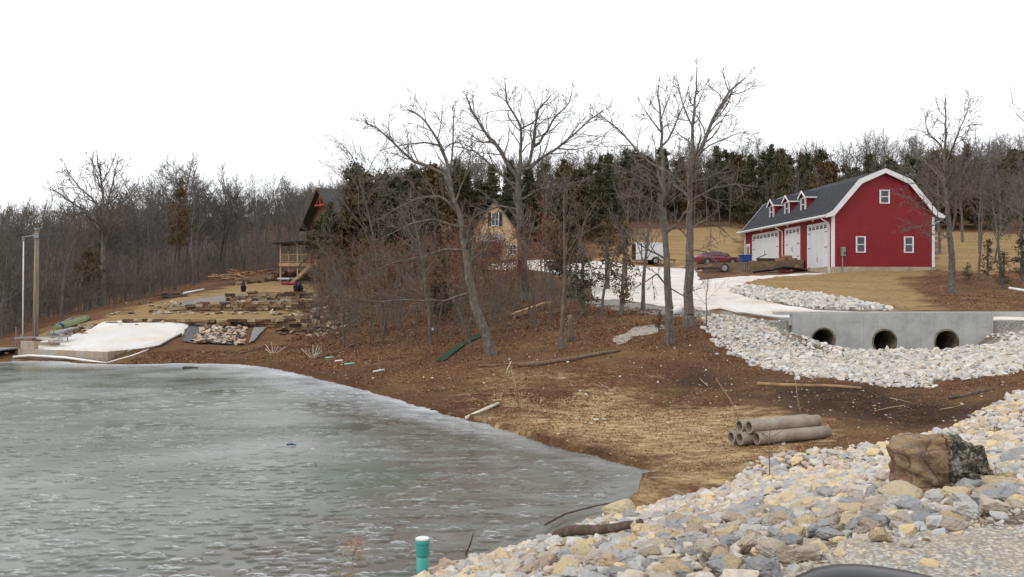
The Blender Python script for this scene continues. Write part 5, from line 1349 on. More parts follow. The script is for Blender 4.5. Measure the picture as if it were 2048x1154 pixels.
for j, i in enumerate(big):
    c = int(r.choice(6, p=[.22, .22, .16, .16, .12, .12]))
    o = tag(obj("limestone_rock", HK[c][j % 12], loc=(xy[i,0], xy[i,1], zz[j]+sz[i]*.22), rot=(r.normal(0, .3), r.normal(0, .3), r.uniform(0, 6.28)), scale=float(sz[i])*1.06),
        None, "rock", "larger rocks of the foreground dam face")
    ds = [math.hypot(uu[i]-a, (vv[i]-b)*1.0) for _, a, b in LM]; k = int(np.argmin(ds)); cells.setdefault((c, k), []).append((ds[k], o))
for (c, k), L in cells.items():
    L.sort(key=lambda x: x[0])
    for i, (_, o) in enumerate(L): o['label'] = "large %s limestone rock %snearest to %s" % (KINDC[c][0], '' if i == 0 else ordw(i+1)+' ', LM[k][0])
# chips and gravel on the crest
gx_ = r.uniform(.3, 7.5, 26000); gy_ = r.uniform(3.2, 10, 26000); s_ = toe(gx_, gy_)
ux_ = gx_*.789+gy_*.615; cr_s = np.interp(ux_, [c_[0]*.789+c_[1]*.615 for c_ in CREST], [toe(*c_) for c_ in CREST])
k = s_ < cr_s+.35; xy = np.stack([gx_[k], gy_[k]], 1)
rock_field("crest_gravel", xy, r.lognormal(math.log(.028), .5, len(xy)).clip(.010, .12), .05, ROCKF, HS, 41, label="loose gravel and chips on top of the dam", cat="gravel", kind='stuff')
# strays on the bare ground and at the shore
def stray(poly, n, s0, seed, label, mat=ROCKF):
    r2 = np.random.default_rng(seed); P_ = np.array(poly); a = r2.uniform(P_.min(0), P_.max(0), (n*3, 2)); a = a[inside(a[:,0], a[:,1], poly)][:n]
    rock_field("stray_stones", a, r2.lognormal(math.log(s0), .5, len(a)).clip(.02, .3), .1, mat, HS, seed, label=label, cat="stones", kind='stuff')
stray(poly_uv([(640,742),(900,800),(1060,860),(1330,935),(1500,925),(1750,890),(2048,800),(2048,740),(1850,790),(1600,760),(1400,690),(1250,690),(1000,720),(700,700)]), 420, .042, 43, "scattered small stones on the brown bank above the pond")
stray(poly_uv([(1424,632),(1585,645),(1621,696),(1938,700),(2048,660),(2048,700),(1900,720),(1600,716),(1480,680)]), 1500, .07, 44, "crushed gravel against the foot of the headwall", ROCKW)
for (u, v, D, s, lab, ii) in ((1245, 1032, 11.6, .40, "large yellow triangular rock beside the rotten log", 3), (1800, 1008, 6.85, .34, "flat yellow rock leaning at the foot of the big boulder", 5),
                 (862, 667, 45, .35, "single pale stone among leaves high on the knoll", 2), (1200, 965, 14.0, .2, "pale rock at the very tip of the pond", 6)):
    p = hit(u, v+6) if ii in (3, 5) else onground(u, D)
    mt = rock_mat("ochre_rock", True, [(0, (.62,.48,.24)), (.5, (.58,.46,.27))]) if ii in (3, 5) else ROCKI
    vv_, qq_ = HB[ii]; tag(obj("limestone_rock", np_mesh("big_rock", vv_, qq_, mt), loc=(p.x, p.y, p.z+s*.22), rot=(.1, -.1, ii), scale=(s*1.15, s, s*1.15)), lab, "rock")

# ------------------------------------------------------------------ the boulder
bm = bmesh.new(); bmesh.ops.create_cube(bm, size=1)
bmesh.ops.subdivide_edges(bm, edges=bm.edges[:], cuts=28, use_grid_fill=True)
from mathutils import noise as mn
for v in bm.verts:
    x, y, z = v.co; 
    x *= .70; y *= .50; z *= .44
    if x < 0: z *= 1 - .35*(-x/.37)**2.2; y *= 1-.25*(-x/.37)**2
    if x < -.1: z += .02*(-x)
    x += -.05*(z/.22)*(1 if x > 0 else .3) ; 
    if z < 0 and x > 0: z += .05*(x/.37)
    p = Vector((x, y, z)); d = p.normalized()
    f = mn.noise(p*2.6+Vector((3,1,7)))*.07 + mn.noise(p*7)*.036 + math.floor(mn.noise(p*4+Vector((9,2,4)))*6)/6*.05 + mn.noise(p*19)*.016
    lay = math.sin((z*1.0+x*.35+mn.noise(p*3)*.10)*46)*.011*(1 if x < .1 else .3)
    rr_ = 1 - .10*max(0, abs(v.co.x*2)**6)*max(abs(v.co.y*2), abs(v.co.z*2))**6
    v.co = (p + d*(f+lay))*rr_
bmm = NT("boulder_stone", .92, .2); p = bmm.pos(True)
bc = bmm.ramp(bmm.noise(bmm.pos(True, (1, 1, 2.2), (0, .35, 0)), 4, 7, .7), [(.32, (.095,.055,.040)), (.43, (.20,.12,.072)), (.54, (.34,.225,.12)), (.66, (.30,.26,.21))])
sx = bmm.n('SeparateXYZ'); bmm.l(p, sx.inputs[0])
crk = bmm.vor(bmm.pos(True, (1, 1, 1.8), (0, .4, .2)), 3.2, 'DISTANCE_TO_EDGE')
bc = bmm.mix(bmm.ramp(crk, [(.0, .75), (.05, 0.0)]), bc, (.07,.045,.035))
bc = bmm.mix(bmm.ramp(bmm.noise(p, 9, 6, .8), [(.52, 0.0), (.66, .6)]), bc, (.42,.36,.29))
bc = bmm.mix(bmm.ramp(bmm.noise(p, 3.1, 6, .8), [(.50, 0.0), (.64, .65)]), bc, (.12,.085,.08))
bside = bmm.math('ADD', bmm.math('MULTIPLY', sx.outputs[0], 6), bmm.math('MULTIPLY', bmm.noise(p, 4.5, 7, .8), 2.6), False)
dk = bmm.ramp(bmm.math('MULTIPLY', bside, .5), [(.58, 0.0), (.72, 1.0)])
grey = bmm.ramp(bmm.noise(p, 22, 5, .8), [(.36, (.030,.027,.020)), (.48, (.065,.057,.038)), (.56, (.24,.22,.18)), (.66, (.38,.36,.32))])
low = bmm.ramp(bmm.math('ADD', sx.outputs[2], bmm.math('MULTIPLY', bmm.noise(p, 6, 4, .7), .2)), [(-.0, 1.0), (.02, 0.0)])
grey = bmm.mix(low, grey, (.33,.31,.28))
bmm.col(bmm.mix(dk, bc, grey)).bump(bmm.math('ADD', bmm.noise(p, 12, 6, .75), bmm.math('MULTIPLY', bmm.noise(p, 45, 4, .7), .5)), 1.0, .035)
me = bpy.data.meshes.new("boulder"); bm.to_mesh(me); bm.free(); me.materials.append(bmm.m); me.polygons.foreach_set('use_smooth', [True]*len(me.polygons))
bp = onground(1862, 7.25)
tag(obj("boulder", me, loc=(bp.x+.02, bp.y-.05, bp.z+.235), rot=(R(-4), R(3), R(-6)), scale=(.99, 1.0, 1.12)), "big rusty-brown boulder with a black mossy right side resting on the rocks", "boulder")
# ------------------------------------------------------------------ vehicles
TYRE = plain("tyre_rubber", (.018,.018,.018), .85, .2, 5)
RIM = plain("alloy_rim", (.45,.45,.46), .35, .1, 5, metal=.6)
CARP = NT("burgundy_paint", .22, .6); CARP.col((.13,.008,.022)); CARP.b.inputs['Coat Weight'].default_value = .6
def wheel(parent, x, y, r, w, side, nspoke=5):
    m = MB(); n = 24
    prof = [(r*.62, 0), (r*.95, 0), (r, w*.15), (r, w*.85), (r*.95, w), (r*.62, w)]
    ring = []
    for (rr_, ww) in prof: ring.append([(x+rr_*math.cos(2*math.pi*k/n), y+side*(ww-w/2)*-1, r+rr_*math.sin(2*math.pi*k/n)) for k in range(n)])
    b = len(m.v)
    for rg in ring: m.v += rg
    for i in range(len(ring)-1):
        for k in range(n): m.f.append((b+i*n+k, b+i*n+(k+1) % n, b+(i+1)*n+(k+1) % n, b+(i+1)*n+k)); m.m.append(0)
    W = m.build("wheel", TYRE, parent, smooth=True)
    m = MB(); yo = y+side*(w*.5-.03)
    rg = [(x+r*.63*math.cos(2*math.pi*k/n), yo-side*.05, r+r*.63*math.sin(2*math.pi*k/n)) for k in range(n)]
    m.add(rg, [tuple(range(n))]); m.mi = 1
    for k in range(nspoke):
        a = 2*math.pi*k/nspoke; m.beam((x, yo, r), (x+r*.6*math.cos(a), yo, r+r*.6*math.sin(a)), .09, .04, (0, 1, 0))
    m.tube([(x, yo-.02*side, r), (x, yo+.02*side, r)], r*.18, 10)
    q = [(x+r*.60*math.cos(2*math.pi*k/n), yo, r+r*.60*math.sin(2*math.pi*k/n)) for k in range(n+1)]
    m.tube(q, .025, 5)
    m.build("rim", [BLACKM, RIM], W)
def loft(secs, prof):
    """secs: list of (x, half width, z bottom, z top, crown) ; prof: unit cross profile list (y 0..1, z 0..1) for the right half"""
    m = MB(); rows = []
    for (x, hw, zb, zt) in secs:
        row = [(x, hw*py, zb+(zt-zb)*pz) for py, pz in prof] + [(x, -hw*py, zb+(zt-zb)*pz) for py, pz in prof[::-1]]
        rows.append(row)
    n = len(rows[0]); 
    for r_ in rows: m.v += r_
    for i in range(len(rows)-1):
        for k in range(n): m.f.append((i*n+k, i*n+(k+1) % n, (i+1)*n+(k+1) % n, (i+1)*n+k)); m.m.append(0)
    m.f.append(tuple(range(n))[::-1]); m.m.append(0); m.f.append(tuple((len(rows)-1)*n+k for k in range(n))); m.m.append(0)
    return m
cp_ = P(1432, 531, 92.5); 
car = empty("parked_car", (cp_.x, cp_.y, 6.08), R(14), "burgundy four-door sedan parked on the pad between the trailer and barn", "car")
bl = bw(-5.5, 14.4, padz(-5.5)); car.location = (cp_.x, cp_.y, bw(-5.9, 14, padz(-5.9)).z+.01)
prof = [(.0, 0), (.80, 0), (.92, .10), (.99, .45), (1, .62), (.93, .92), (.80, 1), (0, 1.02)]
secs = [(-2.38, .70, .42, .86), (-2.30, .84, .30, .98), (-2.0, .89, .24, 1.04), (-1.3, .91, .22, 1.04), (-.2, .92, .20, .98), (.9, .92, .20, .96), (1.5, .91, .22, .92), (2.0, .87, .24, .84), (2.28, .78, .28, .72), (2.40, .60, .34, .60)]
b = loft(secs, prof).build("body", CARP.m, car, smooth=True)
gp = [(.0, 0), (1.0, 0), (.95, .35), (.80, .85), (.70, 1), (0, 1.06)]
gs = [(-2.02, .72, .98, 1.02), (-1.55, .80, .96, 1.22), (-1.0, .84, .95, 1.41), (-.4, .86, .94, 1.47), (.2, .86, .93, 1.46), (.75, .85, .92, 1.30), (1.28, .80, .90, .97)]
c_ = loft(gs, gp).build("cabin", CARP.m, car, smooth=True)
for side in (-1, 1):
    m = MB()
    def sp3(x, f):
        hw = np.interp(x, [g[0] for g in gs], [g[1] for g in gs]); zb = np.interp(x, [g[0] for g in gs], [g[2] for g in gs]); zt = np.interp(x, [g[0] for g in gs], [g[3] for g in gs])
        py = np.interp(f, [0, .35, .85], [1, .95, .80]); return (x, side*(hw*py+.012), zb+(zt-zb)*f)
    for xa, xb in ((-1.45, -.95), (-.9, -.12), (-.02, .95)):
        k = 6; xs_ = np.linspace(xa, xb, k); m.add([sp3(x, .12) for x in xs_]+[sp3(x, .84 if x < .6 else .74) for x in xs_], [(i, i+1, k+i+1, k+i) for i in range(k-1)])
    m.build("side_window", GLASSD, c_)
m = MB(); m.add([(1.24, -.68, .99), (1.24, .68, .99), (.80, .60, 1.29), (.80, -.60, 1.29)], [(0,1,2,3)]); o = m.build("windscreen", GLASSD, c_); o.location = (.03, 0, .02)
m = MB(); m.add([(-2.0, -.6, 1.03), (-2.0, .6, 1.03), (-1.2, .6, 1.36), (-1.2, -.6, 1.36)], [(0,1,2,3)]); o = m.build("rear_window", GLASSD, c_); o.location = (-.03, 0, .025)
for x in (-1.42, 1.42):
    for s in (-1, 1):
        wheel(car, x, s*.82, .34, .22, s)
        m = MB(); m.tube([(x, s*.60, .36), (x, s*.915, .36)], .385, 20); m.build("wheel_arch", BLACKM, car)
for s in (-1, 1):
    m = MB(); m.tube([(-2.36, s*.62, .80), (-2.28, s*.84, .82), (-1.95, s*.905, .84)], [.07, .09, .04], 8); m.build("taillight", plain("red_lens", (.35,.02,.02), .2, .1, 5, spec=.6) if s == -1 else bpy.data.materials["red_lens"], car)
    m = MB(); m.tube([(2.30, s*.55, .64), (2.10, s*.80, .70)], [.06, .08], 8); m.build("headlight", GLASSD, car)
    m = MB(); m.tube([(.85, s*.84, 1.0), (.82, s*1.02, 1.03)], [.05, .09], 8); m.build("door_mirror", CARP.m, car)
tp = onground(1302, 94)
tr = empty("enclosed_trailer", (tp.x, tp.y, tp.z+.02), R(6), "white enclosed single-axle trailer parked on the upper lawn's edge", "trailer")
m = MB(); m.prism([(-1.85, .45), (-1.85, 2.18), (-1.7, 2.28), (1.35, 2.28), (1.75, 1.9), (1.75, .45)], 'y', -.9, .9); m.build("body", DOORW, tr, bevel=.05)
m = MB(); m.box(-1.3, -1.2, -.915, -.901, .5, 2.2); m.box(-1.88, -1.851, -.85, .85, .5, 2.2); m.build("trim", BLACKM, tr)
for s in (-1, 1):
    wheel(tr, .25, s*.95, .36, .2, s)
    m = MB(); k = 9; m.add([(.25+.46*math.cos(a), s*y_, .36+.46*math.sin(a)) for a in np.linspace(0, math.pi, k) for y_ in (.86, 1.08)], [(2*i, 2*i+1, 2*i+3, 2*i+2) for i in range(k-1)]); m.build("mudguard", BLACKM, tr)
m = MB(); m.tube([(1.75, .3, .5), (2.7, 0, .5)], .05, 6); m.tube([(1.75, -.3, .5), (2.7, 0, .5)], .05, 6); m.tube([(2.5, 0, .5), (2.5, 0, .03)], .04, 6); m.build("hitch", BLACKM, tr)
# rusty wheeled cart at the foot of the wall
q = onground(1425, 84.5); ctt = empty("hand_cart", (q.x, q.y, q.z), R(4), "rusty low cart with a spoked wheel and load below the retaining wall", "cart")
m = MB(); m.box(-1.6, .9, -.4, .4, .28, .36); m.box(-1.6, .9, -.42, -.401, .36, .5); m.tube([(.9, 0, .33), (1.5, 0, .5)], .03, 6); m.build("bed", DARKW, ctt)
m = MB(); m.beam((-1.7, -.1, .18), (-.1, -.15, .72), .22, .16); m.beam((-1.5, .2, .45), (.2, .2, .60), .25, .14); m.build("load", CEDARW, ctt)
wheel(ctt, 1.0, -.5, .42, .1, -1, 8)
# blue bin, black culvert tube and clutter by the barn doors
q = bw(-4.6, 9.0, padz(-4.6)); tb = empty("storage_bin", q, BARN_RZ, "blue plastic bin standing in front of the wide barn door", "bin")
BLUE = plain("blue_plastic", (.018,.050,.20), .4, .1, 3)
m = MB(); m.add([(-.42,-.32,0),(.42,-.32,0),(.42,.32,0),(-.42,.32,0),(-.52,-.42,.72),(.52,-.42,.72),(.52,.42,.72),(-.52,.42,.72)], [(0,3,2,1),(0,1,5,4),(1,2,6,5),(2,3,7,6),(3,0,4,7),(4,5,6,7)]); m.build("body", BLUE, tb)
m = MB(); m.box(-.57, .57, -.47, .47, .721, .80); m.build("lid", BLUE, tb, bevel=.02)
BLKP = plain("black_plastic", (.014,.014,.015), .4, .2, 4)
pts = [bw(*a) for a in ((-5.6, 4.2, .05), (-4.2, 4.4, .22), (-2.8, 4.6, .50), (-1.6, 4.8, .42), (-.4, 4.9, .10))]
pts = [Vector((p.x, p.y, max(p.z, gz(p.x, p.y)+.12))) for p in pts]
m = MB(); m.tube(pts, .13, 10); m.tube([p+Vector((.1, -.35, -.02)) for p in pts[1:]], .12, 10); m.build("drain_hose", BLKP, smooth=True, label="black corrugated drain hose heaped below the retaining wall by the tall door", cat="hose")
q = bw(-2.4, 4.75); m = MB(); m.box(-.5, .5, -.3, .3, .02, .42); m.box(-.55, .55, -.34, .34, .421, .5); o = m.build("tool_box", plain("dull_red_paint", (.16,.035,.03), .6, .3, 4), loc=(q.x, q.y, gz(q.x, q.y)), bevel=.03, label="dull red tool box among hoses by the tall barn door", cat="box")
q = bw(-1.0, 5.2); m = MB(); m.box(-.5, .5, -.25, .25, .0, .3); m.prism([(-.3,.3),(0,.62),(.35,.3)], 'y', -.2, .2); m.build("rubble_pile", plain("orange_clay", (.32,.15,.08), .9, .3, 5), loc=(q.x, q.y, gz(q.x, q.y)), bevel=.04, label="small orange brick heap beside the tall barn door", cat="brick heap")
for i, (x, y, w, lab) in enumerate(((-2.6, 8.2, 2.2, "dark plank stack on the raised pad by the middle barn door"),)):
    q = bw(x, y, padz(x)); m = MB()
    for j in range(3): m.box(-w/2, w/2, -.35+.02*j, .3, .02+j*.12, .12+j*.12)
    m.beam((-w/2, 0, .36), (-.2, 0, .75), .3, .05); m.build("plank_stack", DARKW, loc=q, label=lab, cat="planks").rotation_euler = (0, 0, BARN_RZ)

# ------------------------------------------------------------------ stack of concrete pipes
pc0 = onground(1563, 17.6); an = R(19); 
def cpipe(off, dz, dl, lab, L=1.6, r=.127, ry=0.0):
    m = MB(); n = 28; dx, dy = math.cos(an), math.sin(an)
    T = []; prof = [(r*.78, 0), (r*.97, 0), (r, .02), (r, L-.10), (r*.97, L), (r*.78, L)]
    b = 0
    for rr_, x in prof + [(r*.78, 0)]:
        m.v += [(x, rr_*math.cos(2*math.pi*k/n), rr_*math.sin(2*math.pi*k/n)) for k in range(n)]
    for i in range(len(prof)):
        for k in range(n): m.f.append((i*n+k, i*n+(k+1) % n, (i+1)*n+(k+1) % n, (i+1)*n+k)); m.m.append(0)
    x0 = pc0.x - L/2*dx + dl*dx - off*dy; y0 = pc0.y - L/2*dy + dl*dy + off*dx
    o = m.build("concrete_pipe", PIPEC, smooth=False, loc=(x0, y0, gz(x0, y0)*.5+gz(x0+L*dx, y0+L*dy)*.5 + dz), label=lab, cat="pipe", group="stack of concrete pipes")
    o.rotation_euler = (0, R(-1.5)+ry, an); md = o.modifiers.new('n', 'EDGE_SPLIT'); md.split_angle = R(35); o.data.polygons.foreach_set('use_smooth', [True]*len(o.data.polygons)); return o
cpipe(-.22, .118, .10, "front concrete pipe lying lowest on the ground", 1.66)
cpipe(.05, .118, -.12, "middle bottom concrete pipe in the stack, mostly hidden under two others", 1.62)
cpipe(.32, .118, -.14, "rearmost bottom concrete pipe, only its dark mouth showing", 1.62)
cpipe(-.085, .34, 0, "upper front concrete pipe resting on the lower two", 1.62)
cpipe(.185, .34, -.04, "upper rear concrete pipe showing its mouth and far end", 1.62)

# ------------------------------------------------------------------ logs, sticks and litter of the bank
LOGM = bark("fallen_log", (.10,.060,.038), (.26,.175,.115), (.33,.27,.20))
ROT = bark("rotten_log", (.055,.040,.033), (.18,.125,.10), (.27,.22,.19), 1.4)
PALE = plain("peeled_wood", (.60,.52,.41), .8, .2, 4, bump=.3)
def logline(name, pts_uv, r0, r1, mat, lab, cat="log", lift=None, n=10, seed=0, sub=5):
    rr_ = random.Random(seed); W = hits(pts_uv); pts = []
    for a, b in zip(W, W[1:]):
        for k in range(sub): pts.append(a.lerp(b, k/sub))
    pts.append(W[-1]); N = len(pts); lift = r0*.6 if lift is None else lift
    zs = [gz(p.x, p.y) for p in pts]
    q = []
    for i, p in enumerate(pts):
        z = sum(zs[max(0,i-3):i+4])/len(zs[max(0,i-3):i+4])
        q.append(Vector((p.x+rr_.uniform(-1,1)*r0*.25, p.y+rr_.uniform(-1,1)*r0*.25, max(z, 0)+lift)))
    m = MB(); m.tube(q, [r0+(r1-r0)*i/(N-1)*1.0 + rr_.uniform(-.08,.08)*r0 for i in range(N)], n)
    return m.build(name, mat, smooth=True, label=lab, cat=cat)
logline("fallen_log", [(1037,734),(1080,731),(1140,722),(1190,712),(1236,703)], .10, .065, LOGM, "longest fallen log, thick and brown, lying across the slope below the trees", seed=1)
logline("fallen_log", [(957,735),(1000,731),(1037,728)], .045, .03, LOGM, "thinner log extending left from the long brown one", seed=2)
logline("fallen_log", [(1516,771),(1600,773),(1680,775),(1722,779)], .055, .04, plain("tan_log", (.30,.19,.10), .9, .3, 4), "straight tan log lying at the foot of the riprap", seed=3)
logline("fallen_log", [(1896,800),(1940,790),(1985,780)], .04, .065, ROT, "dark rotting branch on the brown ground at right", seed=4)
rr_ = random.Random(5); a_, b_ = hit(1112, 1092)+Vector((0, 0, .12)), hit(1282, 1074)+Vector((0, 0, .13)); m = MB()
m.tube([a_.lerp(b_, t)+Vector((0, 0, .015*math.sin(t*7)+rr_.uniform(-.006, .006))) for t in np.linspace(0, 1, 13)], [.050, .056, .058, .054, .050, .052, .048, .046, .044, .042, .040, .036, .028], 11)
m.build("rotten_log", ROT, smooth=False, label="thick rotten brown log lying in the foreground rocks", cat="log")
q1, q2 = hit(933, 840)+Vector((0, 0, .05)), hit(997, 812)+Vector((0, 0, .08)); m = MB()
m.tube([q1, q1.lerp(q2, .3), q1.lerp(q2, .7), q2], [.055, .052, .045, .036], 10); m.build("peeled_log", PALE, smooth=True, label="peeled white log lying half on the ice edge", cat="log")
def stick(a, b, r, mat, lab, cat="stick", z0=0.0, curve=0.0, group=None, name="stick"):
    """upright or leaning stick: foot at pixel a on the ground, tip at pixel b at the same depth"""
    f = hit(*a); t = P(b[0], b[1], f.y-.1); mid_ = f.lerp(t, .5)+Vector((curve, 0, 0))
    m = MB(); m.tube([f-Vector((0,0,.1)), mid_, t], [r, r*.85, r*.55], 6); return m.build(name, mat, smooth=True, label=lab, cat=cat, group=group)
STK = plain("dry_stick", (.36,.27,.17), .9, .25, 5)
stick((1039,815), (1017,718), .016, STK, "tall thin leaning stick rising from the slope above the peeled log", curve=.03)
stick((1010,748), (1023,722), .025, PALE, "short pale stake crossing the tall thin stick", name="stake", cat="stake")
stick((1487,852), (1432,757), .012, STK, "thin bent stick leaning left above the concrete pipes", curve=.05)
stick((1605,838), (1590,752), .011, STK, "thin upright stick behind the concrete pipes' far end", curve=-.03)
for i, (u, v, du, dv, lab) in enumerate(((1218,780,-22,-16,"short bleached stick on the slope right of centre"),(1140,797,-14,8,"small pale twig lying on the slope"),(1415,775,-18,-22,"bare pale twig below the gravel path end"),(1810,812,-60,14,"long pale twig lying in the dark mud"),(1780,798,40,10,"curved pale twig on the brown ground at right"),(1880,825,50,-18,"straight dead twig near the right rock bank"),(1560,740,-30,-14,"bent branch lying at the left toe of the riprap"))):
    logline("twig", [(u, v), (u+du*.5, v+dv*.4), (u+du, v+dv)], .016, .008, STK, lab, "twig", .03, 5, 40+i, 3)
logline("twig", [(1090,1058),(1130,1036),(1190,1020),(1232,1012)], .016, .008, ROT, "long thin dark branch arcing over the ice edge by the rocks", "twig", .06, 6, 60, 4)
stick((925,1108), (947,1066), .012, ROT, "short dark stick standing between rocks and ice", curve=.03)
# saplings in the foreground
def shrub(u, v, vt, D, n, r, mat, lab, spread, name="weed", cat="shrub", seed=0, leaf=None):
    f = onground(u, D); Hh = EYE-(vt-HZ)/F*D-f.z; rr_ = random.Random(seed); m = MB(); tips = []
    m.tube([f-Vector((0,0,.05)), f+Vector((rr_.uniform(-.03,.03), 0, Hh*.5)), f+Vector((rr_.uniform(-.05,.05), 0, Hh))], [r, r*.7, r*.3], 5)
    for i in range(n):
        z = Hh*rr_.uniform(.2, .85); a = rr_.uniform(0, 6.28); L = Hh*spread*rr_.uniform(.5, 1.1)
        b0 = f+Vector((0, 0, z)); d = Vector((math.cos(a), math.sin(a)*.8, rr_.uniform(.5, 1.2))).normalized()
        b1 = b0+d*L*.6; b2 = b1+(d+Vector((0,0,.3))).normalized()*L*.4; m.tube([b0, b1, b2], [r*.5, r*.35, r*.2], 4); tips += [b1, b2]
        for k in range(2):
            e = b1+Vector((rr_.uniform(-1,1), rr_.uniform(-1,1), rr_.uniform(.1,1))).normalized()*L*.3; m.tube([b1, e], [r*.3, r*.15], 3); tips.append(e)
    T = empty(name, f, 0, lab, cat); o = m.build("stem", mat, T); o.location = -f
    if leaf:
        vv, qq = leaf_quads([tuple(t-f) for t in tips], leaf[0], leaf[1], leaf[2], seed); obj("foliage", np_mesh("foliage", vv, qq, leaf[3]), T)  # small seed heads at the stem tips, no leaves
TANL = plain("tan_seed_heads", (.42,.25,.12), .9, .3, 8)
shrub(705, 1154, 1080, 9.2, 14, .006, STK, "airy tan weed with seed heads standing at the near ice edge", .38, seed=1, leaf=(420, .035, .011, TANL))
shrub(1540, 945, 850, 14.3, 9, .010, TWIG, "leafless seedling with spreading twigs in front of the concrete pipes", .55, "seedling", "sapling", seed=3)
shrub(1858, 905, 865, 11.0, 7, .006, STK, "dry grass stem clump behind the boulder", .4, seed=5)
shrub(1985, 1000, 930, 7.0, 6, .004, STK, "thin dry weed right of the boulder", .4, seed=6)
shrub(1620, 1060, 1010, 6.0, 5, .003, STK, "thin dry weed growing between rocks right of centre", .4, seed=7)
shrub(1360, 1120, 1060, 7.6, 6, .004, STK, "wiry dead weed in the rocks at bottom centre", .5, seed=8)

# green standpipe
q = onground(845, 10.15); gp_ = empty("standpipe", (q.x, q.y, 0), 0, "turquoise standpipe with a white cap at the ice edge", "pipe")
TEAL = plain("turquoise_pvc", (.055,.34,.29), .45, .12, 5); zt = EYE-(1078-HZ)/F*10.15
m = MB(); m.tube([(0,0,-.3), (0,0,zt-.16)], .070, 20); m.build("lower_tube", TEAL, gp_, smooth=True)
m = MB(); m.tube([(0,0,zt-.19), (0,0,zt-.175), (0,0,zt-.05), (0,0,zt-.045), (0,0,zt-.03), (0,0,zt-.005)], [.074,.078,.078,.085,.086,.084], 24); m.build("collar", TEAL, gp_)
m = MB(); m.tube([(0,0,zt-.004), (0,0,zt+.012), (0,0,zt+.016)], [.080,.080,.072], 24); m.build("cap", WHITE, gp_)

# ------------------------------------------------------------------ left shore: block wall, pvc, liner, terraces, pole, dock
BLK = NT("concrete_block", .92, .2); tv = BLK.attr('tint'); p = BLK.pos(True)
BLK.col(BLK.mix(.35, BLK.ramp(tv, [(0, (.27,.215,.155)), (.5, (.36,.29,.215)), (.8, (.38,.35,.31)), (1, (.34,.34,.33))]), BLK.ramp(BLK.noise(p, 5, 6, .7), [(.3, (.22,.17,.12)), (.7, (.42,.36,.28))]))).bump(BLK.noise(p, 20, 4), .3, .02)
c1 = Vector((*[(40-1024)/F*43.6, 43.6],)); c2 = Vector(((213-1024)/F*41.3, 41.3)); c3 = Vector(((300-1024)/F*45, 45.0)); c4 = Vector(((345-1024)/F*48, 48.0))
zt = [EYE-(699-HZ)/F*43.6, EYE-(701-HZ)/F*41.3, EYE-(696-HZ)/F*45, EYE-(679-HZ)/F*48]
block_run("block_wall", [c1, c2, c3, c4], zt, [-.05, -.15, .2, .45], .60, .32, .22, BLK.m, "low tan concrete block wall holding the white sand beach", "wall", jit=.004, seed=9)
c0 = c1+Vector((0, .02)); cb = Vector(((37-1024)/F*46.5, 46.5))
block_run("block_pier", [Vector((c1.x, c1.y+.25)), Vector(((70-1024)/F*43.3, 43.4))], [zt[0]+.42]*2, [zt[0]+.01]*2, .60, .40, .24, BLK.m, "raised pair of concrete blocks at the left end of the beach wall", "wall", jit=.004, seed=10)
block_run("block_wall", [Vector(((72-1024)/F*45.5, 45.5)), Vector(((118-1024)/F*45.3, 45.3))], [zt[0]+.40]*2, [zt[0]-.1]*2, .60, .36, .2, BLK.m, "short row of concrete blocks behind the utility pole", "wall", jit=.004, seed=11)
PVC = plain("white_pvc", (.74,.71,.68), .45, .06, 2)
def polyline(name, pts, r, mat, lab, cat="pipe", n=8):
    m = MB(); m.tube(pts, r, n); return m.build(name, mat, smooth=True, label=lab, cat=cat)
pv = [P(27, 714, 43.3), P(60, 711, 43.0), P(130, 715, 42.0), P(213, 727, 40.6), P(262, 713, 42.2), P(298, 700, 44)]
polyline("drain_pipe", pv, .062, PVC, "white plastic pipe bending around the front of the block wall")
bp_ = [P(298, 701, 43.9), P(320, 692, 45), P(345, 678, 47.5), P(364, 668, 50)]
polyline("black_hose", bp_, .08, BLKP, "black pipe continuing from the white one along the beach edge", "pipe")
polyline("pipe_end", [P(360, 671, 49.6), P(366, 668, 50)], .10, PVC, "short white pipe end sticking out of the black pipe", "pipe")
# liner with flat rocks
def patch(name, uv, dz, mat, lab, cat, n=9, amp=.04):
    a, b_, c_2, d_ = [Vector(x) for x in uv]; m = MB(); uvs = []
    for i in range(n+1):
        for j in range(n+1):
            q = a.lerp(b_, j/n).lerp(d_.lerp(c_2, j/n), i/n); uvs.append((q.x, q.y))
    W = hits(uvs, False); m.v = [(w.x, w.y, max(w.z, gz(w.x, w.y))+dz+amp*mn.noise(w*1.3)) for w in W]
    m.f = [(i*(n+1)+j, i*(n+1)+j+1, (i+1)*(n+1)+j+1, (i+1)*(n+1)+j) for i in range(n) for j in range(n)]; m.m = [0]*len(m.f)
    return m.build(name, mat, smooth=True, label=lab, cat=cat)
LINER = plain("pond_liner", (.030,.032,.035), .5, .35, 1.2, bump=.3)
patch("pond_liner", [(378,651),(502,652),(462,692),(365,685)], .07, LINER, "black liner sheet spread between the beach and the terraces", "liner", 12, .10)
patch("pond_liner", [(508,658),(534,658),(508,684),(497,690)], .10, plain("grey_liner", (.16,.155,.15), .6, .2, 2), "small grey liner flap hanging in the rock notch", "liner", 6, .05)
SLAB = rock_mat("tan_slab", False, [(0, (.42,.30,.18)), (.3, (.34,.23,.14)), (.6, (.50,.38,.24)), (.85, (.30,.22,.15))])
fl = [(v*np.array([1, 1, .35]), q) for v, q in HS]
pts_ = []
for _ in range(300):
    t, s__ = rt.random(), rt.random(); u = 390+100*t+8*(s__-.5); v = 690-34*s__+4*(t-.5)
    if u < 400 and v < 670: continue
    pts_.append((u, v))
W = hits(pts_, False); xy = np.array([(w.x, w.y) for w in W])
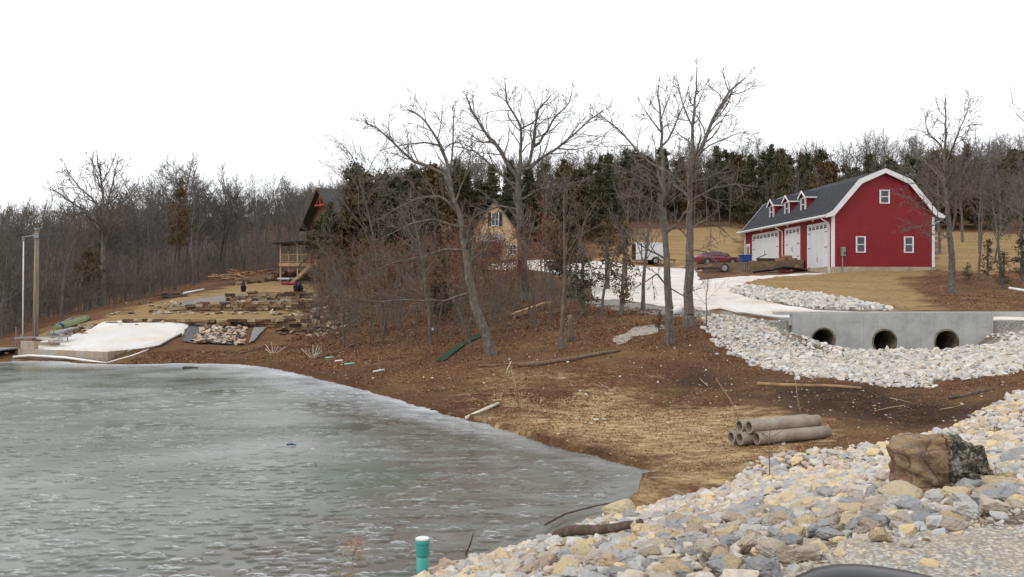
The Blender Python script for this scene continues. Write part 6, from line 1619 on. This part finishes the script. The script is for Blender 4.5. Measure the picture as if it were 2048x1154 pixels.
rock_field("slab_stones", xy, rng.uniform(.18, .42, len(xy)), .35, SLAB, fl, 55, label="tan flat stones heaped over the black liner", cat="stones", kind='stuff')
# terraces of stacked stone
def terrace(uvs, hh, lab, seed, bl=.55, bh=.17, sink=.25):
    W = hits(uvs, False); pts = [(w.x, w.y) for w in W]
    return block_run("stone_wall", pts, [w.z+h_ for w, h_ in zip(W, hh)], [w.z-sink for w in W], bl, bh, .45, STONE, lab, "stone wall", jit=.12, seed=seed, irregular=.8)
terrace([(212,648),(300,648),(380,652),(440,655),(520,656),(585,655),(640,650)], [.18,.3,.45,.6,.65,.65,.5], "lowest dry-stacked stone terrace wall just above the beach and liner", 21)
terrace([(335,624),(400,623),(470,624),(540,623),(600,620),(650,612)], [.25,.65,.75,.75,.7,.4], "middle dry-stacked stone terrace wall below the gravel shelf", 22)
terrace([(455,600),(500,600),(560,601),(640,598),(690,596)], [.45,.6,.6,.65,.5], "upper dry-stacked stone terrace wall below the porch lawn", 23)
terrace([(460,572),(520,566),(570,562),(622,560)], [.25,.35,.9,1.1], "rough stone wall beside the covered porch at the top of the yard", 24)
terrace([(560,668),(600,662),(650,655),(685,650)], [.3,.45,.5,.5], "tumbled stone wall at the right end of the terraces", 25, .7, .16)
pts_ = [(rt.uniform(560, 690), rt.uniform(608, 672)) for _ in range(150)]+[(rt.uniform(215, 620), rt.choice((648, 626, 603))+rt.uniform(0, 6)) for _ in range(150)]+[(rt.uniform(120, 180), rt.uniform(652, 672)) for _ in range(60)]+[(rt.uniform(300, 380), rt.uniform(612, 632)) for _ in range(40)]
W = hits(pts_, False); xy = np.array([(w.x, w.y) for w in W])
STONEr = rock_mat("brown_slab", False, [(0, (.22,.14,.08)), (.25, (.10,.065,.045)), (.5, (.36,.26,.16)), (.7, (.17,.11,.07)), (.88, (.40,.33,.24))])
rock_field("slab_stones", xy, rng.uniform(.18, .62, len(xy)), .10, STONEr, fl, 56, label="loose brown slabs fallen around the terrace walls", cat="stones", kind='stuff')
# utility pole with wire and the thin white mast
b0 = P(70, 700, 46); q = Vector((b0.x, b0.y, gz(b0.x, b0.y)))
up = empty("utility_pole", q, 0, "weathered wooden utility pole standing behind the block wall", "pole")
POLE = bark("pole_wood", (.15,.10,.065), (.33,.25,.18), (.22,.09,.045), .6); zt2 = EYE-(459-HZ)/F*46-q.z
m = MB(); m.tube([(0,0,-.3), (.06,0,zt2*.5), (.10,0,zt2)], [.145,.125,.10], 12); m.build("post", POLE, up, smooth=True)
m = MB(); m.tube([(.10,0,zt2-.02), (.10,0,zt2+.08)], .125, 12); m.box(.0, .26, -.16, -.10, zt2-.45, zt2-.2); m.tube([(.08,-.12,zt2-.3), (-.62,-.12,zt2-.42)], .025, 6); m.build("bracket", GREYM, up)
m = MB(); m.tube([(.05,-.155,.1), (.09,-.15,zt2*.5), (.13,-.13,zt2-.4)], .018, 5); m.build("conduit", GREYM, up)
q2 = P(46, 665, 46); bz = gz(q2.x, q2.y); zt3 = EYE-(478-HZ)/F*46
mp_ = empty("hanging_mast", (q2.x, q2.y, bz), 0, "thin white mast hung on the line left of the utility pole", "mast")
m = MB(); m.tube([(-.02,0,-.1), (.03,0,zt3-bz)], .032, 8); m.build("tube", WHITE, mp_, smooth=True)
m = MB(); m.tube([(-.01,0,.45), (-.01,0,.62)], .09, 8); m.tube([(.03,0,zt3-bz-.1), (.03,0,zt3-bz+.03)], .07, 8); m.build("clamp", GREYM, mp_)
m = MB(); m.tube([P(-400, 606, 46), P(0, 603, 46), P(75, 602.5, 46.1), P(260, 598, 62), P(420, 590, 74)], .014, 4)
m.build("power_wire", BLACKM, label="thin dark wire stretched across the left wood at pole height", cat="wire")
m = MB(); m.tube([P(530, 603, 62), P(620, 604, 56), P(760, 600, 50), P(860, 592, 46)], .012, 4); m.build("power_wire", BLACKM, label="slack wire sagging over the terraces toward the thicket", cat="wire")
# dock and planks
DOCK = plain("dock_boards", (.27,.27,.265), .85, .2, 3, bump=.2)
dk_ = empty("dock", (0, 0, 0), 0, "grey board dock reaching over the ice at the left edge", "dock")
m = MB(); a, b_ = P(-60, 710, 43.5), P(33, 699, 44.5)
for i in range(16):
    x0 = a.x+(b_.x-a.x)*i/16; m.box(x0+.02, x0+(b_.x-a.x)/16-.01, 42.6, 44.8, .42, .48)
m.build("deck", DOCK, dk_)
m = MB(); m.beam((a.x, 42.62, .33), (b_.x, 42.62, .33), .08, .18); m.beam((a.x, 44.7, .33), (b_.x, 44.7, .33), .08, .18); m.build("frame", DARKW, dk_)
for x in (a.x+.7, (a.x+b_.x)/2): 
    m = MB(); m.tube([(x, 42.7, .16), (x, 44.7, .16)], .17, 10); m.build("float", BLKP, dk_)
for i, (u, v0, v1) in enumerate(((32, 655, 700), (98, 650, 672), (107, 654, 668), (135, 657, 672))):
    q = P(u, v1, 46.5); m = MB(); m.tube([(q.x, q.y, gz(q.x, q.y)-.1), (q.x+.01, q.y, EYE-(v0-HZ)/F*46.5)], .028, 6)
    m.build("metal_stake", GREYM, label=["thin grey stake at the dock's inner end", "grey stake right of the utility pole", "short grey stake between two others near the pole", "grey stake beside the flat stone pile"][i], cat="stake")
def plank(a, b, w, h, mat, lab, name="plank", cat="plank"):
    m = MB(); m.beam(a, b, w, h); return m.build(name, mat, label=lab, cat=cat)
plank(P(32, 676, 45.8), P(140, 672, 46.2), .5, .07, DOCK, "long grey plank on the blocks behind the utility pole")
plank(P(80, 676, 45.0), P(118, 681, 44.6), .5, .07, plain("pale_board", (.42,.38,.32), .85, .15, 3), "short pale plank lying on the block wall")
plank(P(102, 668, 46.5), P(150, 656, 52), .45, .10, DOCK, "grey gangway plank sloping up behind the stakes")
cn = empty("canoe", P(143, 651, 54), 0, "green canoe lying on the bank left of the beach", "canoe")
ca, cb2 = P(110, 661, 50.5), P(176, 638, 60); cn.location = ca; L = (cb2-ca).length; d = (cb2-ca).normalized()
m = MB(); k = 9; rws = []
for i in range(k):
    t = i/(k-1); w = .40*math.sin(math.pi*(.08+.84*t))**.7; c = Vector((0,0,0))+d*L*t
    s3 = d.cross(Vector((0,0,1))).normalized(); u3 = s3.cross(d)
    rws.append([c+s3*w*math.cos(a)+u3*(.32*math.sin(a)*(.5+w)+.05) for a in np.linspace(0, math.pi, 7)])
for r_ in rws: m.v += [tuple(x) for x in r_]
m.f = [(i*7+j, i*7+j+1, (i+1)*7+j+1, (i+1)*7+j) for i in range(k-1) for j in range(6)]+[tuple(range(7)), tuple((k-1)*7+j for j in range(7))]; m.m = [0]*len(m.f)
m.build("hull", plain("canoe_green", (.16,.20,.075), .6, .2, 3), cn, smooth=True)
m = MB(); m.tube([d*L*.02+Vector((0,0,.30)), d*L*.5+Vector((0,0,.46)), d*L*.98+Vector((0,0,.30))], .02, 5); m.build("keel", plain("canoe_keel", (.30,.33,.22), .6, .1, 3), cn)
for i, (u, v, D, lab) in enumerate(((118, 653, 51.5, "blue bucket-sized bundle at the near end of the green canoe"), (142, 644, 55, "blue bundle beside the middle of the green canoe"))):
    q = P(u, v, D); m = MB(); m.tube([q+Vector((-.25,0,.0)), q+Vector((0,0,.1)), q+Vector((.28,0,.02))], [.12,.17,.10], 8); m.build("blue_bundle", BLUE, smooth=True, label=lab, cat="bundle", group="blue bundles by the canoe")

# white pipes lying about
def lay(name, a, b, r, mat, lab, cat="pipe", lift=None):
    p, q = hits([a, b]); l = r if lift is None else lift; m = MB(); m.tube([p+Vector((0,0,l)), q+Vector((0,0,l))], r, 8); return m.build(name, mat, smooth=True, label=lab, cat=cat)
lay("drain_pipe", (362,591), (407,582), .09, PVC, "white pipe lying on brown ground beside the wood edge", lift=.15)
m = MB(); pts = [P(2018, 576, 60), P(2048, 581, 59), P(2120, 590, 58)]; m.tube([Vector((p.x, p.y, max(p.z, gz(p.x, p.y)+.1))) for p in pts], .09, 8)
m.build("drain_pipe", PVC, smooth=True, label="white pipe lying on the bank at the far right edge", cat="pipe")
# fans of stakes on the left bank
TEALP = plain("mint_tube", (.22,.50,.42), .6, .1, 3)
for ci, (u, v, n, sp, lab) in enumerate(((546, 707, 6, 1.0, "fan of pale stakes poking out of the bank left of the mint tubes"), (626, 716, 7, .8, "fan of pale stakes beside the mint tubes on the bank"))):
    f = hit(u, v); m = MB()
    for i in range(n):
        a = -1.0+2.0*i/(n-1)+rt.uniform(-.12, .12); h = rt.uniform(.35, .75)
        m.tube([f+Vector((a*.05,0,-.05)), f+Vector((math.sin(a*sp)*h, rt.uniform(-.2,.2), math.cos(a*sp)*h*.85))], .018, 5)
    m.build("stake_bundle", plain("pale_stake", (.46,.40,.33), .85, .15, 4), label=lab, cat="stakes", group="fans of pale stakes")
for i, (a, b, lab) in enumerate((((628,711),(641,708),"mint tube nearest the fan of stakes"),((651,717),(667,716),"mint tube second from the fan of stakes"),((670,724),(686,722),"pale tube lying between two mint tubes"),((689,730),(709,728),"longest mint tube on the bank"),((747,745),(768,741),"whitish tube lying farthest right on the bank"))):
    lay("plant_tube", a, b, .033, TEALP if i not in (2, 4) else PVC, lab, "tube")
stick((759,741), (757,710), .012, STK, "thin upright stake beside the rightmost whitish tube", name="stake", cat="stake")
stick((643,710), (642,690), .012, STK, "thin upright stake behind the fan of stakes", name="stake", cat="stake")
logline("fallen_branch", [(480,709),(510,700),(532,690)], .05, .03, LOGM, "curved grey branch lying left of the fan of stakes", "branch", seed=70)
logline("fallen_branch", [(650,712),(680,702),(705,692),(752,674)], .045, .02, LOGM, "long thin branch lying up the bank behind the mint tubes", "branch", seed=71)
# green net strips
GRN = plain("green_netting", (.012,.045,.022), .9, .3, 8)
patch("net_strip", [(872,723),(924,690),(932,694),(884,726)], .05, GRN, "long dark green netting strip lying on the slope left of the leaning tree", "netting", 6, .04)
patch("net_strip", [(926,688),(960,668),(966,672),(934,692)], .05, GRN, "short upper green netting strip near the leaning tree", "netting", 5, .04)
# lumber stack
la, lb = P(1026, 628, 45.5), P(1100, 604, 48.5)
zoff = 0
lu = empty("lumber_rack", la, 0, "low wooden rack carrying a stack of yellow boards among the trees", "lumber rack")
d = lb-la; m = MB()
for i in range(3): m.beam(Vector((0, i*.16, 0)), d+Vector((rt.uniform(-.3,.1), i*.16, 0)), .14, .05)
for i in range(2): m.beam(Vector((.1, .08+i*.16, .055)), d*(.9-.1*i)+Vector((0, .08+i*.16, .055)), .14, .05)
YB = plain("yellow_lumber", (.50,.34,.17), .75, .15, 3); m.build("boards", YB, lu)
m = MB(); m.beam(Vector((.05, 0, -.45)), d+Vector((0, 0, -.40)), .06, .09); m.build("bottom_rail", YB, lu)
for i in range(6):
    t = .03+.94*i/5; m = MB(); m.beam(d*t+Vector((0, .05, -.02)), d*t+Vector((.04, .05, -.62)), .07, .06); m.beam(d*t+Vector((0, .42, -.02)), d*t+Vector((-.04, .42, -.62)), .07, .06); m.build("leg", YB, lu)
# stump
q = onground(1141, 35.5); m = MB(); m.tube([(0,0,-.1), (0,0,.25), (.02,0,.8), (-.02,0,1.02)], [.16,.125,.11,.11], 10); o = m.build("tree_stump", BARK, smooth=True, loc=q, label="cut grey stump with a pale top right of the lumber rack", cat="stump")
m = MB(); m.tube([(-.02,0,1.021), (-.02,0,1.03)], .10, 10); m.build("cut_face", PALE, o)
q = hit(1440, 606)
# white sack by the twin trees
q = onground(1352, 41.5); m = MB(); m.tube([q+Vector((-.2,0,.08)), q+Vector((.05,0,.22)), q+Vector((.25,.1,.33))], [.14,.2,.10], 9); m.build("white_sack", WHITE, smooth=True, label="white sack lying between the two tall bare trees", cat="sack")
# log piles at the wood edge
def pile(u, v, D, n, L, r, lab, w=1.0, seed=0, mat=None, hh=.5):
    q = onground(u, D); rr_ = random.Random(seed); T = empty("log_pile", q, 0, lab, "log pile")
    for i in range(n):
        a = rr_.uniform(-.5, .5); c = Vector((rr_.uniform(-w, w), rr_.uniform(-.4, .4), rr_.uniform(0, 1)**1.5*hh+r)); dd_ = Vector((math.cos(a), math.sin(a), rr_.uniform(-.25, .25)))*L/2*rr_.uniform(.6, 1.2)
        m = MB(); m.tube([c-dd_, c+dd_], [r*rr_.uniform(.7, 1.2), r*rr_.uniform(.5, 1)], 6); m.build("log", mat or LOGM, T)
pile(340, 595, 74, 22, 1.3, .07, "dark brush pile beside the white pipe at the wood edge", 1.2, 1, ROT)
pile(452, 560, 100, 26, 1.2, .09, "split firewood heap at the back edge of the yard", 2.0, 2, plain("split_wood", (.40,.24,.14), .85, .3, 3))
pile(500, 552, 108, 26, 1.2, .10, "second heap of reddish firewood nearer the porch", 2.2, 3, plain("split_wood_red", (.34,.17,.09), .85, .3, 3))
pile(492, 571, 90, 8, .8, .10, "small brown stump pile on the lawn above the upper terrace", .5, 4, ROT)
pile(556, 550, 104, 14, 1.0, .10, "dark wood heap behind the porch", 1.0, 5, ROT)
for i, (u, D, lab) in enumerate(((487, 72.5, "dark planter left on the upper terrace wall"), (592, 72.5, "dark planter standing on the upper wall below the stairs"), (601, 72.8, "dark planter touching its twin on the upper wall"))):
    q = onground(u, D, .3); m = MB(); m.tube([q, q+Vector((0,0,.5))], [.18, .25], 8); m.tube([q+Vector((0,0,.45)), q+Vector((0,0,.95))], [.16, .05], 6); m.build("planter", BLACKM, label=lab, cat="planter", group="dark planters on the upper terrace")
q = onground(582, 88); m = MB(); m.box(-.9, .9, -.4, .4, .02, .22); m.build("red_tarp", plain("crimson_tarp", (.28,.012,.045), .6, .3, 4), loc=q, bevel=.08, label="crimson tarp bundle on the grass under the porch", cat="tarp")
q = onground(576, 92); m = MB(); m.box(-1.0, .9, -.4, .4, .25, .45); m.build("white_board", DOORW, loc=q, bevel=.04, label="white boards piled behind the crimson tarp", cat="boards")

# ------------------------------------------------------------------ car at the camera: door mirror at the bottom edge
cr_ = empty("camera_car", (0, 0, 1.86), 0, "black car whose mirror housing shows at the bottom right edge", "car")
GB = NT("black_gloss_plastic", .28, .5); GB.col((.010,.010,.012))
m = MB(); n = 20; rws = []
for i in range(15):
    t = -1+2*i/14; k = math.sqrt(max(0, 1-abs(t)**2.6)); kk = max(k, .02)
    cx = .352+.125*t
    for j in range(n):
        a = 2*math.pi*j/n; ca_, sa_ = math.cos(a), math.sin(a)
        yy = .80+.055*kk*abs(ca_)**.8*(1 if ca_ > 0 else -1); zz_ = 1.004+.085*(kk)*abs(sa_)**.75*(1 if sa_ > 0 else -1)-.020*t
        m.v.append((cx, yy, zz_))
for i in range(14):
    for j in range(n): m.f.append((i*n+j, i*n+(j+1) % n, (i+1)*n+(j+1) % n, (i+1)*n+j)); m.m.append(0)
m.f.append(tuple(range(n))); m.m.append(0); m.f.append(tuple(14*n+j for j in range(n))); m.m.append(0)
mi_ = m.build("mirror_housing", GB.m, cr_, smooth=True)
m = MB(); m.tube([(.42, .80, .95), (.56, .78, .84)], [.04, .05], 10); m.build("mirror_arm", GB.m, cr_, smooth=True)
m = MB(); pr_ = [(.56, -.0), (.62, .05), (.66, .35), (.64, .62), (.58, .84), (.54, .86), (.54, 0)]
m.prism([(a, b+.22) for a, b in pr_][::1], 'y', -1.4, .95) if False else m.prism([(a, .22+b*.72) for a, b in pr_], 'y', -1.4, .95); m.build("door", GB.m, cr_)
ww = empty("tmp", (0,0,0)); bpy.data.objects.remove(ww)
m = MB(); m.tube([(.50, 1.35, .31), (.68, 1.35, .31)], .31, 24); m.build("wheel", TYRE, cr_)
m = MB(); m.prism([(.95, .25), (.95, .80), (1.3, .78), (2.0, .62), (2.1, .3), (1.72, .3), (1.62, .58), (1.35, .68), (1.08, .58), (.98, .25)], 'x', .54, .64); m.build("wing", GB.m, cr_)

# small things on the ice
for i, (u, v, c_, lab) in enumerate(((583, 892, (.06,.09,.17), "small blue bottle lying on the ice"), (380, 738, (.06,.05,.04), "dark branch clump frozen near the far shore"))):
    D = F*EYE/(v-HZ); x = (u-1024)/F*D; m = MB(); r_ = .022 if i == 0 else .05
    m.tube([(x-.10-i*.2, D, r_+.01), (x+.02, D, r_+.02), (x+.10+i*.25, D, r_)], [r_, r_, r_*.5], 8)
    m.build("bottle" if i == 0 else "frozen_branch", plain("ice_item%d" % i, c_, .4, .1, 5), smooth=True, label=lab, cat="bottle" if i == 0 else "branch")

# ------------------------------------------------------------------ leaf litter and dry grass on the near ground
LEAFM = NT("fallen_leaves", .9, .15); t = LEAFM.attr('tint')
LEAFM.col(LEAFM.ramp(t, [(0, (.055,.024,.013)), (.35, (.14,.056,.026)), (.6, (.22,.105,.05)), (.8, (.33,.21,.11)), (1, (.50,.40,.26))]))
def litter(poly, n, s0, seed, name, lab, cat, mat, up=0.0, tr=(0, 1)):
    r2 = np.random.default_rng(seed); P_ = np.array(poly); a = r2.uniform(P_.min(0), P_.max(0), (n*4, 2)); a = a[inside(a[:,0], a[:,1], poly)]
    cl = smooth_noise(a[:,0], a[:,1], 1.1, seed)+.6*smooth_noise(a[:,0], a[:,1], .4, seed+1); a = a[cl+r2.normal(0, .5, len(a)) > -.15][:n]
    z = height(a[:,0], a[:,1]); k = z > .012; a = a[k]; z = z[k]; nn = len(a); D = a[:,1]
    sz = s0*r2.uniform(.5, 1.4, nn)*np.clip(D/22, .6, 2.2)
    c = np.stack([a[:,0], a[:,1], z+sz*.3+.005], 1)
    v, q = quads_at(c, sz, r2, .55-up)
    return tag(obj(name, np_mesh(name, v, q, mat, {'tint': np.repeat(np.clip(r2.beta(1.6, 2.2, nn)*(tr[1]-tr[0])+tr[0], 0, 1), 4)})), lab, cat, None, 'stuff')
litter(poly_uv([(240,728),(350,726),(430,726),(540,735),(640,752),(780,790),(950,838),(1060,868),(1330,935),(1500,925),(1700,900),(1800,890),(2048,806),(2048,742),(1870,785),(1700,768),(1560,748),(1425,660),(1400,630),(1200,610),(1100,600),(900,585),(760,590),(640,610),(560,690),(480,700),(380,700),(300,705)]), 66000, .027, 61, "leaf_litter", "brown oak leaves covering the knoll and bank", "leaf litter", LEAFM.m)
litter(poly_uv([(1800,566),(1850,590),(1890,620),(2300,620),(2300,560),(2048,545),(1870,545)]), 5000, .030, 62, "leaf_litter", "red-brown leaves under the trees right of the barn", "leaf litter", LEAFM.m)
litter(Z_STRAWSHORE, 5000, .035, 63, "dry_grass", "matted straw-coloured grass on the near shore", "dry grass", LEAFM.m, .1, (.45, 1))
litter(Z_TIP, 900, .028, 65, "leaf_litter", "wet leaves and straw at the tip of the pond", "leaf litter", LEAFM.m)
litter(Z_LAWN3, 4500, .022, 64, "dry_grass", "short dead tufts on the straw bank before the barn", "dry grass", LEAFM.m, .1, (.3, .9))
